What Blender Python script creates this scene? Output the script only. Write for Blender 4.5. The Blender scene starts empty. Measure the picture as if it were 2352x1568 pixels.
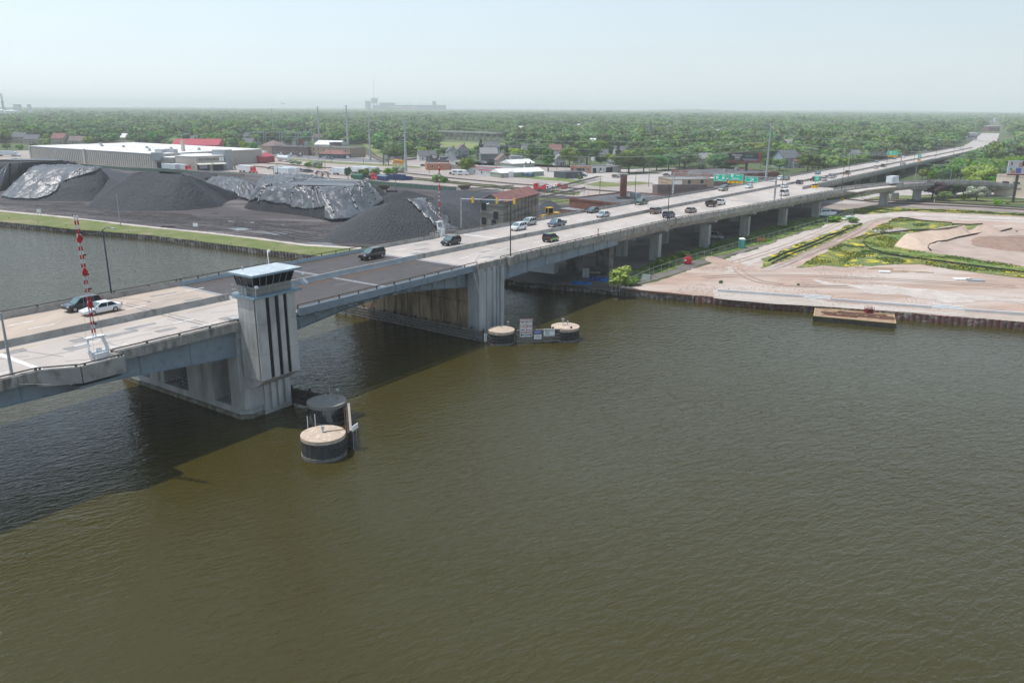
import bpy,bmesh,math,random
import numpy as np
from mathutils import Vector,Matrix,noise as mnoise
R_ = math.radians
random.seed(7)
SC = bpy.context.scene
COL = SC.collection
# ------------------------------------------------------------------ camera, sky, sun
W0,H0,F0 = 2352.0,1568.0,1830.0          # sizes the plan was measured in
PITCH = math.atan((784 - 249.0) / F0)
ROLL = math.atan(12 / 2352)
CAMH = 38.0
fw = Vector((0,math.cos(PITCH),-math.sin(PITCH)))
r0 = Vector((1,0,0)); u0 = r0.cross(fw)
RV = r0 * math.cos(ROLL) + u0 * math.sin(ROLL)
UV = -r0 * math.sin(ROLL) + u0 * math.cos(ROLL)
cam = bpy.data.cameras.new('camera'); camo = bpy.data.objects.new('camera',cam); COL.objects.link(camo)
m = Matrix((RV,UV,-fw)).transposed().to_4x4(); m.translation = Vector((0,0,CAMH)); camo.matrix_world = m
cam.sensor_width = 36; cam.lens = 36 * F0 / W0; cam.clip_start = .5; cam.clip_end = 60000
SC.camera = camo
SUN_EL = R_(69.0)
SUN_DIR = Vector((-.993,.115,0)).normalized() * math.cos(SUN_EL) + Vector((0,0,math.sin(SUN_EL)))
sun = bpy.data.lights.new('sun','SUN'); sun.energy = 3.3; sun.angle = R_(.53); sun.color = (1,.965,.92)
suno = bpy.data.objects.new('sun',sun); COL.objects.link(suno)
suno.rotation_euler = SUN_DIR.to_track_quat('Z','Y').to_euler()
wd = bpy.data.worlds.new('World'); SC.world = wd; wd.use_nodes = True
nt = wd.node_tree; nt.nodes.clear()
sky = nt.nodes.new('ShaderNodeTexSky'); sky.sky_type = 'NISHITA'; sky.sun_disc = False
sky.sun_elevation = SUN_EL; sky.sun_rotation = math.atan2(SUN_DIR.x,SUN_DIR.y)
sky.altitude = 100; sky.air_density = 1.0; sky.dust_density = 0.7; sky.ozone_density = 1.3
bg = nt.nodes.new('ShaderNodeBackground'); bg.inputs[1].default_value = .15
wo = nt.nodes.new('ShaderNodeOutputWorld')
_g = nt.nodes.new('ShaderNodeNewGeometry'); _x = nt.nodes.new('ShaderNodeSeparateXYZ'); nt.links.new(_g.outputs['Incoming'],_x.inputs[0])
_r = nt.nodes.new('ShaderNodeMapRange'); nt.links.new(_x.outputs[2],_r.inputs[0]); _r.inputs[1].default_value = 0; _r.inputs[2].default_value = -.55; _r.inputs[3].default_value = .92; _r.inputs[4].default_value = .35
_p = nt.nodes.new('ShaderNodeValToRGB'); _m2 = nt.nodes.new('ShaderNodeMapRange'); nt.links.new(_x.outputs[2],_m2.inputs[0]); _m2.inputs[1].default_value = 0; _m2.inputs[2].default_value = -.2
nt.links.new(_m2.outputs[0],_p.inputs[0]); _p.color_ramp.elements[0].color = (4.15,4.6,4.8,1); _p.color_ramp.elements[1].color = (3.75,4.5,5.0,1)
_n = nt.nodes.new('ShaderNodeTexNoise'); _n.inputs['Scale'].default_value = 2.2; _n.inputs['Detail'].default_value = 4; _tm = nt.nodes.new('ShaderNodeMapping'); _tm.inputs['Scale'].default_value = (1,1,5); nt.links.new(_g.outputs['Incoming'],_tm.inputs[0]); nt.links.new(_tm.outputs[0],_n.inputs[0])
_d = nt.nodes.new('ShaderNodeMapRange'); nt.links.new(_x.outputs[0],_d.inputs[0]); _d.inputs[1].default_value = -.5; _d.inputs[2].default_value = .6; _d.inputs[3].default_value = .93; _d.inputs[4].default_value = 1.25
_q = nt.nodes.new('ShaderNodeMath'); _q.operation = 'MULTIPLY_ADD'; nt.links.new(_n.outputs[0],_q.inputs[0]); _q.inputs[1].default_value = .10; nt.links.new(_d.outputs[0],_q.inputs[2])
_s = nt.nodes.new('ShaderNodeVectorMath'); _s.operation = 'SCALE'; nt.links.new(_p.outputs[0],_s.inputs[0]); nt.links.new(_q.outputs[0],_s.inputs[3])
_mx = nt.nodes.new('ShaderNodeMix'); _mx.data_type = 'RGBA'; nt.links.new(_r.outputs[0],_mx.inputs[0]); nt.links.new(sky.outputs[0],_mx.inputs[6]); nt.links.new(_s.outputs[0],_mx.inputs[7])
nt.links.new(_mx.outputs[2],bg.inputs[0]); nt.links.new(bg.outputs[0],wo.inputs[0])
SC.view_settings.view_transform = 'Standard'; SC.view_settings.look = 'None'
SC.cycles.volume_bounces = 2
SC.view_settings.exposure = 0.2; SC.view_settings.gamma = 1.0
# ------------------------------------------------------------------ plan helpers
def ray(x,y):
 return RV * ((x - W0 / 2) / F0) + UV * (-(y - H0 / 2) / F0) + fw
LZ = 1.3                                      # land level above the river
def G(x,y,z=LZ):
 d = ray(x,y); t = (z - CAMH) / d.z
 return Vector((d.x * t,d.y * t,z))
def HT(bx,by,ty,z0=LZ):                    # height of an upright whose foot and top were measured
 p = G(bx,by,z0); lo,hi = 0,200
 for _ in range(40):
  mid = (lo + hi) / 2; q = Vector((p.x,p.y,z0 + mid)) - Vector((0,0,CAMH))
  yy = H0 / 2 - F0 * q.dot(UV) / q.dot(fw)
  if yy > ty: lo = mid
  else: hi = mid
 return lo
TH = R_(55); SD = Vector((math.cos(TH),math.sin(TH),0)); ND = Vector((math.sin(TH),-math.cos(TH),0))
def SN(s,n,z=0): return SD * s + ND * n + Vector((0,0,z))
def lerp(a,b,t): return a + (b - a) * t
def interp(x,xs,ys):
 if x <= xs[0]: return ys[0]
 for i in range(len(xs) - 1):
  if x <= xs[i + 1]: return lerp(ys[i],ys[i + 1],(x - xs[i]) / (xs[i + 1] - xs[i]))
 return ys[-1]
# deck surface height along the bridge (s = metres along it)
ZS = [-20,30,60,100,130,155,217,300,375,460,560,700,860,960,1100]
ZV = [12.2,12.3,12.25,12.15,11.95,11.5,10.9,9.75,8.9,7.8,6.5,4.7,2.9,2.0,1.7]
def zd(s):                                    # smoothed
 return (interp(s - 12,ZS,ZV) + interp(s,ZS,ZV) + interp(s + 12,ZS,ZV)) / 3
def onDeck(x,y,dz=0):
 s = 100
 for _ in range(30):
  p = G(x,y,zd(s) + dz); s = .5 * s + .5 * p.dot(SD)
 p = G(x,y,zd(s) + dz)
 return p.dot(SD),p.dot(ND)
# ------------------------------------------------------------------ material helper
MATS = {}
def M(name,c1,c2=None,sc=1.0,rough=.8,metal=0.0,bump=0.0,bsc=None,c3=None,sc3=.05,stretch=None,
  spec=.3,trans=0,emit=None,con=.5,obj=False,vary=0,coat=0,t3=.5,w3=.12,det=5):
 if name in MATS: return MATS[name]
 mt = bpy.data.materials.new(name); mt.use_nodes = True; MATS[name] = mt
 n = mt.node_tree; b = n.nodes['Principled BSDF']; L = n.links.new
 b.inputs['Roughness'].default_value = rough; b.inputs['Metallic'].default_value = metal
 b.inputs['Specular IOR Level'].default_value = spec
 if coat: b.inputs['Coat Weight'].default_value = coat; b.inputs['Coat Roughness'].default_value = .05
 if emit: b.inputs['Emission Color'].default_value = (*c1,1); b.inputs['Emission Strength'].default_value = emit
 if c2 is None and not bump and not vary: b.inputs['Base Color'].default_value = (*c1,1); return mt
 tc = n.nodes.new('ShaderNodeTexCoord'); mp = n.nodes.new('ShaderNodeMapping')
 if obj: L(tc.outputs['Object'],mp.inputs[0])
 else:
  ge = n.nodes.new('ShaderNodeNewGeometry'); L(ge.outputs['Position'],mp.inputs[0])
 if stretch: mp.inputs['Scale'].default_value = stretch[:3]
 if stretch and len(stretch) > 3: mp.inputs['Rotation'].default_value = (0,0,stretch[3])
 src = None
 if c2 is not None:
  nz = n.nodes.new('ShaderNodeTexNoise'); nz.inputs['Scale'].default_value = sc; nz.inputs['Detail'].default_value = det
  nz.inputs['Roughness'].default_value = .62
  L(mp.outputs[0],nz.inputs[0])
  cr = n.nodes.new('ShaderNodeValToRGB'); cr.color_ramp.elements[0].position = .5 - .25 * con * 1.0; cr.color_ramp.elements[1].position = .5 + .25 * con
  cr.color_ramp.elements[0].color = (*c1,1); cr.color_ramp.elements[1].color = (*c2,1)
  L(nz.outputs[0],cr.inputs[0]); src = cr.outputs[0]
  if c3 is not None:
   n3 = n.nodes.new('ShaderNodeTexNoise'); n3.inputs['Scale'].default_value = sc3; n3.inputs['Detail'].default_value = 6
   L(mp.outputs[0],n3.inputs[0])
   r3 = n.nodes.new('ShaderNodeValToRGB'); r3.color_ramp.elements[0].position = t3 - w3; r3.color_ramp.elements[1].position = t3 + w3
   L(n3.outputs[0],r3.inputs[0])
   mx = n.nodes.new('ShaderNodeMix'); mx.data_type = 'RGBA'; L(r3.outputs[0],mx.inputs[0]); L(src,mx.inputs[6]); mx.inputs[7].default_value = (*c3,1)
   src = mx.outputs[2]
 if vary:
  hs = n.nodes.new('ShaderNodeHueSaturation'); oi = n.nodes.new('ShaderNodeObjectInfo')
  if src: L(src,hs.inputs['Color'])
  else: hs.inputs['Color'].default_value = (*c1,1)
  for k,(inp,amt,base) in enumerate((('Hue',.035 * vary,.5),('Value',.42 * vary,1.0),('Saturation',.25 * vary,1.0))):
   mr = n.nodes.new('ShaderNodeMath'); mr.operation = 'MULTIPLY_ADD'
   fr = n.nodes.new('ShaderNodeMath'); fr.operation = 'MULTIPLY'; fr.inputs[1].default_value = (1,7.31,23.7)[k]
   f2 = n.nodes.new('ShaderNodeMath'); f2.operation = 'FRACT'
   L(oi.outputs['Random'],fr.inputs[0]); L(fr.outputs[0],f2.inputs[0]); L(f2.outputs[0],mr.inputs[0])
   mr.inputs[1].default_value = 2 * amt; mr.inputs[2].default_value = base - amt
   L(mr.outputs[0],hs.inputs[inp])
  src = hs.outputs[0]
 if src: L(src,b.inputs['Base Color'])
 else: b.inputs['Base Color'].default_value = (*c1,1)
 if bump:
  nb = n.nodes.new('ShaderNodeTexNoise'); nb.inputs['Scale'].default_value = bsc or sc * 3; nb.inputs['Detail'].default_value = 4
  L(mp.outputs[0],nb.inputs[0]); bp = n.nodes.new('ShaderNodeBump'); bp.inputs['Strength'].default_value = 1
  bp.inputs['Distance'].default_value = bump; L(nb.outputs[0],bp.inputs['Height']); L(bp.outputs[0],b.inputs['Normal'])
 return mt
# ------------------------------------------------------------------ mesh builder
class MB:
 def __init__(s): s.v = []; s.f = []; s.mi = []; s.sm = []
 def add(s,vs,fs,mi=0,sm=False):
  o = len(s.v); s.v += [tuple(p) for p in vs]
  for f in fs: s.f.append([i + o for i in f]); s.mi.append(mi); s.sm.append(sm)
  return s
 def box(s,c,size,rz=0,mi=0,top=None):      # c = centre of the bottom face; top = taper
  hx,hy,h = size[0] / 2,size[1] / 2,size[2]; tx,ty = (top or (1,1))
  cs,sn = math.cos(rz),math.sin(rz); vs = []
  for z,kx,ky in ((0,1,1),(h,tx,ty)):
   for ax,ay in ((-1,-1),(1,-1),(1,1),(-1,1)):
    x,y = ax * hx * kx,ay * hy * ky
    vs.append((c[0] + x * cs - y * sn,c[1] + x * sn + y * cs,c[2] + z))
  return s.add(vs,[(3,2,1,0),(4,5,6,7),(0,1,5,4),(1,2,6,5),(2,3,7,6),(3,0,4,7)],mi)
 def prism(s,poly,z0,z1,mi=0):               # vertical prism over a plan polygon (ccw)
  n = len(poly); vs = [(p[0],p[1],z0) for p in poly] + [(p[0],p[1],z1) for p in poly]
  fs = [tuple(range(n))[::-1],tuple(range(n,2 * n))] + [(i,(i + 1) % n,n + (i + 1) % n,n + i) for i in range(n)]
  return s.add(vs,fs,mi)
 def hull(s,A,B,mi=0,sm=False,caps=True):   # two equal rings of 3-D points joined
  n = len(A); fs = [(i,(i + 1) % n,n + (i + 1) % n,n + i) for i in range(n)]
  if caps: fs += [tuple(range(n))[::-1],tuple(range(n,2 * n))]
  return s.add(list(A) + list(B),fs,mi,sm)
 def rings(s,RR,mi=0,sm=False,caps=True,closed=True):
  n = len(RR[0]); vs = [p for r in RR for p in r]; fs = []
  for k in range(len(RR) - 1):
   for i in range(n if closed else n - 1):
    j = (i + 1) % n; fs.append((k * n + i,k * n + j,(k + 1) * n + j,(k + 1) * n + i))
  s.add(vs,fs,mi,sm)
  if caps: s.add(RR[0],[tuple(range(n))[::-1]],mi); s.add(RR[-1],[tuple(range(n))],mi)
  return s
 def tube(s,pts,r,n=6,mi=0,r2=None,sm=True):
  pts = [Vector(p) for p in pts]; RR = []; up = Vector((0,0,1))
  for k,p in enumerate(pts):
   d = (pts[min(k + 1,len(pts) - 1)] - pts[max(k - 1,0)]).normalized()
   a = d.cross(up if abs(d.z) < .95 else Vector((1,0,0))).normalized(); b = d.cross(a)
   rr = r if r2 is None else lerp(r,r2,k / (len(pts) - 1))
   RR.append([p + a * (rr * math.cos(t)) + b * (rr * math.sin(t)) for t in [2 * math.pi * i / n for i in range(n)]])
  return s.rings(RR,mi,sm)
 def bar(s,a,b,w,h,mi=0):                   # box-section bar between two points
  a = Vector(a); b = Vector(b); d = (b - a).normalized(); up = Vector((0,0,1))
  x = d.cross(up if abs(d.z) < .95 else Vector((1,0,0))).normalized() * (w / 2); y = x.cross(d).normalized() * (h / 2)
  return s.hull([a - x - y,a + x - y,a + x + y,a - x + y],[b - x - y,b + x - y,b + x + y,b - x + y],mi)
 def cyl(s,c,r,h,n=16,r2=None,mi=0,sm=True,caps=True):
  r2 = r if r2 is None else r2
  A = [(c[0] + r * math.cos(t),c[1] + r * math.sin(t),c[2]) for t in [2 * math.pi * i / n for i in range(n)]]
  B = [(c[0] + r2 * math.cos(t),c[1] + r2 * math.sin(t),c[2] + h) for t in [2 * math.pi * i / n for i in range(n)]]
  fs = [(i,(i + 1) % n,n + (i + 1) % n,n + i) for i in range(n)]
  s.add(A + B,fs,mi,sm)
  if caps: s.add(A,[tuple(range(n))[::-1]],mi); s.add(B,[tuple(range(n))],mi)
  return s
 def quad(s,a,b,c,d,mi=0): return s.add([a,b,c,d],[(0,1,2,3)],mi)
 def ball(s,c,r,n=8,m_=6,mi=0,sq=1):
  RR = []
  for k in range(m_ + 1):
   ph = math.pi * k / m_; rr = max(.001,r * math.sin(ph))
   RR.append([(c[0] + rr * math.cos(t),c[1] + rr * math.sin(t),c[2] - r * sq * math.cos(ph)) for t in [2 * math.pi * i / n for i in range(n)]])
  return s.rings(RR,mi,True)
 def mesh(s,name):
  me = bpy.data.meshes.new(name); me.from_pydata([tuple(v) for v in s.v],[],s.f)
  me.polygons.foreach_set('material_index',s.mi); me.polygons.foreach_set('use_smooth',s.sm); me.update(); return me
 def build(s,name,mats,parent=None,loc=None,rz=0):
  o = bpy.data.objects.new(name,s.mesh(name)); COL.objects.link(o)
  for mt in (mats if isinstance(mats,(list,tuple)) else [mats]): o.data.materials.append(mt)
  if parent: o.parent = parent
  if loc is not None: o.location = loc
  o.rotation_euler.z = rz
  return o
def tag(o,label=None,cat=None,group=None,kind=None):
 if label: o['label'] = label
 if cat: o['category'] = cat
 if group: o['group'] = group
 if kind: o['kind'] = kind
 return o
def thing(name,label,cat,loc=(0,0,0),rz=0,group=None):
 o = bpy.data.objects.new(name,None); COL.objects.link(o); o.location = loc; o.rotation_euler.z = rz
 o.empty_display_size = .2
 return tag(o,label,cat,group)
CH = {}
def dup(root,loc=None,rz=None,label=None,group=None,scale=None,swap=None):
 def cp(o,par):
  c = o.copy(); COL.objects.link(c); c.parent = par
  if swap and c.type == 'MESH':
   for sl in c.material_slots:
    if sl.material and sl.material.name in swap:
     mt = swap[sl.material.name]; sl.link = 'OBJECT'; sl.material = mt
  for k in list(o.children): cp(k,c)
  return c
 r = cp(root,None)
 if loc is not None: r.location = loc
 if rz is not None: r.rotation_euler.z = rz
 if scale is not None: r.scale = scale
 if label: r['label'] = label
 if group: r['group'] = group
 return r
FONT = None
def text(name,body,size,mat,parent,loc,rot,sx=1.0,ext=.012,align='CENTER'):
 cu = bpy.data.curves.new('letters','FONT'); cu.body = body; cu.size = size; cu.align_x = align; cu.align_y = 'CENTER'
 cu.extrude = ext; cu.offset = size * .012
 t = bpy.data.objects.new('letters',cu); COL.objects.link(t)
 dg = bpy.context.evaluated_depsgraph_get(); me = bpy.data.meshes.new_from_object(t.evaluated_get(dg))
 bpy.data.objects.remove(t)
 o = bpy.data.objects.new(name,me); COL.objects.link(o); me.materials.clear(); me.materials.append(mat)
 o.parent = parent; o.location = loc; o.rotation_euler = rot; o.scale = (sx,1,1)
 return o
NSH = [0]
def sheet(name,pts,z,mat,jit=.0,step=2.0,kind='structure',label=None,cat=None,seed=1,drop=0.0):
 """flat ground sheet over a plan polygon, its edge made irregular"""
 rng = random.Random(seed); P = []; NSH[0] += 1; z += NSH[0] * .0008
 n = len(pts)
 for i in range(n):
  a,b = Vector(pts[i][:2]),Vector(pts[(i + 1) % n][:2]); k = max(1,int((b - a).length / step)) if jit else 1
  k = min(k,400)
  nn = Vector((-(b - a).y,(b - a).x)).normalized() if (b - a).length > 0 else Vector((0,0))
  for j in range(k):
   p = a.lerp(b,j / k)
   if jit: p = p + nn * (mnoise.noise(Vector((p.x * .13,p.y * .13,seed))) * 2.2 * jit + mnoise.noise(Vector((p.x * .6,p.y * .6,seed))) * 1.5 * jit + rng.uniform(-.4,.4) * jit)
   P.append((p.x,p.y,z))
 bm = bmesh.new(); vs = [bm.verts.new(p) for p in P]; f = bm.faces.new(vs)
 if f.normal.z < 0 or f.calc_area() < 0: pass
 bmesh.ops.triangulate(bm,faces=[f]); bmesh.ops.recalc_face_normals(bm,faces=bm.faces)
 if sum(ff.normal.z for ff in bm.faces) < 0: bmesh.ops.reverse_faces(bm,faces=bm.faces)
 me = bpy.data.meshes.new(name); bm.to_mesh(me); bm.free(); me.materials.append(mat)
 o = bpy.data.objects.new(name,me); COL.objects.link(o); return tag(o,label,cat,None,kind)
def gp(*xy,z=LZ): return [G(xy[i],xy[i + 1],z) for i in range(0,len(xy),2)]
def strip(name,pts,w,z,mat,kind='structure',**k):
 pts = [Vector((p[0],p[1],0)) for p in pts]; mb = MB(); A = []; B = []
 for i,p in enumerate(pts):
  d = (pts[min(i + 1,len(pts) - 1)] - pts[max(i - 1,0)]).normalized(); nn = Vector((-d.y,d.x,0)) * (w / 2)
  A.append(p + nn + Vector((0,0,z))); B.append(p - nn + Vector((0,0,z)))
 for i in range(len(pts) - 1): mb.quad(A[i],B[i],B[i + 1],A[i + 1])
 o = mb.build(name,mat); return tag(o,kind=kind,**k)
# ------------------------------------------------------------------ materials
CONC = M('concrete',(.40,.385,.36),(.27,.26,.24),.35,.85,c3=(.20,.19,.17),sc3=.9,bump=.02,bsc=3,t3=.62,w3=.08)
CONCP = M('pale_concrete',(.50,.50,.485),(.37,.375,.37),.5,.85,c3=(.30,.30,.28),sc3=.35,t3=.58,w3=.12,stretch=(1,1,.35))
CONCW = M('weathered_concrete',(.36,.34,.305),(.24,.225,.20),1.6,.9,c3=(.15,.14,.125),sc3=1.4,t3=.60,w3=.07,stretch=(1,1,.35),det=8)
CONCB = M('brown_stained_concrete',(.44,.34,.22),(.26,.19,.12),.5,.9,c3=(.12,.09,.06),sc3=.8,t3=.56,stretch=(1,1,.25))
DECKM = M('deck_concrete',(.50,.445,.40),(.43,.38,.34),.25,.9,c3=(.38,.34,.31),sc3=.12,t3=.55,w3=.14,stretch=(1,.25,1,-TH))
DECKO = M('rusty_deck_concrete',(.50,.41,.33),(.42,.34,.275),.3,.9,c3=(.36,.30,.26),sc3=.16,t3=.55,w3=.1,stretch=(1,.25,1,-TH))
GRATE = M('steel_grating',(.105,.092,.086),(.065,.057,.055),2.2,.6,metal=.2,c3=(.13,.085,.05),sc3=.25,t3=.66,w3=.1,stretch=(.25,2.0,1,-TH),bump=.03,bsc=6)
STEELB = M('blue_grey_paint',(.24,.285,.32),(.20,.245,.28),.4,.55,c3=(.15,.19,.22),sc3=1.2,t3=.66,spec=.4)
STEELP = M('pale_blue_paint',(.24,.33,.385),(.21,.29,.34),1,.5)
ROOFB = M('sky_blue_roof',(.45,.50,.525),(.39,.445,.47),.7,.45,c3=(.52,.59,.62),sc3=.8,t3=.58,w3=.05,det=9)
RAILM = M('brown_rail_metal',(.10,.085,.075),(.15,.13,.11),1,.6,metal=.3)
GALV = M('galvanised_steel',(.42,.44,.45),(.35,.37,.38),1.5,.5,metal=.4)
POLED = M('dark_pole_paint',(.045,.045,.05),(.07,.065,.06),1,.5)
POLEN = M('navy_pole_paint',(.03,.04,.08),None,rough=.5)
WHITEP = M('white_paint',(.78,.78,.76),(.70,.70,.69),1,.5)
LINE = M('white_road_paint',(.74,.73,.70),(.58,.55,.52),1.5,.8)
LINEY = M('yellow_road_paint',(.60,.42,.12),(.50,.38,.2),1.5,.8)
SEAL = M('crack_sealer',(.16,.155,.15),(.22,.21,.20),1,.85)
PATCH = M('grey_patch',(.25,.24,.235),(.33,.31,.295),1.2,.9)
JOINT = M('steel_joint',(.25,.25,.27),(.33,.32,.33),2,.6)
RED = M('red_paint',(.62,.02,.035),(.50,.02,.03),1,.5)
YEL = M('yellow_paint',(.72,.42,.02),(.66,.38,.02),1,.5)
BLACK = M('black_rubber',(.018,.018,.018),(.03,.03,.03),2,.8)
GLASS = M('dark_glass',(.010,.013,.018),None,rough=.08,spec=.28)
GLASSG = M('windscreen_glass',(.10,.17,.17),None,rough=.05,spec=.8)
TIMBER = M('grey_timber',(.30,.275,.25),(.11,.10,.09),2.5,.9,c3=(.05,.045,.04),sc3=3,t3=.6,stretch=(1,1,3))
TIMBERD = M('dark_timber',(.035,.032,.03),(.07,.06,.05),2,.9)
SHEETP = M('rusty_sheet_pile',(.10,.08,.07),(.17,.145,.125),1.2,.85,c3=(.33,.30,.27),sc3=.5,t3=.56,w3=.05,stretch=(1,1,2))
SHEETR = M('red_brown_sheet_pile',(.22,.10,.085),(.14,.09,.08),1.2,.85,c3=(.36,.31,.28),sc3=.8,t3=.58,w3=.05,stretch=(1,1,2))
GREENS = M('road_sign_green',(.0,.46,.30),None,rough=.5)
SIGNW = M('sign_white',(.85,.85,.83),None,rough=.5)
SIGNK = M('sign_black',(.01,.01,.01),None,rough=.5)
SIGNO = M('sign_orange',(.85,.22,.10),None,rough=.5)
SIGNB = M('sign_blue',(.02,.12,.50),None,rough=.5)
def water_mat():
 mt = bpy.data.materials.new('river_water'); mt.use_nodes = True; n = mt.node_tree; b = n.nodes['Principled BSDF']; L = n.links.new
 ge = n.nodes.new('ShaderNodeNewGeometry')
 b.inputs['Roughness'].default_value = .03; b.inputs['IOR'].default_value = 1.37
 nz = n.nodes.new('ShaderNodeTexNoise'); nz.inputs['Scale'].default_value = .018; nz.inputs['Detail'].default_value = 5; L(ge.outputs['Position'],nz.inputs[0])
 cr = n.nodes.new('ShaderNodeValToRGB'); cr.color_ramp.elements[0].position = .38; cr.color_ramp.elements[1].position = .66
 cr.color_ramp.elements[0].color = (.042,.034,.004,1); cr.color_ramp.elements[1].color = (.053,.047,.016,1)
 L(nz.outputs[0],cr.inputs[0]); L(cr.outputs[0],b.inputs['Base Color'])
 prev = None
 for sc,rot,st,dist,det in ((1.5,R_(-30),(.42,1.0,1),.17,4),(3.9,R_(-48),(.5,1.0,1),.06,4),(.28,R_(-10),(.5,1,1),.14,2)):
  mp = n.nodes.new('ShaderNodeMapping'); mp.inputs['Rotation'].default_value = (0,0,rot); mp.vector_type = 'TEXTURE'
  mp.inputs['Scale'].default_value = (1 / st[0],1 / st[1],1); mp.inputs['Rotation'].default_value = (0,0,-rot)
  L(ge.outputs['Position'],mp.inputs[0])
  w = n.nodes.new('ShaderNodeTexNoise'); w.inputs['Scale'].default_value = sc; w.inputs['Detail'].default_value = det; w.inputs['Distortion'].default_value = .5
  L(mp.outputs[0],w.inputs[0]); bp = n.nodes.new('ShaderNodeBump'); bp.inputs['Distance'].default_value = dist; bp.inputs['Strength'].default_value = 1
  L(w.outputs[0],bp.inputs['Height'])
  if prev: L(prev.outputs[0],bp.inputs['Normal'])
  prev = bp
 L(prev.outputs[0],b.inputs['Normal'])
 return mt
WATER = water_mat()
# ground materials
FORESTG = M('forest_floor',(.055,.085,.03),(.09,.12,.045),.02,.95,c3=(.16,.17,.09),sc3=.004,t3=.62,w3=.06)
GRASS = M('mown_grass',(.12,.155,.04),(.18,.19,.07),.2,.95,c3=(.25,.21,.13),sc3=.12,t3=.62,w3=.08,bump=.06,bsc=2)
GRASSB = M('lush_grass',(.075,.145,.022),(.115,.185,.04),.6,.95,c3=(.27,.27,.11),sc3=.5,t3=.57,w3=.10,bump=.15,bsc=2)
MEADOW = M('weedy_meadow',(.095,.15,.035),(.19,.20,.08),.9,.95,c3=(.58,.46,.03),sc3=.33,t3=.60,w3=.04,bump=.15,bsc=2)
YARD = M('coal_dust_yard',(.085,.070,.068),(.050,.045,.047),.15,.8,c3=(.15,.13,.125),sc3=.06,t3=.60,w3=.05,stretch=(.35,1.6,1,R_(28)),det=8)
COAL = M('coal',(.026,.029,.035),(.062,.067,.076),1.6,.8,bump=.6,bsc=.9,c3=(.040,.043,.050),sc3=.12,t3=.5,det=12)
COALB = M('fine_black_coal',(.020,.021,.025),(.034,.036,.042),.5,.85,bump=.1,bsc=2.5,det=9)
DIRT = M('pink_dirt',(.45,.32,.25),(.34,.25,.20),.3,.95,c3=(.50,.43,.375),sc3=.09,t3=.56,w3=.12,stretch=(.4,1.2,1,R_(20)),bump=.12,bsc=1.0,det=12)
TRACKD = M('pale_dirt_track',(.42,.36,.31),(.33,.28,.245),.5,.95,stretch=(.2,1.6,1,-R_(50)),bump=.05,bsc=2,det=8)
CHALK = M('chalky_ground',(.54,.48,.43),(.42,.36,.31),.4,.95,det=9,bump=.04,bsc=2)
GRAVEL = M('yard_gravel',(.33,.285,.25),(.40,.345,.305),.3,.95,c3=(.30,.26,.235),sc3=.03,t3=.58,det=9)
UNDERG = M('shade_dark_gravel',(.16,.145,.13),(.11,.10,.09),.25,.95,c3=(.20,.18,.16),sc3=.1,det=9)  # the bridge's shadow is put into this dark gravel colour
BALLAST = M('track_ballast',(.27,.225,.205),(.20,.165,.15),1.5,.95,c3=(.32,.27,.24),sc3=.1,det=9)
ASPH = M('asphalt',(.20,.20,.205),(.155,.155,.16),.3,.9,det=8)
ROADC = M('street_concrete',(.46,.42,.385),(.38,.345,.315),.15,.9,c3=(.38,.34,.32),sc3=.1,t3=.6,det=8)
RAILI = M('rusty_rail_steel',(.09,.06,.05),None,rough=.6)
RAILT = M('dark_track_ties',(.12,.095,.085),(.17,.14,.12),3,.9)  # dark brown mottle for the sleeper strip
# ------------------------------------------------------------------ setting
SHORE = [(-1500,1000),(-520,400),(-300,310),(-168.6,262.3),(-107,235.4),(-54,204.4),(-1.1,174.8),*[tuple(G(x,y,0)[:2]) for x,y in ((1421,678),(1596,694),(1764,708.5),(1869,716.8),(2056,733),(2352,756),(2700,786))],(420,60),(900,-60)]
def build_ground():
 P = SHORE + [(12000,-100),(15000,14000),(0,17000),(-15000,14000),(-12000,1000)]
 o = sheet('ground',P,LZ,FORESTG)
build_ground()
w = MB().quad((-4000,-800,0),(4000,-800,0),(4000,1200,0),(-4000,1200,0)).build('water',WATER); tag(w,kind='structure')
sheet('yard_ground',gp(-200,470,0,484,155,499.5,313,518,450,532,588,547,700,562,808,571) + [G(1010,545),G(1240,520),G(1420,500),G(1430,470),G(1330,452),G(1240,447),G(1100,432),G(900,419),G(700,410),G(560,401),G(420,396),G(300,386),G(72,368),G(-200,368)],LZ + .03,YARD,jit=.5,step=1.7)
sheet('grass_bank',gp(-200,492,0,509,155,526,350,541,500,560,700,584,808,600) + gp(830,571.5,808,571.4,700,562.5,588,547.4,450,532.4,313,518.4,155,500,0,485,-200,466),LZ + .06,GRASS,jit=.4,step=1.5)
sheet('gravel_edge_path',gp(-100,473,0,483,155,498,313,517,450,531,588,546,700,561,830,569,830,573,700,565,588,550,450,534,313,520,155,501,0,486.5,-100,477),LZ + .08,CHALK,jit=.25,step=1.5,seed=3)
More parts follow.
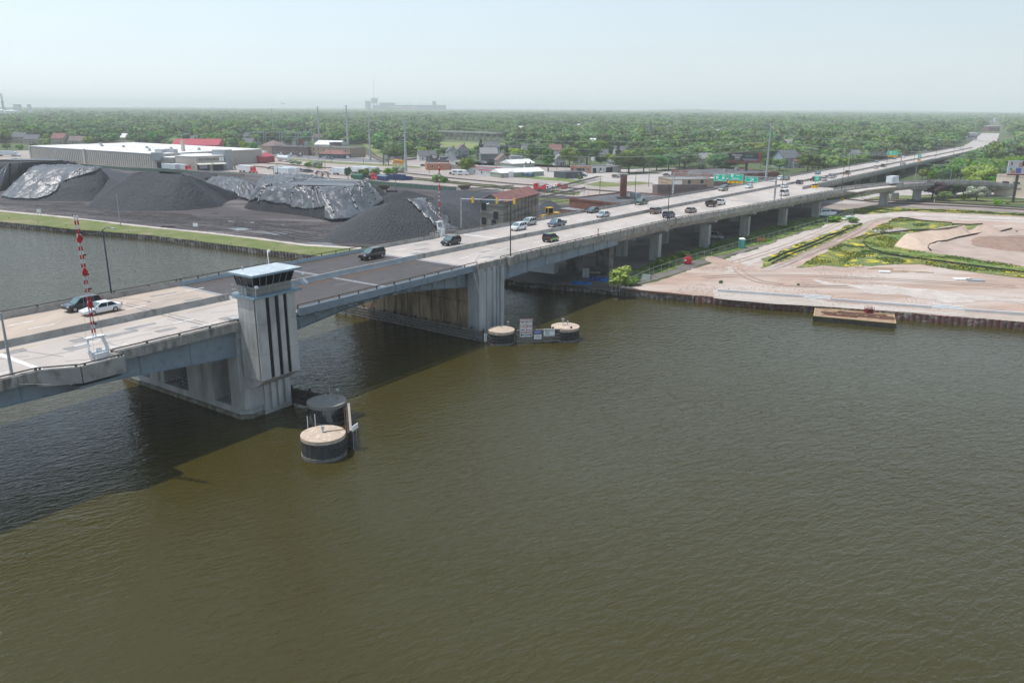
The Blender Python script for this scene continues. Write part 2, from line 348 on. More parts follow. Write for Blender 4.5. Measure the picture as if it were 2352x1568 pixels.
# gravel yards, rail corridor and town floor beyond the coal yard
sheet('gravel_yard',gp(-200,372,72,371,300,388,420,397,560,402,700,411,900,420,1100,433,1240,448,1330,453,1430,471,1420,500,1500,520,1600,500,1760,455,1690,425,1560,392,1330,386,1100,380,980,366,900,358,800,352,700,350,560,352,430,345,100,345,-200,352),LZ + .015,GRAVEL,jit=1,step=4.0)
strip('street',gp(480,341,600,352,700,363,800,371,900,378,985,385,1075,390,1130,391),10,LZ + .05,ROADC)
sheet('parking_lot',gp(590,349,640,346,700,350,790,358,900,372,860,374,780,370,690,364,600,356),LZ + .09,ASPH,jit=.3)
sheet('grass_verge',gp(600,357.5,690,366,790,373,900,378,970,384,960,386,850,380,760,376,640,364,598,360),LZ + .10,GRASS,jit=.6)
sheet('grass_verge',gp(865,372,905,381,880,376),LZ + .11,GRASS,jit=.4)
sheet('grassy_field',gp(830,330,868,330,880,345,895,372,860,352),LZ + .07,M('rough_field',(.17,.22,.06),(.22,.24,.09),.1,.95),jit=1,step=2.0)
sheet('grassy_field',gp(1010,326,1160,330,1165,345,1010,338),LZ + .07,MATS['rough_field'],jit=1,step=2.0,seed=5)
sheet('grass_lot',gp(1345,424,1380,417,1470,418,1500,421,1440,427,1380,430),LZ + .09,GRASS,jit=.6)
sheet('street',gp(1180,392,1330,392,1560,386,1700,396,1690,415,1560,432,1490,433,1505,421,1470,417,1380,416,1345,424,1325,412,1180,408),LZ + .05,ROADC,jit=.2)
sheet('lawn',gp(1400,404,1440,398,1560,388,1560,392,1490,398,1440,403),LZ + .1,GRASS,jit=.5)
sheet('concrete_pad',gp(1382,418,1390,416,1432,419,1425,421),LZ + .12,ROADC)
sheet('weed_strip',gp(950,413,1050,424,1160,434,1250,444,1330,448,1330,444,1250,437,1150,427,1050,417,950,408),LZ + .09,GRASSB,jit=1,seed=8)
sheet('weed_strip',gp(1140,404,1300,417,1340,424,1345,418,1300,411,1140,399),LZ + .09,GRASSB,jit=.8,seed=9)
sheet('grass_patch',gp(1235,455,1310,458,1330,464,1300,468,1235,462),LZ + .09,GRASS,jit=.6,seed=11)
sheet('street',gp(1790,470,1960,456,2040,440,2110,430,2352,445,2700,480,2700,492,2352,456,2290,450,2150,446,2060,452,1990,470,1940,492,1860,520,1700,560,1640,555),LZ + .04,ROADC,jit=.2)
sheet('grass_verge',gp(1995,456,2030,449,2120,450,2352,462,2700,500,2700,520,2352,470,2100,462,1990,461),LZ + .09,GRASS,jit=.4)
sheet('rail_bed',gp(1400,440,1700,465,1960,468,2040,462,2352,476,2700,520,2700,560,2352,490,2200,481,1960,478,1700,500),LZ + .045,BALLAST,jit=.4)
# land under and right of the bridge
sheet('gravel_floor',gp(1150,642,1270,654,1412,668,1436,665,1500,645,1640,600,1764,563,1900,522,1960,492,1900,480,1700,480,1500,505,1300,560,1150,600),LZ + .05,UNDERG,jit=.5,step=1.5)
sheet('dirt_lot',[Vector((p[0] + .1,p[1] + .45)) for p in SHORE[7:14]] + gp(3200,560,2700,520,2352,494,2150,486,1995,484,1950,500,1900,524,1764,566,1640,604,1500,648),LZ + .055,DIRT,jit=.4,step=1.5)
def reg(x,y): return (1764 + .2501 * x,447.9 + .2501 * y)
def rg(*xy,z=LZ): return [G(*reg(xy[i],xy[i + 1]),z) for i in range(0,len(xy),2)]
sheet('dirt_track',rg(-400,600,0,450,330,345,560,270,740,225,800,190,800,172,960,160,1300,165,2400,212,2900,235,2900,280,2400,258,1700,232,1190,205,1060,225,890,252,740,278,540,355,200,475,0,570,-400,740),LZ + .075,CHALK,jit=.6,seed=21)
sheet('dirt_track',rg(-60,700,150,615,500,470,850,320,960,260,1060,235,1130,205,1060,200,940,235,860,300,480,500,100,680,30,700),LZ + .095,TRACKD,jit=.3,seed=22)
sheet('chalky_ground',rg(-500,870,0,905,300,925,560,985,1500,1070,2400,1120,2800,1160,2800,1240,2400,1175,1450,1088,400,1022,0,998,-500,950),LZ + .075,M('pale_gravel_path',(.44,.37,.31),(.36,.30,.25),.6,.95,c3=(.47,.42,.37),sc3=.05,t3=.52,w3=.08,det=9),jit=.15)
sheet('chalky_ground',rg(400,780,900,830,1300,850,1700,900,2400,960,2400,1010,1500,960,900,900,850,870,450,810),LZ + .085,CHALK,jit=1.6,seed=24)
sheet('weed_strip',rg(-1240,690 ,-1130,650,-900,560,-700,500,-300,390,0,290,450,180,700,180,780,235,600,260,330,330,0,440,-300,520,-700,610,-980,720,-1200,760),LZ + .09,GRASSB,jit=.7,seed=25)
sheet('flower_strip',rg(-60,590,0,575,200,480,540,360,740,280,890,262,830,310,500,460,150,610,-60,680),LZ + .10,MEADOW,jit=.5,seed=26)
sheet('meadow',rg(260,670,420,580,600,480,780,400,870,370,1000,290,1080,255,1190,215,1450,235,1700,262,1960,272,1880,320,1620,322,1290,385,1140,470,1300,505,1580,545,2000,610,2351,665,2900,740,2900,850,2351,768,1700,690,1400,640,1100,645,850,655,700,670,500,650,300,672),LZ + .10,MEADOW,jit=.7,seed=27)
sheet('green_slope',rg(880,410,1000,380,1250,350,1620,322,1290,385,1140,470,1300,505,1580,545,2000,610,2351,665,2900,745,2900,820,2351,725,1400,600,1000,530,890,470),LZ + .13,GRASSB,jit=.5,seed=28)
sheet('brown_soil',rg(1480,490,1600,440,1850,385,2000,350,2400,330,2900,360,2900,740,2351,660,2000,600,1600,545),LZ + .12,M('brown_soil',(.36,.28,.23),(.44,.35,.29),.2,.95,det=9,bump=.1,bsc=1),jit=.8,seed=29)
sheet('flower_verge',rg(640,140,960,108,1300,120,2351,168,2900,210,2900,240,2351,198,1300,150,900,180,700,175),LZ + .1,MEADOW,jit=.5,seed=30)
sheet('lilac_weeds',rg(940,330,1010,305,1180,300,1300,320,1180,350,1000,355),LZ + .15,M('lilac_weeds',(.38,.30,.32),(.30,.29,.22),.8,.95),jit=.8,seed=31)
# main street beyond the foot of the bridge
strip('street',[SN(s,n) for s,n in ((900,-95),(993,-96),(1080,-100),(1200,-108),(1341,-118),(1560,-134),(1600,-137))],26,LZ + .30,ROADC)
HZ = bpy.data.materials.new('haze'); HZ.use_nodes = True; HZ.node_tree.nodes.clear()
_o = HZ.node_tree.nodes.new('ShaderNodeOutputMaterial'); _v = HZ.node_tree.nodes.new('ShaderNodeVolumePrincipled')
_v.inputs['Color'].default_value = (.97,.99,1,1); _v.inputs['Density'].default_value = 1.8e-4; _v.inputs['Anisotropy'].default_value = 0
HZ.node_tree.links.new(_v.outputs[0],_o.inputs['Volume'])
hb = MB().box((0,8000,-6),(40000,19500,120)).build('haze',HZ); tag(hb,kind='stuff')
def seawall(name,pts,mat,label,top,per=1.1,amp=.28,cap=None):
 mb = MB(); path = []
 for i in range(len(pts) - 1):
  a,b = Vector(pts[i]).to_3d(),Vector(pts[i + 1]).to_3d(); L = (b - a).length; d = (b - a).normalized(); nn = Vector((d.y,-d.x,0))
  k = int(L / per)
  for j in range(k):
   for f,off in ((.0,0),(.35,0),(.5,amp),(.85,amp)):
    path.append(a + d * ((j + f) * L / k) + nn * (off + .05))
 for i in range(len(path) - 1):
  a,b = path[i],path[i + 1]
  mb.quad((a.x,a.y,-1),(b.x,b.y,-1),(b.x,b.y,top),(a.x,a.y,top))
 n0 = len(path)
 for i in range(0,n0 - 1):                  # top flange gives the sheet its thickness
  a,b = path[i],path[i + 1]; d = (b - a).normalized() if (b - a).length else Vector((1,0,0)); nn = Vector((-d.y,d.x,0)) * .12
  mb.quad((a.x,a.y,top),(b.x,b.y,top),(b.x + nn.x,b.y + nn.y,top),(a.x + nn.x,a.y + nn.y,top))
 o = mb.build(name,mat); tag(o,label,'seawall')
 return o
seawall('seawall',SHORE[1:7] ,SHEETP,'long rusty sheet pile wall edging the grass bank left of the bridge',LZ + .1,1.15)
seawall('seawall',SHORE[6:8],SHEETP,'dark sheet pile wall in the shade under the bridge',LZ + .1,1.0)
seawall('seawall',[SHORE[7],SHORE[8]],SHEETP,'short sheet pile wall with rusty beam at the dirt lot corner',LZ + .15,1.05)
seawall('seawall',SHORE[8:14],SHEETR,'reddish sheet pile wall along the chalky dirt lot on the right',LZ + .1,1.05)
mb = MB(); _a,_b = Vector((*SHORE[7],LZ + .1)),Vector((*SHORE[8],LZ + .05)); mb.bar(_a + Vector((.4,-.25,0)),_b + Vector((-1,-.1,0)),.25,.4); tag(mb.build('waling_beam',M('rust_steel',(.20,.10,.06),(.12,.07,.05),1,.8)),'rust brown steel beam along the top of the corner sheet piling','beam')
# ------------------------------------------------------------------ bridge
def sweep(mb,st,prof,mi=0,caps=True):
 """st = [(s, n, z)]; prof = [(dn, dz)]"""
 RR = [[SN(s,n + dn,z + dz) for dn,dz in prof] for s,n,z in st]
 mb.rings(RR,mi,False,caps); return mb
def rng_s(a,b,step):
 k = max(1,int(round((b - a) / step))); return [a + (b - a) * i / k for i in range(k + 1)]
NE_S = [0,183,195,209,235,266,296,323,345,366]
NE_N = [-81,-81,-79.9,-78.2,-76.2,-74.2,-71.8,-68.2,-64.6,-59.6]
def ne(s): return interp(s,NE_S,NE_N)
NFAR,NMID = -108.0,-94.5
RAILBOX = [(-.06,.95),(.06,.95),(.06,1.07),(-.06,1.07)]
def guard(bridge,st,side,posts=3.2,kind=CONC,rail=True,fb=.62):
 """parapet + pipe rail following stations; side=+1 outer face towards +n"""
 P = [(-.25,0),(.2,0),(.2,-fb),(.26,-fb),(.26,.72),(-.14,.8)] if side > 0 else [(.25,0),(.14,.8),(-.26,.72),(-.26,-.62),(-.2,-.62),(-.2,0)]
 mb = MB(); sweep(mb,st,P); o = mb.build('parapet',kind,bridge)
 if rail:
  mb = MB(); sweep(mb,st,RAILBOX)
  s0,s1 = st[0][0],st[-1][0]
  ss = [q[0] for q in st]; L = abs(s1 - s0); k = max(1,int(L / posts))
  for i in range(k + 1):
   s = s0 + (s1 - s0) * i / k; n = interp(s,ss,[q[1] for q in st]); z = interp(s,ss,[q[2] for q in st])
   mb.bar(SN(s,n,z + .7),SN(s,n,z + .95),.28,.14)
  mb.build('guard_rail',RAILM,bridge)
 return o
def stn(a,b,step,nf):
 return [(s,nf(s) if callable(nf) else nf,zd(s)) for s in rng_s(a,b,step)]
def decks(bridge,name,a,b,n0,n1,mat,step=6,th=.35,parent=None):
 """slab from n0(s) to n1(s)"""
 mb = MB(); RR = []
 for s in rng_s(a,b,step):
  z = zd(s); p = n0(s) if callable(n0) else n0; q = n1(s) if callable(n1) else n1
  RR.append([SN(s,p,z - th),SN(s,q,z - th),SN(s,q,z),SN(s,p,z)])
 mb.rings(RR); return mb.build(name,mat,bridge)
br = thing('road_bridge','long concrete road bridge with steel approach girders crossing the river','bridge',(0,0,0))
decks(br,'deck',-20,67,NFAR + .2,NMID,DECKO)
decks(br,'deck',-20,67,NMID,-81.2,DECKM)
GS1 = 105.5
decks(br,'deck',GS1,900,NFAR + .2,lambda s: max(-84.3,-81.2) if s < 240 else -84.3,DECKM) if False else None
decks(br,'deck',GS1,322,NFAR + .2,lambda s: ne(s) - .2,DECKM)
decks(br,'deck',322,960,NFAR + .2,lambda s: -84.2,DECKM,step=12)
guard(br,stn(-20,34.05,4,-81),1,kind=CONCW,fb=.36); guard(br,stn(41.8,57.6,3,-81),1,kind=CONCW,fb=.36)
guard(br,stn(-20,67.5,5,NFAR),-1,posts=5)
guard(br,stn(112,186,5,-81),1,kind=CONCW)
guard(br,stn(186,366,5,ne),1)
guard(br,stn(GS1 + 3,126,5,NFAR),-1,posts=5); guard(br,stn(133,460,6,NFAR),-1,posts=5); guard(br,stn(460,940,15,NFAR),-1,rail=False)
guard(br,stn(308,620,8,-84),1); guard(br,stn(620,940,16,-84),1,rail=False)
MED = [(-.33,0),(-.16,.3),(-.1,.85),(.1,.85),(.16,.3),(.33,0)][::-1]
for a,b in ((-20,66),(105.5,940)):
 mb = MB(); sweep(mb,stn(a,b,6 if b < 100 else 9,NMID),MED); mb.build('median_barrier',CONC,br)
# outward-stepping gate platforms
def platform(s0,s1,n_out,sgn,lam):
 st = [(s0 - 3.2,lam),(s0,n_out),(s1,n_out),(s1 + .01,lam)] if sgn > 0 else [(s0 - .01,lam),(s0,n_out),(s1,n_out),(s1 + 3,lam)]
 mb = MB(); z = zd((s0 + s1) / 2)
 pl = [SN(*q) for q in st];
 if sgn < 0: pl = pl[::-1]
 poly = [(p.x,p.y) for p in pl]
 mb.prism(poly,z - .3,z + .012); mb.build('platform_slab',CONC,br)
 mb = MB()
 for i in range(3):
  a,b = SN(*st[i]),SN(*st[i + 1]); a.z = z + .05; b.z = z + .05
  mb.bar(a + Vector((0,0,-.1)),b + Vector((0,0,-.1)),.42,1.7)
 mb.build('parapet',CONC,br)
 mb = MB()
 for i in range(3):
  a,b = SN(*st[i]),SN(*st[i + 1]); a.z = z + 1.03; b.z = z + 1.03
  mb.bar(a,b,.12,.12)
  for t in (.1,.9): q = a.lerp(b,t); mb.bar(q - Vector((0,0,.3)),q,.2,.14)
 mb.build('guard_rail',RAILM,br)
platform(37.2,41.6,-78.6,1,-81); platform(127.5,132.5,-110.4,-1,NFAR)
# steel approach girders
def girder(name,ss,zb,n,w=.35,top=-.6,mat=STEELB):
 mb = MB(); RR = []
 for s in ss:
  b = zb(s); t = zd(s) + top; RR.append([SN(s,n - w / 2,b),SN(s,n + w / 2,b),SN(s,n + w / 2,t),SN(s,n - w / 2,t)])
 mb.rings(RR)
 RR = []
 for s in ss: b = zb(s); RR.append([SN(s,n - .35,b - .06),SN(s,n + .35,b - .06),SN(s,n + .35,b),SN(s,n - .35,b)])
 mb.rings(RR)
 L = ss[-1] - ss[0]
 for i in range(int(L / 6.2) + 1):
  s = ss[0] + 3 + i * 6.2
  if s < ss[-1] - .3: mb.bar(SN(s,n + w / 2 + .06,zb(s)),SN(s,n + w / 2 + .06,zd(s) + top),.05,.12)
 return mb.build(name,mat,br)
zl = lambda s: interp(s,[-20,30,42,56,60],[10.3,10.1,9.75,8.6,8.3])
zr = lambda s: interp(s,[110,114,130,151,158],[8.5,8.7,9.1,9.2,9.2])
for n in (-81.9,-87,-92,-97.5,-102.5,-107.3): girder('girder',rng_s(-20,57.6,3),zl,n,top=-.35)
for n in (-81.7,-87,-92,-97.5,-102.5,-107.3): girder('girder',rng_s(112,157,4),zr,n)
mb = MB(); mb.box(SN(39.5,-80.2,10.7),(5.2,1.5,.12),TH); mb.bar(SN(37.2,-79.3,10.75),SN(37.2,-81.7,9.9),.2,.2); mb.bar(SN(41.6,-79.3,10.75),SN(41.6,-81.7,9.9),.2,.2); mb.bar(SN(37.2,-79.3,10.7),SN(41.6,-79.3,10.7),.2,.3); mb.build('gate_bracket',STEELB,br)
# concrete box girders further on
def boxg(a,b,n0,n1,step=8,dep=1.9):
 mb = MB(); RR = []
 for s in rng_s(a,b,step):
  z = zd(s); p = n0(s) if callable(n0) else n0; q = n1(s) if callable(n1) else n1
  RR.append([SN(s,p + .8,z - dep),SN(s,q - .8,z - dep),SN(s,q,z - .36),SN(s,p,z - .36)])
 mb.rings(RR); return mb.build('box_girder',CONC,br)
boxg(157.2,322,NFAR + .3,lambda s: ne(s) - .3); boxg(322,900,NFAR + .3,-84.5,16)
COLM = M('column_concrete',(.42,.42,.40),(.34,.34,.325),.6,.85,c3=(.27,.27,.25),sc3=.3,t3=.6,stretch=(1,1,.3))
def bent(s,n_list,dep=1.9,outn=None,mat=COLM,w=2.5,t=1.7,capz=None):
 z = zd(s) - dep; r = []
 n0,n1 = min(n_list) - 2.6,max(n_list) + 2.9
 mb = MB()
 mb.hull([SN(s - .8,n1,z - .45),SN(s + .8,n1,z - .45),SN(s + .8,n1,z),SN(s - .8,n1,z)],[SN(s - .8,max(n_list) - 1.2,z - 1.5),SN(s + .8,max(n_list) - 1.2,z - 1.5),SN(s + .8,max(n_list) - 1.2,z),SN(s - .8,max(n_list) - 1.2,z)])
 mb.hull([SN(s - .8,max(n_list) - 1.2,z - 1.5),SN(s + .8,max(n_list) - 1.2,z - 1.5),SN(s + .8,max(n_list) - 1.2,z),SN(s - .8,max(n_list) - 1.2,z)],[SN(s - .8,n0,z - 1.2),SN(s + .8,n0,z - 1.2),SN(s + .8,n0,z),SN(s - .8,n0,z)])
 mb.build('pier_cap',mat,br)
 for n in n_list:
  mb = MB(); h = z - 1.3 - (LZ - .3); mb.box(SN(s,n,LZ - .3),(t,w,h),TH); mb.bar(SN(s - t / 2 - .06,n + .3,LZ),SN(s - t / 2 - .06,n + .3,z - 1.3),.12,.12)
  mb.build('column',mat,br)
OLDC = M('stained_old_concrete',(.27,.255,.225),(.17,.16,.14),1.1,.9,c3=(.11,.10,.09),sc3=.5,t3=.55)
bent(160.5,[-86.5,-94.5,-103],1.3,mat=OLDC,w=3.4,t=2.0)
for s,n in ((184,-84.9),(209.5,-82.0),(235.5,-80),(266,-78),(296,-75.4)): bent(s,[n,-94.2,-103.8])
for s in (327,358,390,425,462,500,545,590,640): bent(s,[-90,-102])
# pier 1: open frame pier under the tower
mb = MB()
P1 = [SN(57.6,-109.2),SN(64.6,-109.2),SN(64.6,-81.3),SN(58.6,-81.3),SN(57.6,-82.3)]
mb.prism([(p.x,p.y) for p in P1],.56,1.4); mb.build('pier_base',CONCP,br); mb = MB(); mb.prism([(p.x,p.y) for p in [SN(57.4,-109.4),SN(64.8,-109.4),SN(64.8,-81.1),SN(58.5,-81.1),SN(57.4,-82.2)]],-1.5,.55)
mb.build('pier_base',M('waterline_concrete',(.30,.285,.24),(.16,.15,.115),1.5,.8,c3=(.09,.085,.06),sc3=.9,t3=.55),br)
mb = MB(); mb.box(SN(61.1,-95.25,8.3),(6.96,27.9,2.4),TH); mb.build('pier_beam',CONCP,br)
for n0,n1 in ((-84.0,-81.3),(-93.2,-87.6),(-102.4,-98.8),(-109.2,-108.2)):
 mb = MB(); mb.box(SN(61.1,(n0 + n1) / 2,1.4),(6.98,n1 - n0,6.9),TH)
 if n1 - n0 > 3: mb.box(SN(57.7,(n0 + n1) / 2,1.4),(.5,1.3,6.9),TH)
 mb.build('pier_wall',CONCP,br)
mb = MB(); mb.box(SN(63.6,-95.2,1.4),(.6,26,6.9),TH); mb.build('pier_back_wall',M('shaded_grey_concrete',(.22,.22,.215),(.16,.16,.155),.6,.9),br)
mb = MB()
for n0,n1 in ((-87.6,-84),(-98.8,-93.2)):
 for z in (1.9,2.4): mb.bar(SN(58.6,n0,z),SN(58.6,n1,z),.06,.06)
 mb.bar(SN(58.6,(n0 + n1) / 2,1.4),SN(58.6,(n0 + n1) / 2,2.4),.06,.06)
mb.build('inspection_rail',GALV,br)
# end block with ribs and the pilaster that ends the parapet
mb = MB(); mb.prism([(p.x,p.y) for p in [SN(60.4,-82.6),SN(64.7,-82.6),SN(64.7,-81.0),SN(60.4,-81.0)]],-1.4,12)
for s in (60.6,61.7,62.8,63.9): mb.box(SN(s,-80.95,.6),(.62,.5,11),TH)
mb.build('end_wall',CONCP,br)
mb = MB(); mb.prism([(p.x,p.y) for p in [SN(57.5,-82.7),SN(60.4,-82.7),SN(60.4,-80.9),SN(58.4,-80.9),SN(57.5,-81.8)]],1.4,13.0)
mb.prism([(p.x,p.y) for p in [SN(57.4,-82.8),SN(60.42,-82.8),SN(60.42,-80.8),SN(58.3,-80.8),SN(57.4,-81.7)]],13.0,13.25)
mb.prism([(p.x,p.y) for p in [SN(57.43,-82.8),SN(60.42,-82.8),SN(60.42,-80.83),SN(58.33,-80.83),SN(57.43,-81.73)]],11.5,11.8)
mb.build('pilaster',CONCP,br)
# pier 2: solid wall facing the channel
mb = MB(); mb.box(SN(108.6,-96.2,-1.5),(7.2,31.2,12.1),TH); mb.build('pier_wall',CONCB,br)
mb = MB()
for k in range(11): mb.box(SN(104.96,-111.3 + k * 2.9,0),(.04,.07,10.4),TH)
mb.box(SN(104.97,-96.2,6.0),(.04,31,.06),TH)
mb.build('wall_joints',TIMBERD,br)
mb = MB(); mb.box(SN(108.4,-80.55,-1.5),(7.6,.5,13.2),TH); mb.box(SN(105.3,-81.6,-1.5),(1.5,1.8,13.2),TH); mb.box(SN(111.6,-81.6,-1.5),(1.5,1.8,13.2),TH)
for s in (105.2,109.0,111.2): mb.box(SN(s,-80.2,0),(1.2 if s < 106 else .75,.35,11.9),TH)
mb.box(SN(107.4,-80.25,0),(.9,.25,11.9),TH); mb.box(SN(110.1,-80.25,0),(.5,.25,11.9),TH)
mb.build('end_wall',M('blue_tinged_concrete',(.44,.445,.44),(.35,.36,.36),.5,.85,c3=(.25,.26,.26),sc3=.5,t3=.6,stretch=(1,1,.2)),br)
mb = MB(); sweep(mb,stn(104.6,112.5,2,-80.6),[(-.4,-.75),(.35,-.75),(.35,.8),(-.1,.85)]); mb.build('parapet',CONCW,br)
mb = MB(); mb.box(SN(114.2,-80.4,zd(114) - .7),(1.6,1.2,1.5),TH); mb.build('lamp_pedestal',CONCW,br)
# lane lines, seals and joints
def dashes(a,b,n,mat=LINE,L=3.0,gap=9.1,w=.14):
 mb = MB(); s = a
 while s < b:
  z = zd(s) + .012; z2 = zd(s + L) + .012; nn = n(s) if callable(n) else n
  mb.quad(SN(s,nn - w,z),SN(s + L,nn - w,z2),SN(s + L,nn + w,z2),SN(s,nn + w,z)); s += L + gap
 mb.build('lane_dashes',mat,br)
def solid(a,b,n,mat=LINE,w=.08,step=6):
 mb = MB()
 ss = rng_s(a,b,step)
 for i in range(len(ss) - 1):
  p,q = ss[i],ss[i + 1]; n0 = n(p) if callable(n) else n; n1 = n(q) if callable(n) else n
  mb.quad(SN(p,n0 - w,zd(p) + .012),SN(q,n1 - w,zd(q) + .012),SN(q,n1 + w,zd(q) + .012),SN(p,n0 + w,zd(p) + .012))
 mb.build('edge_line',mat,br)
for a,b in ((-10,66),(107,800)):
 for n in (-88.9,-85.2,-100.4,-104.0): dashes(a + (n * 3 % 5),b,n)
 solid(a,b,-92.8,LINEY,w=.07); solid(a,b,-96.3,LINEY,w=.07)
solid(-10,57,-82.2); solid(112,290,lambda s: ne(s) - 1.4); solid(320,800,-85.4,w=.07); solid(107,800,-106.8,w=.07)
mb = MB();
for s0 in (35.2,):
 mb.quad(SN(s0,-83,zd(s0) + .014),SN(s0 + .6,-83,zd(s0) + .014),SN(s0 + .6,-92.5,zd(s0) + .014),SN(s0,-92.5,zd(s0) + .014))
s0 = 134; mb.quad(SN(s0,-96.5,zd(s0) + .014),SN(s0 + .6,-96.5,zd(s0) + .014),SN(s0 + .6,-107,zd(s0) + .014),SN(s0,-107,zd(s0) + .014))
mb.build('stop_line',LINE,br)
rs = random.Random(5); mb = MB(); mp_ = MB()
def seal(pts,w=.05):
 for i in range(len(pts) - 1):
  a,b = pts[i],pts[i + 1]; d = Vector((b[0] - a[0],b[1] - a[1])).normalized(); q = Vector((-d.y,d.x)) * w
  mb.quad(SN(a[0] - q.x,a[1] - q.y,zd(a[0]) + .010),SN(b[0] - q.x,b[1] - q.y,zd(b[0]) + .010),SN(b[0] + q.x,b[1] + q.y,zd(b[0]) + .010),SN(a[0] + q.x,a[1] + q.y,zd(a[0]) + .010))
def jag(s,n,ds,dn,k=6,j=.25):
 return [(s + ds * i / k + rs.uniform(-j,j),n + dn * i / k + rs.uniform(-j,j) * .6) for i in range(k + 1)]
for s,n,ds,dn in ((34,-91,3,2),(36,-88,5,1),(38.5,-84,4,2.5),(42,-90,5,0),(43,-87.5,7,.6),(46,-84.5,5,-.5),(48.5,-91,4,2.5),(50,-88.6,6,0),(52,-85,4,1.5),(54.5,-91.5,2,5),(56,-93,8,.2),(58,-92.3,8,0),(60,-90,5,3),(37,-93,2,7),(44,-93,1,9),(30,-84,4,6),(56,-103,9,.3),(52,-106,1,10),(60,-101,5,1),(112,-92,8,.5),(116,-86,10,1),(110,-85,5,-3),(120,-90,6,2),(118,-88,.5,5),(128,-84,7,.4),(131,-91,10,.8),(112,-99,6,2),(114,-104,9,1),(120,-97.5,7,3),(140,-86,9,-.4),(108,-106,3,8)):
 seal(jag(s,n,ds,dn))
for s,n,ds,dn in ((42.5,-91.6,2.2,1.4),(45.2,-90.2,4.5,1.1),(49,-91.4,3.8,.9),(40.5,-89,2.5,1.6),(50.5,-87.5,2.5,1.0),(54,-85.5,1.8,1.4),(36,-92.8,2,1.4),(58.6,-86.5,2.4,1.6),(113.5,-86.6,2.4,1.8),(109,-99.4,1.8,3.6),(112,-101.5,3.4,1.4),(116.5,-105.4,3.5,1.2),(60.5,-105,4,.7),(62,-99,2.4,.8),(118,-90.3,2.6,.8)):
 p = [(s,n),(s + ds,n + .15),(s + ds * .95,n + dn),(s + .1,n + dn)]
 z = zd(s) + .006; mp_.quad(*[SN(a,b,z) for a,b in p]); seal(p + [p[0]])
for s in (55.5,123.5):
 for n0,n1 in ((-107.5,-95),(-94,-81.5)): seal([(s,n0),(s + .3,n1)],.11); seal([(s + .9,n0),(s + 1.1,n1)],.06)
for s in (162,210,262,322,372):
 for n0,n1 in ((-107.5,-95),(-94,-84)): seal([(s,n0),(s,n1)],.09)
mb.build('crack_seals',SEAL,br); mp_.build('road_patches',PATCH,br)
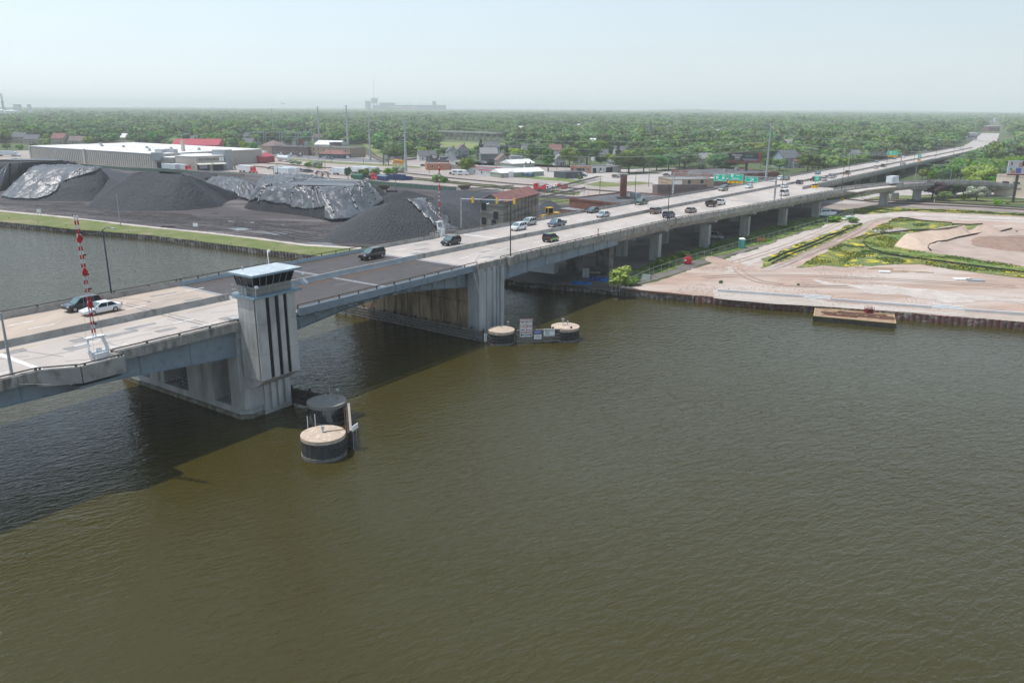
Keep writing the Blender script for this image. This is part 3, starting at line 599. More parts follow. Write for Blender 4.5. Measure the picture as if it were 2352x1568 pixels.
# bascule leaves
def leaf(a,b,label,outer):
 lf = thing('bascule_leaf',label,'drawbridge leaf')
 for n0,n1 in ((NFAR + .6,NMID - .4),(NMID + .4,-81.5)):
  mb = MB(); RR = [[SN(s,n0,zd(s) - .25),SN(s,n1,zd(s) - .25),SN(s,n1,zd(s)),SN(s,n0,zd(s))] for s in rng_s(a,b,3)]
  mb.rings(RR); mb.build('grating_deck',GRATE,lf)
  mb = MB()
  for e in ((a,a + .7) if outer < 0 else (b - .7,b),(b - .32,b) if outer < 0 else (a,a + .32)):
   z = zd(e[0]) + .01; mb.quad(SN(e[0],n0,z),SN(e[1],n0,z),SN(e[1],n1,z),SN(e[0],n1,z))
  mb.build('end_plate',JOINT,lf)
  mb = MB()
  nr = n1 if n0 < -100 else n0
  for k,nn in enumerate((n0 + .2,n1 - .5 if n0 < -100 else n0 + 1.1)):
   z0,z1 = zd(a) + .008,zd(b) + .008; mb.quad(SN(a + 1,nn,z0),SN(b - 1,nn,z1),SN(b - 1,nn + .35,z1),SN(a + 1,nn + .35,z0))
  mb.build('rust_streaks',M('rust_stain',(.20,.11,.045),(.10,.075,.06),1.2,.9,con=1.2),lf)
  mb = MB()
  for nn in ((n0 + n1) / 2 - 1.8,(n0 + n1) / 2 + 1.9):
   s = a + 2
   while s < b - 3: mb.quad(SN(s,nn,zd(s) + .012),SN(s + 3,nn,zd(s + 3) + .012),SN(s + 3,nn + .11,zd(s + 3) + .012),SN(s,nn + .11,zd(s) + .012)); s += 12.1
  mb.build('lane_dashes',M('worn_line_paint',(.30,.27,.23),(.18,.16,.15),2,.9),lf)
 for n,sg in ((-81,1),(NFAR,-1)):
  mb = MB(); sweep(mb,stn(a,b,3,n),[(-.28 * sg,0),(.22 * sg,-.45),(.28 * sg,-.45),(.28 * sg,.55),(-.1 * sg,.62)][::sg]); mb.build('steel_curb',STEELB if sg > 0 else M('grey_blue_curb',(.33,.38,.41),(.28,.33,.36),.6,.6),lf)
  mb = MB(); sweep(mb,stn(a,b,3,n),RAILBOX)
  k = int((b - a) / 3.2)
  for i in range(k + 1): s = a + (b - a) * i / k; mb.bar(SN(s,n,zd(s) + .5),SN(s,n,zd(s) + .95),.26,.14)
  mb.build('guard_rail',RAILM,lf)
 mb = MB(); sweep(mb,stn(a,b,3,NMID),MED); mb.build('median_barrier',M('pale_steel_barrier',(.40,.43,.44),(.33,.36,.37),.5,.6),lf)
 zb = lambda s: interp(s,[57,64.7,67.7,75.7,84.0,90,96,100.8,104,112],[8.4,8.9,9.35,10.25,10.8,10.45,9.85,9.2,8.75,8.6])
 for n in (-83.0,-93,-96,-106):
  mb = MB(); RR = []
  for s in rng_s(a - (2 if outer < 0 else 0),b + (2 if outer > 0 else 0),1.5):
   z0 = zb(s); RR.append([SN(s,n - .15,z0),SN(s,n + .15,z0),SN(s,n + .15,zd(s) - .3),SN(s,n - .15,zd(s) - .3)])
  mb.rings(RR); RR = [[(p[0] - ND * .25),(p[1] + ND * .25),(p[1] + ND * .25 + Vector((0,0,.08))),(p[0] - ND * .25 + Vector((0,0,.08)))] for p in RR]; mb.rings(RR)
  s = a + 1.5
  while s < b: mb.bar(SN(s,n + .2,zb(s)),SN(s,n + .2,zd(s) - .4),.08,.16); s += 3.05
  mb.build('girder',STEELB,lf)
 mb = MB(); s = a + 1
 while s < b:
  mb.bar(SN(s,-106,zd(s) - .5),SN(s,-83,zd(s) - .5),.2,.45); s += 3.05
 mb.build('floor_beams',STEELB,lf)
 s = a + 1.4
 while s < b - .3:                         # curved brackets under the walkway edge
  mb = MB(); z = zd(s) - .5
  mb.bar(SN(s,-83,z - .55),SN(s,-81.6,z - .55),.12,.1)
  mb.tube([SN(s,-81.6,z - .55),SN(s,-81.15,z - .5),SN(s,-80.95,z - .3),SN(s,-80.9,z)],.09,5)
  mb.bar(SN(s - 1.2,-81.6,z - .5),SN(s,-81.6,z - .5),.1,.35)
  mb.build('bracket',STEELB,lf); s += 3.05
 mb = MB(); sweep(mb,stn(a,b,3,-81.9),[(-.12,-.62),(.12,-.62),(.12,-.4),(-.12,-.4)]); mb.build('conduit',STEELB,lf)
 return lf
leaf(66.8,85.0,'left drawbridge leaf with dark steel grating next to the control tower',-1)
leaf(85.12,105.3,'right drawbridge leaf with dark steel grating beside the far river pier',1)
# exit ramp
RP = [(300,-68.5,9.75),(323,-66.6,9.5),(345,-62.6,9.1),(366,-57.5,8.7),(390,-50.0,8.1),(408,-41.5,7.4),(420,-32,6.7),(426,-18,5.6),(425,-2,4.2),(418,14,3.0),(408,28,2.0)]
rp = thing('exit_ramp','curving concrete exit ramp with pale box girder leaving the bridge to the right','ramp')
def ramp_rings():
 C = [SN(s,n,z) for s,n,z in RP]; out = []
 for i,p in enumerate(C):
  d = (C[min(i + 1,len(C) - 1)] - C[max(i - 1,0)]); d.z = 0; d.normalize(); out.append((p,Vector((d.y,-d.x,0))))
 R2 = []
 for i in range(len(out) - 1):
  for k in range(4):
   t = k / 4
   R2.append((out[i][0].lerp(out[i + 1][0],t),out[i][1].lerp(out[i + 1][1],t).normalized()))
 R2.append(out[-1]); return R2
RRG = ramp_rings(); hw = 4.3
def rsweep(prof,name,mat,lo=0,hi=None):
 mb = MB(); mb.rings([[p + q * a + Vector((0,0,b)) for a,b in prof] for p,q in RRG[lo:hi]]); return mb.build(name,mat,rp)
# centre of RP is the outer (right) edge minus half the width
for i in range(len(RRG)): RRG[i] = (RRG[i][0] - RRG[i][1] * 2.2,RRG[i][1])
rsweep([(-hw,-.35),(hw,-.35),(hw,0),(-hw,0)],'deck',M('fresh_ramp_concrete',(.56,.49,.44),(.50,.43,.39),.3,.9),2)
rsweep([(-hw + 1.3,-1.9),(hw - 1.3,-1.9),(hw - .3,-.36),(-hw + .3,-.36)],'box_girder',CONC,4)
rsweep([(hw - .22,0),(hw + .05,-.62),(hw + .22,-.62),(hw + .2,.75),(hw,.8)],'parapet',CONC,9)
rsweep([(-hw - .22,-.62),(-hw - .05,-.62),(-hw + .22,0),(-hw,.8),(-hw - .2,.75)],'parapet',CONC,2)
rsweep([(hw + .03,.95),(hw + .15,.95),(hw + .15,1.07),(hw + .03,1.07)],'guard_rail',RAILM,9)
mb = MB()
for p,q in RRG[9:]: mb.bar(p + q * (hw + .09) + Vector((0,0,.7)),p + q * (hw + .09) + Vector((0,0,.95)),.2,.14)
mb.build('rail_posts',RAILM,rp)
for i in (9,14,19,24,29):
 if i < len(RRG):
  p,q = RRG[i]; a = math.atan2(q.y,q.x); z = p.z - 1.9
  mb = MB(); mb.box((p.x,p.y,LZ - .3),(3.0,1.7,z - LZ - .7),a); mb.build('column',COLM,rp)
  mb = MB(); A = q * 4.0; d = Vector((-q.y,q.x,0)) * .85
  c = Vector((p.x,p.y,0)); ring = lambda w_,z_: [c - q * w_ - d + Vector((0,0,z_)),c + q * w_ - d + Vector((0,0,z_)),c + q * w_ + d + Vector((0,0,z_)),c - q * w_ + d + Vector((0,0,z_))]
  mb.rings([ring(1.5,z - 1.3),ring(3.6,z - .5),ring(3.6,z)]); mb.build('pier_cap',COLM,rp)
# ------------------------------------------------------------------ helpers in picture coordinates of the plan
def PX(p):
 q = Vector(p) - Vector((0,0,CAMH)); c = q.dot(fw)
 if c <= 0: return (-9999,-9999)
 return W0 / 2 + F0 * q.dot(RV) / c,H0 / 2 - F0 * q.dot(UV) / c
# ------------------------------------------------------------------ trees
LEAF = {
 'mid_green_leaves': M('mid_green_leaves',(.095,.19,.028),(.15,.26,.048),.35,.75,vary=1,spec=.2),
 'dark_green_leaves': M('dark_green_leaves',(.055,.115,.033),(.085,.16,.045),.35,.75,vary=1,spec=.2),
 'yellow_green_leaves': M('yellow_green_leaves',(.19,.28,.03),(.25,.34,.05),.35,.75,vary=.6,spec=.2),
 'far_leaves': M('far_leaves',(.09,.165,.055),(.165,.25,.08),.05,.8,vary=1.0,spec=.15),
 'purple_leaves': M('purple_leaves',(.07,.045,.05),(.10,.065,.065),.5,.8,spec=.2),
 'blossom_leaves': M('blossom_leaves',(.10,.17,.05),(.55,.56,.48),1.6,.8,spec=.2),
 'spruce_needles': M('spruce_needles',(.04,.085,.055),(.065,.12,.075),.8,.8,vary=.6,spec=.15)}
BARK = M('bark',(.10,.08,.06),(.06,.05,.04),3,.95)
def crown_mesh(seed,rx,rz,zc,lobes,cards,size,core=True,shape='round'):
 rg_ = random.Random(seed); mb = MB(); L = []
 for i in range(lobes):
  if shape == 'cone':
   t = (i + .5) / lobes; a = rg_.uniform(0,6.28); r = rx * (1 - t) * .55
   L.append((Vector((math.cos(a) * r,math.sin(a) * r,zc - rz + 2 * rz * t)),rx * (.15 + .55 * (1 - t)),rz * .22))
  else:
   a = i * 2.4 + rg_.uniform(-.5,.5); t = (i + .5) / lobes; zz = -0.75 + 1.5 * t
   rr = rx * .60 * math.sqrt(max(.05,1 - zz * zz)) * rg_.uniform(.75,1.15)
   lr = rx * rg_.uniform(.34,.50) * (1 - .25 * max(0,zz))
   L.append((Vector((math.cos(a) * rr,math.sin(a) * rr,zc + zz * rz * .72)),lr,lr * rg_.uniform(.75,1.0) * min(1.4,rz / rx)))
 for c,lr,lz in L:
  if core: mb.ball(c,lr * .80,7,5,sq=lz / lr)
 per = cards // len(L)
 for c,lr,lz in L:
  for k in range(per):
   z = rg_.uniform(-.7,1); a = rg_.uniform(0,6.283); q = math.sqrt(1 - z * z); d = Vector((q * math.cos(a),q * math.sin(a),z))
   f = rg_.uniform(.78,1.12); p = c + Vector((d.x * lr * f,d.y * lr * f,d.z * lz * f))
   nn = (d + Vector((rg_.uniform(-1,1),rg_.uniform(-1,1),rg_.uniform(-.6,1))) * .55).normalized()
   u = nn.orthogonal().normalized(); ang = rg_.uniform(0,3.14); u = u * math.cos(ang) + nn.cross(u) * math.sin(ang); v = nn.cross(u); s = size * rg_.uniform(.6,1.3)
   mb.add([p - u * s * .5,p + v * s * .42,p + u * s * .5 + nn * s * .12,p - v * s * .42],[(0,1,2,3)])
 return mb
def trunk_mb(h,r,rx,zc,seed):
 rg_ = random.Random(seed); mb = MB(); mb.tube([(0,0,-.3),(.05,0,h * .3),(rg_.uniform(-.2,.2),rg_.uniform(-.2,.2),h * .75)],r,7,r2=r * .35)
 for k in range(5):
  a = k * 1.3 + rg_.uniform(0,1); z0 = h * rg_.uniform(.28,.55)
  mb.tube([(0,0,z0),(math.cos(a) * rx * .3,math.sin(a) * rx * .3,z0 + h * .13),(math.cos(a) * rx * .62,math.sin(a) * rx * .62,z0 + h * .3)],r * .45,5,r2=r * .1)
 return mb
PROTO = {}
def tree_proto(key,seed,rx,rz,zc,h,lobes,cards,size,leaf,name='tree',shape='round',tr=.28):
 PROTO[key] = (crown_mesh(seed,rx,rz,zc,lobes,cards,size,True,shape).mesh('crown'),trunk_mb(h,tr,rx,zc,seed).mesh('trunk'),LEAF[leaf],name)
 PROTO[key][0].materials.append(LEAF[leaf]); PROTO[key][1].materials.append(BARK)
tree_proto('r1',1,4.6,4.3,6.3,11,13,2600,.55,'mid_green_leaves')
tree_proto('r2',2,4.2,5.2,7.2,12.5,14,2600,.55,'mid_green_leaves')
tree_proto('r3',3,5.4,4.4,6.4,11.5,15,2800,.6,'dark_green_leaves')
tree_proto('y1',4,4.2,4.0,6.0,10.5,12,2200,.55,'yellow_green_leaves')
tree_proto('p1',5,3.8,3.8,5.6,8.5,11,2000,.5,'purple_leaves')
tree_proto('b1',6,3.4,3.4,4.6,7,11,2000,.5,'blossom_leaves')
tree_proto('c1',7,3.0,6.0,7.0,12.5,12,2000,.5,'spruce_needles','spruce_tree','cone')
tree_proto('t1',8,2.7,5.6,7.5,12,13,2000,.5,'dark_green_leaves')
tree_proto('s1',9,2.2,2.0,2.1,3.2,9,1100,.35,'mid_green_leaves','bush',tr=.1)
tree_proto('s2',10,2.2,1.8,1.9,3,9,1100,.35,'blossom_leaves','bush',tr=.1)
tree_proto('ys',11,2.0,2.6,3.2,5.2,10,900,.42,'yellow_green_leaves',tr=.1)
TREES = []
def tree(key,pos,sc=1.0,label=None,group=None,rz=None,sxy=None):
 cm,tm,lm,nm = PROTO[key]
 rg_ = random.Random(int(pos[0] * 7 + pos[1] * 13))
 t = thing(nm,label,'tree' if 'tree' in nm else 'bush',pos,rg_.uniform(0,6.28) if rz is None else rz,group)
 t.scale = (sc * (sxy or 1),sc * (sxy or 1),sc)
 for n_,me in (('crown',cm),('trunk',tm)):
  o = bpy.data.objects.new(n_,me); COL.objects.link(o); o.parent = t
 TREES.append((pos[0],pos[1],5 * sc)); return t
def TR(key,x,y,top=None,label=None,z=LZ):
 """tree whose foot (and crown top) were measured"""
 p = G(x,y,z); base = {'r1': 10.6,'r2': 12.4,'r3': 10.8,'y1': 10.0,'p1': 9.4,'b1': 8,'c1': 13,'t1': 13.1,'s1': 4.1,'s2': 3.7,'ys': 5.8}[key]
 sc = HT(x,y,top,z) / base if top else 1
 return tree(key,p,sc,label,sxy={'t1': 1.35,'c1': 1.1,'s1': 1.3,'s2': 1.4}.get(key,1.55))
# trees that can be told apart in the picture
for a in (
 ('t1',800,413,380,'dense dark green tree standing beside the white trailers and the green fence'),
 ('s1',835,408,384,'low leafy tree between the trailers behind the green skip'),
 ('s1',862,405,384,'bushy green tree right of the white trailers'),
 ('s2',912,402,379,'wide pale bush growing at the foot of the second tall steel power pole'),
 ('s1',893,404,383,'green shrub left of the pale bush by the tall power pole'),
 ('s2',673,378,365,'pale flowering bush left of two by the rail line'),
 ('s1',688,380,369,'low green bush beside the pale flowering bush by the tanker'),
 ('s1',708,386,370,'green bush behind the row of parked cars'),
 ('s2',729,386,366,'pale flowering tree behind the parked pickup trucks'),
 ('s1',735,389,378,'yellow green shrub below the pale flowering tree'),
 ('r2',1074,400,360,'round green tree standing alone in front of the white building with red trim'),
 ('s1',1004,419,397,'dark green bush on the strip between rail tracks behind the red and white barrier arm'),
 ('s1',1020,420,405,'smaller bush right of the dark bush between the rail tracks'),
 ('c1',1104,370,322,'tall dark spruce left of the green grey house'),
 ('c1',1163,378,332,'dark spruce right of the green grey house'),
 ('r1',1081,362,342,'green tree in the gap behind the brown roofed houses'),
 ('t1',1222,382,323,'tall slim light green tree beside the sage green metal building'),
 ('t1',1259,394,333,'tall dark rounded street tree left of the white cottage'),
 ('r2',1308,384,333,'tall green street tree right of the white cottage'),
 ('r2',1348,380,313,'tallest broad green tree behind the orange and white garage'),
 ('r2',1376,366,318,'broad green tree behind the white gabled house'),
 ('r1',1380,379,356,'small round dark green tree in front of the white gabled house'),
 ('y1',1399,378,351,'small bright green tree right of the white gabled house'),
 ('c1',1418,376,333,'dark conifer between two houses right of the garage'),
 ('r3',1444,398,344,'large dark green tree on the lawn at the road corner'),
 ('r3',1478,397,350,'large dark green tree behind the corner lawn'),
 ('r3',1508,392,352,'dark spreading tree along the street by the tall twin lamps'),
 ('r3',1535,390,350,'dark tree behind the twin armed street lamps'),
 ('r3',1572,388,340,'dark tree left of the red roofed house'),
 ('r3',1600,400,371,'wide low reddish green tree left of the billboard'),
 ('r3',1660,398,349,'dark green tree directly left of the large billboard'),
 ('r3',1688,385,355,'dark green tree behind the billboard'),
 ('y1',1735,368,323,'yellow green tree behind the billboard by the tall steel pole'),
 ('r1',1790,392,362,'green tree left of the grey house beyond the highway'),
 ('r2',1855,395,345,'bushy tree beyond the highway before the second sign gantry'),
 ('r2',1880,393,350,'green tree behind the far parapet left of the second sign gantry'),
 ('r1',1912,385,350,'green tree behind the parapet at the second sign gantry'),
 ('p1',2140,459,412,'dark purple leaved tree in front of the curving ramp'),
 ('r3',2180,455,419,'dark green tree between the purple tree and the ramp pier'),
 ('r1',2167,462,436,'bright green young tree on the grass beside the purple tree'),
 ('s1',2215,460,441,'bright green spreading bush on the verge by the blossoming tree'),
 ('b1',2242,462,425,'white blossoming tree on the grass verge before the ramp end'),
 ('p1',2212,448,416,'dark red leaved tree behind the blossoming tree'),
 ('y1',2247,438,374,'large light green tree where the ramp meets the ground'),
 ('r1',2268,440,395,'green tree behind the large light green tree at the ramp end'),
 ('s1',2291,472,456,'small dark green bush beside the rail line left of the brown billboard post'),
 ('ys',2315,470,460,'small yellow green bush at the foot of the brown billboard post'),
 ('ys',1424,667,607,'bright yellow green sapling at the fence corner by the river wall'),
 ('s1',1546,600,583,'small green shrub on the fence line near the red machine'),
 ('s1',1502,620,606,'green shrub in the weed strip by the fence under the bridge'),
 ('s1',2335,533,529,'low green shrub on the brown soil mound'),
 ('s1',1655,651,643,'small green weed clump on the bare dirt lot near the river wall'),
 ('s1',1833,656,650,'tiny green weed clump on the dirt lot behind the white wall'),
 ('s1',1333,414,402,'green bush beside the dark grey shed'),
 ('s1',17,343,328,'yellow green bush left of the long white roofed warehouse'),
 ('s1',45,345,330,'yellow green bush by the parked white lorry'),
 ('s1',78,343,327,'round green bush at the left end of the long white roofed warehouse')):
 TR(*a)
for i_,(x,y,top) in enumerate(((1000,362,340),(1020,358,338),(1095,352,333),(1150,350,330),(1182,364,338),(1200,366,340),(1243,366,333),(1330,350,320),(1402,356,330),(1442,374,343),(1462,370,341),(930,360,334),(972,356,338),(1258,356,326),(1290,350,320),(1350,358,320),(1500,382,345),(1530,378,342),(1560,384,348),(1640,386,350),(1690,376,340),(1768,374,340),(1762,388,360),(1835,372,350),(1940,378,348),(1962,372,342),(2003,360,335),(2052,352,330),(2092,350,328),(2142,344,322),(105,338,316),(15,322,306),(60,322,304),(100,325,307),(205,334,312),(1232,352,326),(1312,360,334),(1420,350,325))):
 TR(('r1','r3','r2','r3','y1')[i_ % 5],x,y,top,'leafy tree growing among the houses and streets of the town').__setitem__('group','trees among the houses')
# houses are listed here so that the woodland keeps clear of them
HOUSES = [
 (983,369,13,8,3.4,.35,'white','greyroof','low white house with grey roof behind the dark brewery building'),
 (1040,366,8,9,5.6,.25,'pale','greyroof','pale grey house with light roof left of the brown roofed house'),
 (1064,363,9,10,6.0,.25,'grey','brownroof','grey two storey house with steep brown roof and gable front'),
 (1124,373,12,9,6.0,.25,'greengrey','lightroof','green grey two storey house between two dark spruces'),
 (1132,356,12,9,6.4,.3,'grey','greyroof','grey roofed house behind the green grey house'),
 (1158,381,9,10,3.6,.25,'tan','brownroof','small tan house with steep brown gable and white window'),
 (1219,362,12,10,6.0,.2,'white','greyroof','white hip roofed house behind the slim light green tree'),
 (953,358,6,8,6.4,.2,'bluegrey','greyroof','narrow blue grey house half hidden by trees near the big power pole'),
 (1277,367,9,9,7.0,.2,'white','redbrown','tall white house with red brown roof between two street trees'),
 (1287,381,7,8,4.2,.2,'white','lightroof','small white cottage with gabled porch by the street'),
 (1328,375,8,8,6.0,.2,'tan','greyroof','beige two storey house behind the orange and white garage'),
 (1381,370,11,8,4.6,.2,'white','greyroof','white gabled house with dark grey roof behind the round tree'),
 (1427,364,9,8,5.6,.2,'pale','greyroof','pale house between the conifer and the large dark tree'),
 (1474,352,14,9,4,.1,'tan','brownroof','long low house with brown roof below the church'),
 (1532,352,12,8,4,.2,'tan','redbrown','red brown roofed house among the trees right of the church'),
 (1622,376,11,8,3.6,.3,'tan','lightroof','grey roofed house with small red gable left of the billboard'),
 (42,329,14,10,6.2,-.2,'tan','greyroof','large tan house with steep grey roof at the far left'),
 (71,331,15,10,4.6,-.1,'tan','greyroof','tan gabled house with dark grey roof right of the large tan house'),
 (133,332,13,11,6.0,-.1,'tan','redbrown','hip roofed brown house at the left edge of the warehouse'),
 (168,332,22,10,3.6,-.1,'tan','brownroof','long brown roofed house behind the white warehouse roof'),
 (452,333,14,9,5,-.1,'pale','greyroof','grey roofed house right behind the red warehouse roof'),
 (474,333,8,8,4.4,-.1,'tan','redbrown','small red brown gabled house near the red warehouse'),
 (1814,352,9,8,4.6,.4,'white','greyroof','white gabled house in the trees above the highway'),
 (1800,356,16,9,3.4,.4,'tan','brownroof','long brown roofed house left of the white gabled one'),
 (1848,354,14,9,3.6,.4,'tan','brownroof','tan roofed house in front of the trees beyond the highway'),
 (1818,386,14,11,6.4,.5,'bluegrey','greyroof','large blue grey house with brown grey roof beside the highway'),
 (1834,386,9,9,4.5,.5,'white','redbrown','white house with orange red roof next to the large blue grey house'),
 (2114,348,17,12,6.6,.5,'white','greyroof','white two storey house with gabled porch past the second gantry'),
]
# woodland
def town_edge(x):                             # picture row of the near edge of the wood
 return interp(x,[-200,30,180,340,480,500,590,600,850,860,880,985,1000,1010,1160,1170,1240,1420,1470,1600,1700,1740,1800,1840,2200,2225,2290,2500],
      [333,329,329,336,340,344,344,333,333,336,368,368,345,314,318,345,350,358,376,380,374,366,370,392,425,438,440,446])
def blocked(X,Y):
 s = X * SD.x + Y * SD.y; n = X * ND.x + Y * ND.y
 if 850 < s < 3400:
  c = interp(s,[850,993,1080,1200,1341,1560,1811,2300,3500],[-94,-96,-100,-108,-118,-134,-150,-190,-300])
  if abs(n - c) < 17 + (6 if s > 1000 else 0) or (880 < s < 1560 and 0 < n - c < 38): return True
 if -118 < n < -74 and s < 900: return True
 for (rx_,ry_,rr_) in CLEAR:
  if (X - rx_) ** 2 + (Y - ry_) ** 2 < rr_ * rr_: return True
 return False
CLEAR = [(SN(s_,n_).x,SN(s_,n_).y,11) for s_,n_ in ((300,-62),(323,-60),(345,-56),(366,-52),(390,-45),(408,-38),(420,-28),(426,-15),(425,-2),(418,14))]
for h_ in HOUSES: p = G(h_[0],h_[1]); CLEAR.append((p.x,p.y + 3,h_[2] * .55 + 5)); CLEAR.append((p.x * .975,p.y * .975,7 + h_[2] * .2))
CLEAR += [(G(x,y).x,G(x,y).y,r) for x,y,r in ((1485,331,22),(640,340,40),(760,337,30),(690,341,18),(20,272,130),(60,272,120),(300,296,60),(1660,382,22))]
FARH = []; rf = random.Random(77)
while len(FARH) < 46:
 x,y = rf.uniform(20,2330),rf.uniform(284,338)
 if y > town_edge(x) - 6 or 840 < x < 1010 and y < 300: continue
 p = G(x,y)
 if blocked(p.x,p.y): continue
 FARH.append((p.x,p.y,rf.uniform(10,17))); L_ = p.length
 CLEAR.append((p.x,p.y,13))
 for k in range(1,15): f = 1 - k * 14 / L_; CLEAR.append((p.x * f,p.y * f,8 + rf.uniform(0,4)))
rw = random.Random(11); PTS = []
dd = 380.0
while dd < 9500:
 sp = 10.5 if dd < 900 else 10.5 * (dd / 900) ** .72
 a0,a1 = -38,38
 k = int(dd * R_(a1 - a0) / sp)
 for i in range(k):
  a = R_(a0 + (a1 - a0) * (i + rw.random()) / k); r = dd + rw.uniform(-.5,.5) * sp
  X,Y = r * math.sin(a),r * math.cos(a)
  x,y = PX((X,Y,LZ))
  if x < -150 or x > 2500 or y > town_edge(x): continue
  if blocked(X,Y): continue
  if 1225 > r > 860 and -620 < X < -120 and False: continue
  if mnoise.noise(Vector((X * .005,Y * .005,3))) > .30 and r > 850: continue
  s_ = X * SD.x + Y * SD.y; n_ = X * ND.x + Y * ND.y
  hm = 9
  if 1990 < x < 2294 and s_ < 1650 and n_ > interp(s_,[700,993,1341,1600],[-84,-92,-114,-135]) and PX((X,Y,LZ + 15))[1] < interp(x,[1990,2035,2154,2226,2262,2294],[396,388,370,350,336,313]):
   hm = next((q for q in (.8,.65,.5,.38) if PX((X,Y,LZ + 14 * q))[1] > interp(x,[1990,2035,2154,2226,2262,2294],[394,386,368,348,334,311])),0)
   if not hm: continue
  PTS.append((r,X,Y,sp / 9.0,hm))
 dd += sp * .8
PTS.sort()
NB = 190
near,far = PTS[:NB],PTS[NB:]
def side_of(x): return 'left' if x < 800 else 'middle' if x < 1700 else 'right'
for r,X,Y,k,hm in near:
 key = rw.choice(['r1','r2','r3','r1','r2','r3','y1','r3'])
 lab = {'r1': 'leafy mid green broadleaf tree in the wood edge behind the town','r2': 'tall mid green broadleaf tree in the wood edge behind the town','r3': 'dark green spreading tree in the wood edge behind the town','y1': 'yellowish green tree in the wood edge behind the town'}[key]
 tree(key,(X,Y,LZ),min(hm,rw.uniform(.75,1.15)),lab,'woodland edge trees')
pc = bpy.data.collections.new('woodland_parts')
for q in range(7):
 rr = random.Random(50 + q); rx = 5.6 + rr.uniform(-.8,.8)
 mb = crown_mesh(100 + q,rx,4.6 + rr.uniform(-.8,1.2),7.6,9,420,1.5)
 o = bpy.data.objects.new('woodland_tree',mb.mesh('woodland_tree')); o.data.materials.append(LEAF['far_leaves'] if q else LEAF['dark_green_leaves']); pc.objects.link(o)
me = bpy.data.meshes.new('woodland'); me.from_pydata([(X,Y,LZ) for _,X,Y,k,hm in far],[],[])
sa = me.attributes.new('scl','FLOAT_VECTOR','POINT'); ra = me.attributes.new('rot','FLOAT_VECTOR','POINT')
sv = []; rv = []
for r,X,Y,k,hm in far:
 big = mnoise.noise(Vector((X * .006,Y * .006,9))); h = rw.uniform(.6,1.35) * (1 + .35 * big); kk = max(1,k * .92)
 sv += [kk * rw.uniform(.85,1.25),kk * rw.uniform(.85,1.25),min(hm,h * (1 + .10 * (kk - 1)))]; rv += [0,0,rw.uniform(0,6.28)]
sa.data.foreach_set('vector',sv); ra.data.foreach_set('vector',rv)
wo_ = bpy.data.objects.new('woodland',me); COL.objects.link(wo_); tag(wo_,kind='stuff')
ng = bpy.data.node_groups.new('woodland','GeometryNodeTree'); ng.interface.new_socket('Geometry',in_out='INPUT',socket_type='NodeSocketGeometry'); ng.interface.new_socket('Geometry',in_out='OUTPUT',socket_type='NodeSocketGeometry')
gi = ng.nodes.new('NodeGroupInput'); go = ng.nodes.new('NodeGroupOutput'); ip = ng.nodes.new('GeometryNodeInstanceOnPoints'); ci = ng.nodes.new('GeometryNodeCollectionInfo')
ci.inputs[0].default_value = pc; ci.inputs[1].default_value = True; ci.inputs[2].default_value = True
ip.inputs['Pick Instance'].default_value = True
for nm_,sk in (('rot','Rotation'),('scl','Scale')):
 na = ng.nodes.new('GeometryNodeInputNamedAttribute'); na.data_type = 'FLOAT_VECTOR'; na.inputs[0].default_value = nm_
 ng.links.new(na.outputs[0],ip.inputs[sk])
rnd = ng.nodes.new('FunctionNodeRandomValue'); rnd.data_type = 'INT';
rnd.inputs[4].default_value = 0; rnd.inputs[5].default_value = 6
ng.links.new(rnd.outputs[2],ip.inputs['Instance Index'])
ng.links.new(gi.outputs[0],ip.inputs['Points']); ng.links.new(ci.outputs[0],ip.inputs['Instance']); ng.links.new(ip.outputs[0],go.inputs[0])
md = wo_.modifiers.new('woodland','NODES'); md.node_group = ng
# low wooded hills on the horizon
def hills(d0,d1,amp,seed,name='hills'):
 mb = MB(); RR = []
 nA = 260
 for k in range(9):
  t = k / 8; r = lerp(d0,d1,t); ring = []
  for i in range(nA + 1):
   a = R_(-42 + 84 * i / nA); X,Y = r * math.sin(a),r * math.cos(a)
   h = (mnoise.noise(Vector((X * .0006,Y * .0006,seed))) * .5 + .62) * amp * math.sin(math.pi * min(1,t * .9 + .0)) ** .7
   h += max(0,math.exp(-((math.degrees(a) - 12.3) / 2.2) ** 2)) * amp * .45 * math.sin(math.pi * t)
   h += mnoise.noise(Vector((X * .02,Y * .02,seed))) * 4 + mnoise.noise(Vector((X * .007,Y * .007,seed))) * 5
   ring.append((X,Y,LZ - 2 + max(0,h)))
  RR.append(ring)
 mb.rings(RR,0,True,False,False)
 tag(mb.build(name,M('wooded_hills',(.035,.07,.022),(.06,.10,.03),.01,.9)),kind='structure')
hills(6500,9000,30,2); hills(9300,13500,44,5)
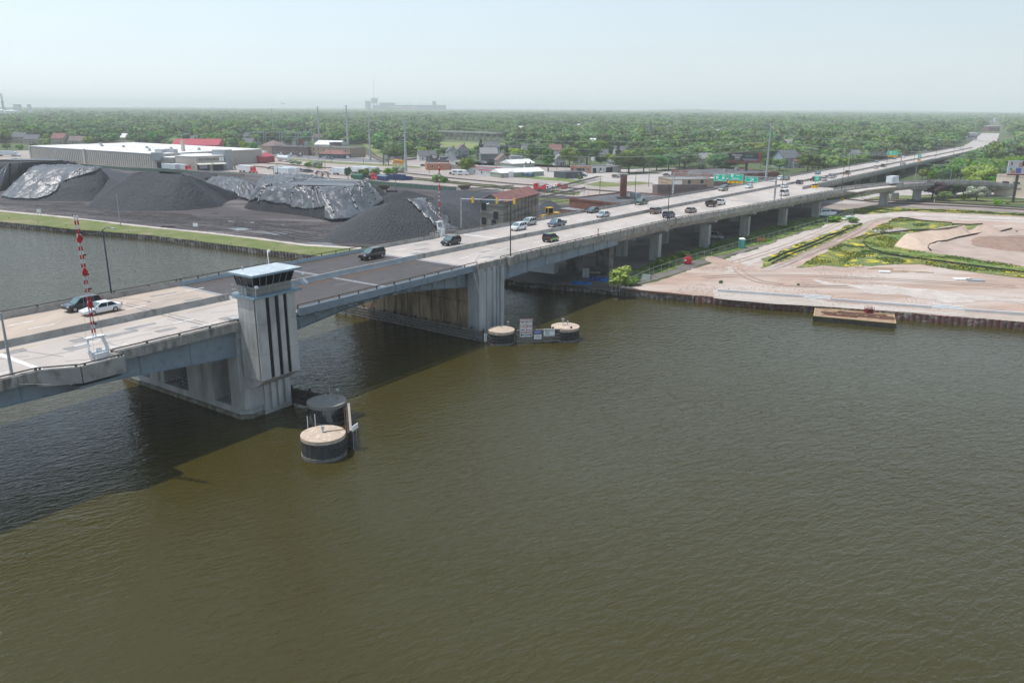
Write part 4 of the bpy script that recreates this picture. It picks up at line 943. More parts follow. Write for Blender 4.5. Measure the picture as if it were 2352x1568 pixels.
# ------------------------------------------------------------------ coal piles and mounds
def closest_on(line,p):
 best = None
 for i in range(len(line) - 1):
  a,b = line[i],line[i + 1]; ab = b - a; t = max(0,min(1,(p - a).dot(ab) / max(1e-6,ab.dot(ab)))); q = a + ab * t; dd_ = (p - q).length
  if best is None or dd_ < best[0]: best = (dd_,q,i + t)
 return best[1],best[2]
def pile(name,base,ridge,h,mat,label,cat='pile',prof=None,rough=.5,rings=22,dens=1.6,seed=0,z0=LZ + .04,hs=None,kind=None,cover=None,off=0.0,flat=0.0,wave=0.0):
 """mound lofted from its outline to its ridge; cover=(t0,t1,k0,k1) keeps only part of the surface (a tarpaulin lying on it)"""
 base = [Vector((p[0],p[1])) for p in base]; ridge = [Vector((p[0],p[1])) for p in ridge]
 P = []; n = len(base)
 for i in range(n):
  a,b = base[i],base[(i + 1) % n]; k = max(1,int((b - a).length / dens))
  for j in range(k):
   p = a.lerp(b,j / k); q = mnoise.noise(Vector((p.x * .07,p.y * .07,seed + 7))) * 1.2
   c,_ = closest_on(ridge,p); p = p + (p - c).normalized() * q; P.append(p)
 # round the outline
 for _ in range(3): P = [(P[i - 1] + P[i] * 2 + P[(i + 1) % len(P)]) / 4 for i in range(len(P))]
 ARC = [0]
 for i in range(len(P) - 1): ARC.append(ARC[-1] + (P[i + 1] - P[i]).length)
 RR = []
 for k in range(rings + 1):
  t = k / rings; ring = []
  for p in P:
   c,u = closest_on(ridge,p); hh = h if hs is None else interp(u,list(range(len(hs))),hs)
   g = t * (1 - flat) if flat else t
   q = p.lerp(c,t)
   z = (prof(t) if prof else (.10 * math.sin(t * math.pi / 2) + .90 * t)) * hh
   rsc = math.sin(math.pi * min(1,t * .9 + .06))
   z += (mnoise.noise(Vector((q.x * .12,q.y * .12,seed))) * 1.0 + mnoise.noise(Vector((q.x * .45,q.y * .45,seed))) * .32 + mnoise.noise(Vector((q.x * 1.3,q.y * 1.3,seed))) * .10) * rough * rsc
   if wave:
    aw = ARC[len(ring)]; z += wave * rsc * (mnoise.noise(Vector((aw * .28,k * .10,seed))) * 2.4 + mnoise.noise(Vector((aw * .9,k * .22,seed + 3))) * 1.1 + mnoise.noise(Vector((aw * .5,k * .8,seed + 9))) * .8)
   ring.append((q.x,q.y,z0 + max(0 if not off else .02,z) + off))
  RR.append(ring)
 mb = MB(); N = len(P);
 vs = [p for r in RR for p in r]; fs = []
 for k in range(rings):
  for i in range(N):
   if cover and not cover(i / N,k / rings,RR[k][i]): continue
   j = (i + 1) % N; fs.append((k * N + i,k * N + j,(k + 1) * N + j,(k + 1) * N + i))
 mb.add(vs,fs,0,True)
 if not cover: mb.add(RR[-1],[tuple(range(N))],0,True)
 if cover:                                  # drop loose vertices
  used = sorted({i for f in mb.f for i in f}); mp = {a: b for b,a in enumerate(used)}
  mb.v = [mb.v[i] for i in used]; mb.f = [[mp[i] for i in f] for f in mb.f]
 o = mb.build(name,mat); tag(o,label,cat,kind=kind)
 if cover:
  sm_ = o.modifiers.new('thickness','SOLIDIFY'); sm_.thickness = .12; sm_.offset = 1
 return o,RR
def PT(xt,yt,xf,yf,cot=1.35):             # height and plan place of a pile top from top and foot pixels
 f = G(xf,yf); d = ray(xt,yt); hd = Vector((d.x,d.y)).length; tn = -d.z / hd; Df = Vector((f.x,f.y)).length
 h = (CAMH - LZ - Df * tn) / (1 + cot * tn); D = Df + h * cot
 return Vector((d.x,d.y)) / hd * D,h
def tarp_mat():
 mt = M('black_tarpaulin',(.055,.058,.064),(.085,.089,.096),.15,.36,spec=.9,c3=(.13,.135,.145),sc3=.3,t3=.62,w3=.07,stretch=(1,1,.3))
 n = mt.node_tree; b = n.nodes['Principled BSDF']; ge = n.nodes.new('ShaderNodeNewGeometry'); L = n.links.new; prev = None
 for sc,ds,st,rot in ((.30,.45,(1,1,.15),0),(.9,.2,(1,1,.22),0),(2.6,.06,(1,1,.4),0)):
  mp = n.nodes.new('ShaderNodeMapping'); mp.inputs['Scale'].default_value = st; mp.inputs['Rotation'].default_value = (0,0,rot); L(ge.outputs['Position'],mp.inputs[0])
  w = n.nodes.new('ShaderNodeTexNoise'); w.inputs['Scale'].default_value = sc; w.inputs['Detail'].default_value = 5; w.inputs['Distortion'].default_value = 1.2; L(mp.outputs[0],w.inputs[0])
  bp = n.nodes.new('ShaderNodeBump'); bp.inputs['Distance'].default_value = ds; L(w.outputs[0],bp.inputs['Height'])
  if prev: L(prev.outputs[0],bp.inputs['Normal'])
  prev = bp
 L(prev.outputs[0],b.inputs['Normal']); b.inputs['Coat Weight'].default_value = .0
 return mt
TARP = tarp_mat()
ROPE = M('pale_rope',(.50,.49,.46),None,rough=.8)
def V2(x,y,z=LZ): p = G(x,y,z); return Vector((p.x,p.y))
# big bare pile
tp,h = PT(372,392,360,485); tr,_ = PT(330,392,330,484)
A = [V2(195,476),V2(240,482),V2(300,485.5),V2(380,485.5),V2(450,482),V2(505,475)]
c = tp; back = [c * 1.0 + (c - a) * .9 for a in A]
pile('coal_pile',A + [V2(525,462)] + [Vector((b.x,b.y)) for b in back][0:0] + [c * 1.16 + Vector((42,-16)),c * 1.17 + Vector((0,0)),c * 1.16 - Vector((46,-20)),V2(210,462)],[tr + Vector((-4,0)),tp,tp + Vector((9,-3))],h,COAL,'largest bare dark coal pile in the middle of the yard',hs=[h * .93,h,h * .93],rough=1.0,seed=3)
# long pile on the left with its tarpaulin end
t1,h1 = PT(190,385,190,462); t0,h0 = PT(85,386,20,456); t2,h2 = PT(232,388,225,460)
base = [V2(0,455),V2(30,460),V2(110,463),V2(200,463),V2(250,458),V2(290,425),V2(292,398),V2(240,386.5),V2(120,383),V2(60,395)]
rid = [t0,t1,t2]
lp,_ = pile('coal_pile',base,rid,h1,COAL,'broad coal pile at the left whose left end lies under a black tarpaulin',hs=[h0,h1 * .98,h2],rough=1.2,seed=5)
xa = lambda p: PX((p[0],p[1],p[2]))[0] + (PX((p[0],p[1],p[2]))[1] - 386) * 1.35
pile('tarpaulin',base,rid,h1,TARP,'shiny black tarpaulin draped over the left end of the left coal pile','tarpaulin',hs=[h0,h1 * .98,h2],rough=1.2,seed=5,off=.45,wave=.4,dens=.8,rings=44,cover=lambda t,k,p: PX(p)[0] + (PX(p)[1] - 387) * 2.0 < 218 + 14 * math.sin(k * 9) and k > .02)
# far left pile under tarpaulin
b2 = [V2(-260,470),V2(-100,452),V2(0,440),V2(35,425),V2(60,398),V2(178,376),V2(150,369.5),V2(60,367.5),V2(-60,366),V2(-260,372)]
q0,hh0 = PT(20,370,10,440,1.5); q1,hh1 = PT(140,369,90,388,1.6)
pile('coal_pile',b2,[Vector(q0) + Vector((-70,10)),Vector(q0),Vector(q1)],hh0,COALB,'coal pile at the left picture edge under a grey tarpaulin',hs=[hh0 * .9,hh0 * .9,4],rough=.5,seed=8)
pile('tarpaulin',b2,[Vector(q0) + Vector((-70,10)),Vector(q0),Vector(q1)],hh0,TARP,'grey black tarpaulin with rows of weights over the leftmost coal pile','tarpaulin',hs=[hh0 * .9,hh0 * .9,4],rough=.5,seed=8,off=.4,wave=.3,dens=.9,rings=36,cover=lambda t,k,p: PX(p)[0] + (PX(p)[1] - 386) * .9 > 8 + 6 * math.sin(k * 7))
# small tarpaulin pile
t3,h3 = PT(500,411,500,440); t4,h4 = PT(560,416,560,455)
b3 = [V2(462,431),V2(490,440),V2(535,455),V2(570,463),V2(605,460),V2(610,432),V2(560,414),V2(510,411),V2(478,416)]
pile('coal_pile',b3,[t3,t4],h3,COALB,'small coal pile under a crumpled tarpaulin behind the largest pile',hs=[h3,h4],rough=.8,seed=12)
pile('tarpaulin',b3,[t3,t4],h3,TARP,'crumpled shiny tarpaulin over the small pile between the two large ones','tarpaulin',hs=[h3,h4],rough=.8,seed=12,off=.6,dens=.7,rings=34,cover=lambda t,k,p: k > .12 + .08 * math.sin(t * 40) or PX(p)[0] < 500,wave=.5)
# the big tarpaulin mound in the middle
fr = V2(763,509.5); tm,hm = PT(720,432,713,497,1.2); tl,hl = PT(628,428,600,488,1.3); tb,hb_ = PT(812,430,830,490,1.2)
bb = [V2(562,480),V2(600,487),V2(650,490),V2(713,498),V2(763,511),V2(806,508),V2(850,488),V2(884,464),V2(862,440),V2(800,424),V2(740,415),V2(640,415),V2(585,430)]
HM = 11.8
rr_ = [V2(640,448) * 1.0,V2(735,452),V2(800,440)]
ridb = [tl,tm,tb]
plat = lambda t: min(1.0,t * 1.75) if t < .5 else min(1.0,.875 + (t - .5) * .25)
hsb = [hl,hm,hb_ * .98]
pile('coal_pile',bb,ridb,HM,COALB,'high flat topped coal pile under the large weighted tarpaulin',hs=hsb,prof=plat,rough=.7,seed=15)
bt,RRt = pile('tarpaulin',bb,ridb,HM,TARP,'large shiny black tarpaulin with ropes over the middle coal pile','tarpaulin',hs=hsb,prof=plat,rough=.7,seed=15,off=.55,rings=48,dens=.7,cover=lambda t,k,p: k > (.16 + .05 * math.sin(t * 60) if PX(p)[0] < 745 and PX(p)[1] > 440 else .02),wave=.45)
# ropes (parts of the tarpaulin) and the sandbags hanging on them
sbm = MB(); sbm.ball((0,0,.2),.46,7,5,sq=.55); sbmesh = sbm.mesh('sandbag'); sbmesh.materials.append(BLACK)
def ropes(parent,RR,cols,k0,k1,lab,grp,every=6,bags=True):
 N = len(RR[0])
 for ci_ in cols:
  i = int(ci_ * N) % N; pts = [(RR[k][i][0],RR[k][i][1],RR[k][i][2] + .18) for k in range(k0,k1)]
  MB().tube(pts,.17,4).build('rope',ROPE,parent)
  if bags:
   for k in range(k0 + 1,k1,every):
    o = bpy.data.objects.new('sandbag',sbmesh); COL.objects.link(o); o.location = (RR[k][i][0],RR[k][i][1],RR[k][i][2] + .1); o.rotation_euler.z = k
    tag(o,lab,'sandbag',grp)
ropes(bt,RRt,[.02 + .043 * j for j in range(13)],6,46,'black sandbag tied to a pale rope on the large tarpaulin','sandbags on the large tarpaulin')
N_ = len(RRt[0])
for k in (13,22,32):
 pts = [(RRt[k][i][0],RRt[k][i][1],RRt[k][i][2] + .2) for i in range(int(.30 * N_),int(.56 * N_))]; MB().tube(pts,.17,4).build('rope',ROPE,bt)
# nearest pile
tn,hn = PT(895,463,800,557,1.3); ts,hs_ = PT(970,463,970,545,1.25)
bn = [V2(735,553),V2(770,558),V2(820,561),V2(880,560),V2(960,552),V2(1040,545),V2(1100,533),V2(1105,505),V2(1060,478),V2(980,468),V2(880,476),V2(800,505),V2(760,532)]
nr = [tn,(tn + ts) / 2,ts]; nh = [hn * .96,hn,hs_]
pile('coal_pile',bn,nr,hn,prof=lambda t: .4 * math.sin(t * math.pi / 2) + .6 * t,mat=M('lumpy_coal',(.024,.026,.030),(.080,.084,.090),3.0,.8,bump=.8,bsc=1.6,det=10,con=.8),label='nearest lumpy coal pile just behind the far parapet of the bridge',hs=nh,rough=.7,seed=22)
pile('tarpaulin',bn,nr,hn,TARP,prof=lambda t: .4 * math.sin(t * math.pi / 2) + .6 * t,label='narrow wrinkled tarpaulin down the right flank of the nearest coal pile',cat='tarpaulin',hs=nh,rough=.7,seed=22,off=.45,wave=.35,dens=.8,rings=40,cover=lambda t,k,p: 940 < PX(p)[0] - (PX(p)[1] - 463) * 1.0 < 985 + 6 * math.sin(k * 20))
# others behind
t5,h5 = PT(930,438,925,463); c5 = t5
pile('coal_pile',[c5 + Vector((16 * math.cos(a),13 * math.sin(a))) for a in [i * math.pi / 4 for i in range(8)]],[c5,c5 + Vector((1,0))],h5,COALB,'small dark cone of coal behind the tarpaulin pile',rough=.4,seed=31)
b6 = [V2(985,462),V2(1050,478),V2(1090,490),V2(1190,480),V2(1190,455),V2(1120,446),V2(1000,447)]
pile('coal_pile',b6,[V2(1020,455),V2(1150,462)],3.4,COAL,'long low coal pile left of the concrete warehouse',rough=.6,seed=33)
pile('coal_pile',[V2(1030,520),V2(1120,510),V2(1120,480),V2(1060,476),V2(1020,495)],[V2(1060,497),V2(1095,492)],5.0,COAL,'coal pile against the left wall of the concrete warehouse',rough=.6,seed=34)
pile('coal_pile',[V2(835,452),V2(870,455),V2(905,462),V2(880,444),V2(850,436)],[V2(848,445),V2(872,452)],4.2,COALB,'small coal heap on the right shoulder of the large tarpaulin',rough=.3,seed=35)
pile('coal_pile',[V2(1232,497),V2(1262,496),V2(1300,484),V2(1280,472),V2(1238,470)],[V2(1250,482),V2(1265,480)],3.2,COAL,'coal heap behind the yellow wheel loader',rough=.4,seed=36)
pile('coal_pile',[V2(425,416),V2(470,420),V2(520,414),V2(500,404),V2(430,404)],[V2(450,410),V2(480,410)],3.4,COALB,'low black coal pile behind the small tarpaulin',rough=.3,seed=37)
# puddles in the yard
PUD = M('yard_puddle',(.075,.07,.07),None,rough=.12,spec=.4); PUDB = M('brown_puddle',(.075,.058,.055),None,rough=.2,spec=.5)
for i,(a,mt) in enumerate((((310,486,380,488,440,493,452,500,420,501,370,499,330,500,300,496,275,491),PUDB),((200,489,250,488,300,492,270,496,210,495),PUD),((510,509,535,506,545,507,530,511),PUD),((520,526,560,524,580,527,545,530),PUD),((95,466,180,464,200,470,130,473),PUDB),((600,535,650,532,680,537,630,541),PUD),((560,511,590,510,580,514),PUD),((870,466,900,462,960,470,930,476,885,472),PUD),((700,559,760,556,850,566,840,569,740,565),PUDB),((480,491,500,489,505,492),PUD),((640,517,655,516,652,519),PUDB))):
 sheet('puddle',gp(*a),LZ + .06,mt,jit=.5,step=2,seed=40 + i)
# mounds on the dirt lot
SAND = M('pale_sand',(.60,.46,.35),(.52,.39,.30),.5,.95,bump=.12,bsc=1.5,det=9)
BRN = M('dark_brown_earth',(.25,.165,.125),(.32,.22,.17),.7,.95,bump=.2,bsc=2,det=9)
pile('sand_mound',[Vector(q[:2]) for q in rg(1140,472,1240,490,1400,512,1500,520,1490,480,1600,435,1760,400,1880,372,1840,335,1700,335,1560,345,1380,375,1240,420)],[Vector(q[:2]) for q in rg(1260,440,1420,415,1620,370,1790,355)],2.6,SAND,'long pale sand mound inside the silt fence on the dirt lot','mound',rough=.7,seed=51,z0=LZ + .1)
pile('earth_mound',[Vector(q[:2]) for q in rg(1840,430,1880,470,2050,500,2351,530,2700,560,2700,400,2351,385,2050,380,1900,395)],[Vector(q[:2]) for q in rg(1980,430,2200,430,2600,460)],1.5,BRN,'dark brown earth mound on the right of the dirt lot','mound',rough=.9,seed=52,z0=LZ + .13)
pile('earth_mound',[Vector(q[:2]) for q in rg(1830,345,1900,372,2060,368,2160,345,2080,315,1960,300,1880,310)],[Vector(q[:2]) for q in rg(1920,340,2040,335)],2.0,M('tan_earth',(.50,.37,.29),(.43,.32,.26),.6,.95,bump=.1),'tan earth mound behind the pale sand mound','mound',rough=.5,seed=53,z0=LZ + .1)
pile('earth_mound',[Vector(q[:2]) for q in rg(-560,560,-420,590,-230,640,-50,700,-60,720,-260,690,-470,640,-600,600)],[Vector(q[:2]) for q in rg(-440,600,-300,640,-180,675)],.5,M('clod_earth',(.36,.25,.20),(.44,.33,.27),.9,.95,bump=.12),'low ridge of brown clods on the bare lot near the fence corner','mound',rough=.5,seed=54,z0=LZ + .08)
pile('earth_mound',[Vector(q[:2]) for q in rg(60,780,180,760,420,800,400,850,200,860,80,830)],[Vector(q[:2]) for q in rg(180,800,300,815)],.7,MATS['clod_earth'],'small flat heap of brown spoil on the bare lot','mound',rough=.5,seed=55,z0=LZ + .08)
# ------------------------------------------------------------------ buildings
WALLS = {'white': M('white_wall',(.62,.63,.62),(.55,.56,.55),.6,.8),'pale': M('pale_grey_wall',(.46,.47,.47),(.40,.41,.41),.6,.8),'grey': M('grey_wall',(.30,.31,.33),(.26,.27,.28),.6,.8),
 'greengrey': M('green_grey_wall',(.22,.25,.23),(.19,.21,.2),.6,.8),'tan': M('tan_wall',(.40,.35,.28),(.34,.30,.24),.6,.8),'bluegrey': M('blue_grey_wall',(.32,.38,.44),(.28,.33,.38),.6,.8),
 'sage': M('sage_metal_wall',(.30,.34,.27),(.26,.30,.24),1.5,.6,stretch=(1,1,.1)),'brick': M('red_brick_wall',(.24,.10,.075),(.17,.075,.06),1.5,.9,c3=(.36,.30,.25),sc3=.15,t3=.62),'orange': M('orange_brick_wall',(.50,.22,.12),(.42,.18,.10),1,.85),
 'dark': M('dark_grey_wall',(.085,.095,.11),(.065,.075,.09),.8,.7),'brownw': M('brown_wall',(.17,.13,.12),(.13,.10,.09),.8,.8),'cream': M('cream_panel_wall',(.62,.54,.43),(.56,.48,.38),.3,.8,stretch=(6,6,.1)),'red': M('red_metal_wall',(.36,.05,.06),(.28,.04,.05),.8,.6),'tanbrick': M('tan_brick_wall',(.36,.28,.20),(.30,.23,.17),1,.85)}
ROOFS = {'greyroof': M('grey_shingle_roof',(.15,.155,.165),(.11,.115,.12),1.2,.9),'lightroof': M('light_grey_roof',(.28,.28,.28),(.23,.23,.23),1.2,.9),'brownroof': M('brown_shingle_roof',(.22,.17,.15),(.17,.13,.12),1.2,.9),'redbrown': M('red_brown_roof',(.26,.13,.11),(.20,.10,.09),1.2,.9),
 'whiteroof': M('white_membrane_roof',(.78,.77,.76),(.70,.69,.68),.08,.7,c3=(.60,.58,.56),sc3=.3,t3=.66),'redroof': M('red_metal_roof',(.42,.055,.075),(.34,.05,.065),.5,.5),'blackroof': M('tar_roof',(.085,.085,.095),(.12,.12,.125),.2,.9,c3=(.19,.18,.175),sc3=.12,t3=.62),'rustroof': M('rust_brown_roof',(.24,.11,.095),(.18,.085,.075),.4,.8)}
TRIM = M('white_trim',(.72,.72,.70),None,rough=.6)
WPANE = M('window_pane',(.03,.035,.045),None,rough=.1,spec=.6)
def unit(A,B):
 d = (B - A); d.z = 0; L = d.length; return d / L,L
def frame(name,label,cat,A,B):
 u,L = unit(A,B); t = thing(name,label,cat,(A + B) / 2,math.atan2(u.y,u.x)); return t,L
def win(t,x,z,w=.9,h=1.3,y=0.0,side=None,pane=WPANE,fr=TRIM):
 """window on the front (y = -0), or on side walls"""
 f = MB(); g = MB()
 if side is None:
  f.box((x,y - .05,z),(w + .2,.1,h + .2)); g.box((x,y - .085,z + .1),(w,.06,h))
 else:
  f.box((x,y,z),(.1,w + .2,h + .2)); g.box((x + .035 * side,y,z + .1),(.06,w,h))
 fo = f.build('window',fr,t); g.build('pane',pane,fo); return fo
def house(x,y,w,dp,h,rz,wall,roof,label):
 c = G(x,y); t = thing('house',label,'house',(c.x,c.y,LZ),rz * .9 + .0)
 mb = MB(); mb.box((0,dp / 2,-.2),(w,dp,h + .2)); wm = WALLS[wall]; rm = ROOFS[roof]
 rh = min(w,dp) * (.42 if h > 3 else .3)
 gable_front = (w < dp)
 if gable_front: mb.add([(-w / 2,0,h),(w / 2,0,h),(0,0,h + rh),(-w / 2,dp,h),(w / 2,dp,h),(0,dp,h + rh)],[(0,1,2),(4,3,5),(0,3,5,2)[::-1],(1,4,5,2)])
 else: mb.add([(-w / 2,0,h),(-w / 2,dp,h),(-w / 2,dp / 2,h + rh),(w / 2,0,h),(w / 2,dp,h),(w / 2,dp / 2,h + rh)],[(0,2,1),(3,4,5),(0,3,5,2),(1,4,5,2)[::-1]])
 mb.build('wall',wm,t); r = MB(); e = .45; th = .22
 if gable_front:
  k = rh / (w / 2)
  for s in (-1,1): r.hull([(0,-e,h + rh + .03),(s * (w / 2 + e),-e,h - e * k + .03),(s * (w / 2 + e),-e,h - e * k + .03 + th),(0,-e,h + rh + .03 + th)][::s],[(0,dp + e,h + rh + .03),(s * (w / 2 + e),dp + e,h - e * k + .03),(s * (w / 2 + e),dp + e,h - e * k + .03 + th),(0,dp + e,h + rh + .03 + th)][::s])
 else:
  k = rh / (dp / 2)
  for s in (-1,1): r.hull([(-w / 2 - e,dp / 2,h + rh + .03),(-w / 2 - e,dp / 2 + s * (dp / 2 + e),h - e * k + .03),(-w / 2 - e,dp / 2 + s * (dp / 2 + e),h - e * k + .03 + th),(-w / 2 - e,dp / 2,h + rh + .03 + th)][::-s],[(w / 2 + e,dp / 2,h + rh + .03),(w / 2 + e,dp / 2 + s * (dp / 2 + e),h - e * k + .03),(w / 2 + e,dp / 2 + s * (dp / 2 + e),h - e * k + .03 + th),(w / 2 + e,dp / 2,h + rh + .03 + th)][::-s])
 ro = r.build('roof',rm,t); ch = MB(); ch.box((w * .2,dp * .55,h + rh * .5),(.7,.7,rh * .5 + 1)); ch.build('chimney',WALLS['brick'],ro)
 for zz in ([.9,3.7] if h > 4.5 else [.9]):
  for xx in (-w * .3,w * .3): win(t,xx,zz)
  if w > 11: win(t,0,zz)
  win(t,-w / 2,zz,y=dp * .3,side=-1); win(t,w / 2,zz,y=dp * .6,side=1)
 if gable_front and h > 3.3: win(t,0,h + .3,.8,1.0)
 d = MB(); d.box((w * .08,-.06,0),(1.0,.12,2.1)); d.build('door',WALLS['brownw'] if wall != 'tan' else TRIM,t)
 if w > 8:
  p = MB(); p.box((w * .1,-1.1,2.5),(3.4,2.2,.2));
  for xx in (-1.5,1.5): p.box((w * .1 + xx,-2.0,0),(.16,.16,2.5))
  p.build('porch',rm,t)
 return t
for h_ in HOUSES: house(*h_)
DH = []
for i in range(4):
 w = MB().box((0,0,-.2),(1,.7,.32)); w.add([(-.5,-.35,.12),(-.5,.35,.12),(-.5,0,.32),(.5,-.35,.12),(.5,.35,.12),(.5,0,.32)],[(0,2,1),(3,4,5)]); wm_ = w.mesh('wall'); wm_.materials.append(WALLS[('white','pale','tan','white')[i]])
 r = MB().hull([(-.54,0,.33),(-.54,-.40,.11),(-.54,-.40,.14),(-.54,0,.36)],[(.54,0,.33),(.54,-.40,.11),(.54,-.40,.14),(.54,0,.36)]).hull([(-.54,0,.33),(-.54,.40,.11),(-.54,.40,.14),(-.54,0,.36)],[(.54,0,.33),(.54,.40,.11),(.54,.40,.14),(.54,0,.36)]); rm_ = r.mesh('roof'); rm_.materials.append(ROOFS[('lightroof','brownroof','greyroof','whiteroof')[i]]); DH.append((wm_,rm_))
for i,(X,Y,w) in enumerate(FARH):
 t = thing('house','small gabled house showing between the trees of the far wood','house',(X,Y,LZ),(i * .7) % 1.2 - .6,'distant houses in the wood'); t.scale = (w,w,20)
 for n_,me_ in zip(('wall','roof'),DH[i % 4]): o = bpy.data.objects.new(n_,me_); COL.objects.link(o); o.parent = t
def block(name,label,cat,A,B,dp,h,wall,roof,par=.35,wins=(),doors=(),slope=None,units=()):
 """flat or shed roofed block; A and B are the feet of its front corners"""
 t,L = frame(name,label,cat,A,B); mb = MB(); mb.box((0,dp / 2,-.2),(L,dp,h + .2)); mb.build('wall',WALLS[wall],t)
 r = MB()
 if slope == 'gablex':
  k = dp * .18
  r.add([(-L / 2 - .3,-.3,h),(L / 2 + .3,-.3,h),(L / 2 + .3,dp + .3,h),(-L / 2 - .3,dp + .3,h),(-L / 2 - .3,dp / 2,h + k),(L / 2 + .3,dp / 2,h + k)],[(0,1,5,4),(2,3,4,5),(1,2,5),(3,0,4),(3,2,1,0)])
 elif slope == 'gabley':
  k = L * .14
  r.add([(-L / 2 - .3,-.3,h),(L / 2 + .3,-.3,h),(L / 2 + .3,dp + .3,h),(-L / 2 - .3,dp + .3,h),(0,-.3,h + k),(0,dp + .3,h + k)],[(0,1,4),(1,2,5,4),(2,3,5),(3,0,4,5),(3,2,1,0)])
 elif slope == 'hip':
  k = dp * .3; q = min(L / 2 - .5,dp / 2)
  r.add([(-L / 2 - .4,-.4,h),(L / 2 + .4,-.4,h),(L / 2 + .4,dp + .4,h),(-L / 2 - .4,dp + .4,h),(-L / 2 + q,dp / 2,h + k),(L / 2 - q,dp / 2,h + k)],[(0,1,5,4),(1,2,5),(2,3,4,5),(3,0,4),(3,2,1,0)])
 else: r.box((0,dp / 2,h + .002),(L + .1,dp + .1,.12))
 ro = r.build('roof',ROOFS[roof],t)
 if par and not slope:
  p = MB()
  for a,b in (((-L / 2,0),(L / 2,0)),((L / 2,0),(L / 2,dp)),((L / 2,dp),(-L / 2,dp)),((-L / 2,dp),(-L / 2,0))): p.bar((a[0],a[1],h + par / 2),(b[0],b[1],h + par / 2),.3,par + .1)
  p.build('parapet',TRIM if wall in ('white','pale') else WALLS[wall],t)
 for x,z,w,hh in wins: win(t,x * L,z,w,hh)
 for x,w,hh,m_ in doors: d = MB(); d.box((x * L,-.06,0),(w,.12,hh)); d.build('door',m_,t)
 for x,y,w,d_,hh in units: u = MB(); u.box((x * L,y * dp,h + .12),(w,d_,hh)); u.box((x * L,y * dp,h + .12 + hh),(w * .7,d_ * .7,.2)); u.build('roof_unit',GALV,t)
 return t
def HB(bx,by,ty): return HT(bx,by,ty)
# the long ribbed warehouse
wt,L = frame('warehouse','long tan ribbed warehouse with a bright white flat roof','warehouse',G(72.5,365.8),G(360,389.5)); h = 9.0; dp = 78
mb = MB(); mb.box((0,dp / 2,-.2),(L,dp,h + .2)); mb.build('wall',M('tan_metal_wall',(.40,.37,.33),(.35,.325,.29),.1,.7),wt)
mb = MB(); k = int(L / 2.4)
for i in range(k): mb.box((-L / 2 + 1.2 + i * 2.4,-.18,0.6),(1.1,.36,h - 1.5))
mb.build('wall_ribs',M('tan_ribs',(.52,.48,.43),(.46,.43,.38),.2,.7),wt)
mb = MB(); mb.box((L * -.02,-.5,0),(2.2,1.2,h + .6)); mb.box((-L / 2 + .6,-.4,0),(1.6,.9,h + .1)); mb.build('buttress',MATS['tan_ribs'],wt)
mb = MB(); mb.box((0,dp / 2,h),(L + .6,dp + .6,.35)); mb.build('roof',ROOFS['whiteroof'],wt)
mb = MB(); mb.box((0,dp * .5,h + .35),(L * .98,.5,.2)); mb.build('roof_seam',GALV,wt)
for x,y in ((-.2,.35),(-.05,.38),(.1,.42),(.25,.46),(.38,.55),(.3,.2),(-.35,.5)):
 u = MB(); u.box((x * L,y * dp,h + .35),(1.6,1.6,.9)); u.cyl((x * L,y * dp,h + 1.2),.6,.8,8,r2=.9); u.build('roof_vent',GALV,wt)
u = MB(); u.box((.42 * L,.35 * dp,h + .35),(2,1.6,6.5)); u.build('roof_stack',M('tan_stack',(.5,.42,.36),None),wt)
for x,y,a in ((.44,.12,7),(.47,.18,9)): u = MB(); u.box((x * L,y * dp,h + .35),(a,3,2)); u.build('roof_unit',GALV,wt)
# dock block and office with the name
def P(x,y): return G(x,y)
def DN(x,y,z): p = G(x,y,z); return Vector((p.x,p.y,LZ))
wb,L2 = frame('dock_block','tan loading dock block of the warehouse with grey upper box','dock',P(357,389.6),P(402,391)); mb = MB(); mb.box((0,8,-.2),(L2,16,7.4)); mb.build('wall',MATS['tan_metal_wall'],wb)
mb = MB(); mb.box((-L2 * .28,-.6,5.6),(L2 * .42,4,4.6)); mb.build('upper_box',M('grey_panel',(.36,.38,.39),(.32,.34,.35),.6,.6),wb)
mb = MB(); mb.box((0,8,7.2),(L2 + .3,16.4,.3)); mb.build('roof',ROOFS['whiteroof'],wb)
for x in (-.28,.1,.35): d = MB(); d.box((x * L2,-.08,1),(2.8,.16,3.2)); d.build('dock_door',BLACK,wb)
of,L3 = frame('office_block','tan office block with black letters and awnings over two dark loading bays','building',P(452.5,394),P(517,391.2)); hO = HB(453,394,360); print('office',L3,hO)
mb = MB(); mb.box((0,14,-.2),(L3,28,hO + .2)); mb.build('wall',M('beige_panel',(.47,.42,.36),(.43,.385,.33),.3,.7),of)
mb = MB(); mb.box((0,14,hO),(L3 + .3,28.3,.3)); mb.build('roof',ROOFS['whiteroof'],of)
mb = MB(); mb.box((0,-.1,hO * .40),(L3 - 1,.3,.25)); mb.build('band',GALV,of)
for x,w_ in ((-.26,.42),(.27,.38)): d = MB(); d.box((x * L3,-.1,0),(w_ * L3,.2,hO * .44)); d.build('loading_bay',M('dark_bay',(.035,.05,.075),(.05,.06,.08),.8,.8),of)
for x,w_ in ((-.25,.5),(.27,.44)): d = MB(); d.hull([(x * L3 - w_ * L3 / 2,-.05,hO * .54),(x * L3 + w_ * L3 / 2,-.05,hO * .54),(x * L3 + w_ * L3 / 2,-.05,hO * .57),(x * L3 - w_ * L3 / 2,-.05,hO * .57)],[(x * L3 - w_ * L3 / 2,-4.5,hO * .46),(x * L3 + w_ * L3 / 2,-4.5,hO * .46),(x * L3 + w_ * L3 / 2,-4.5,hO * .49),(x * L3 - w_ * L3 / 2,-4.5,hO * .49)]); d.build('awning',M('cream_awning',(.62,.60,.50),None),of)
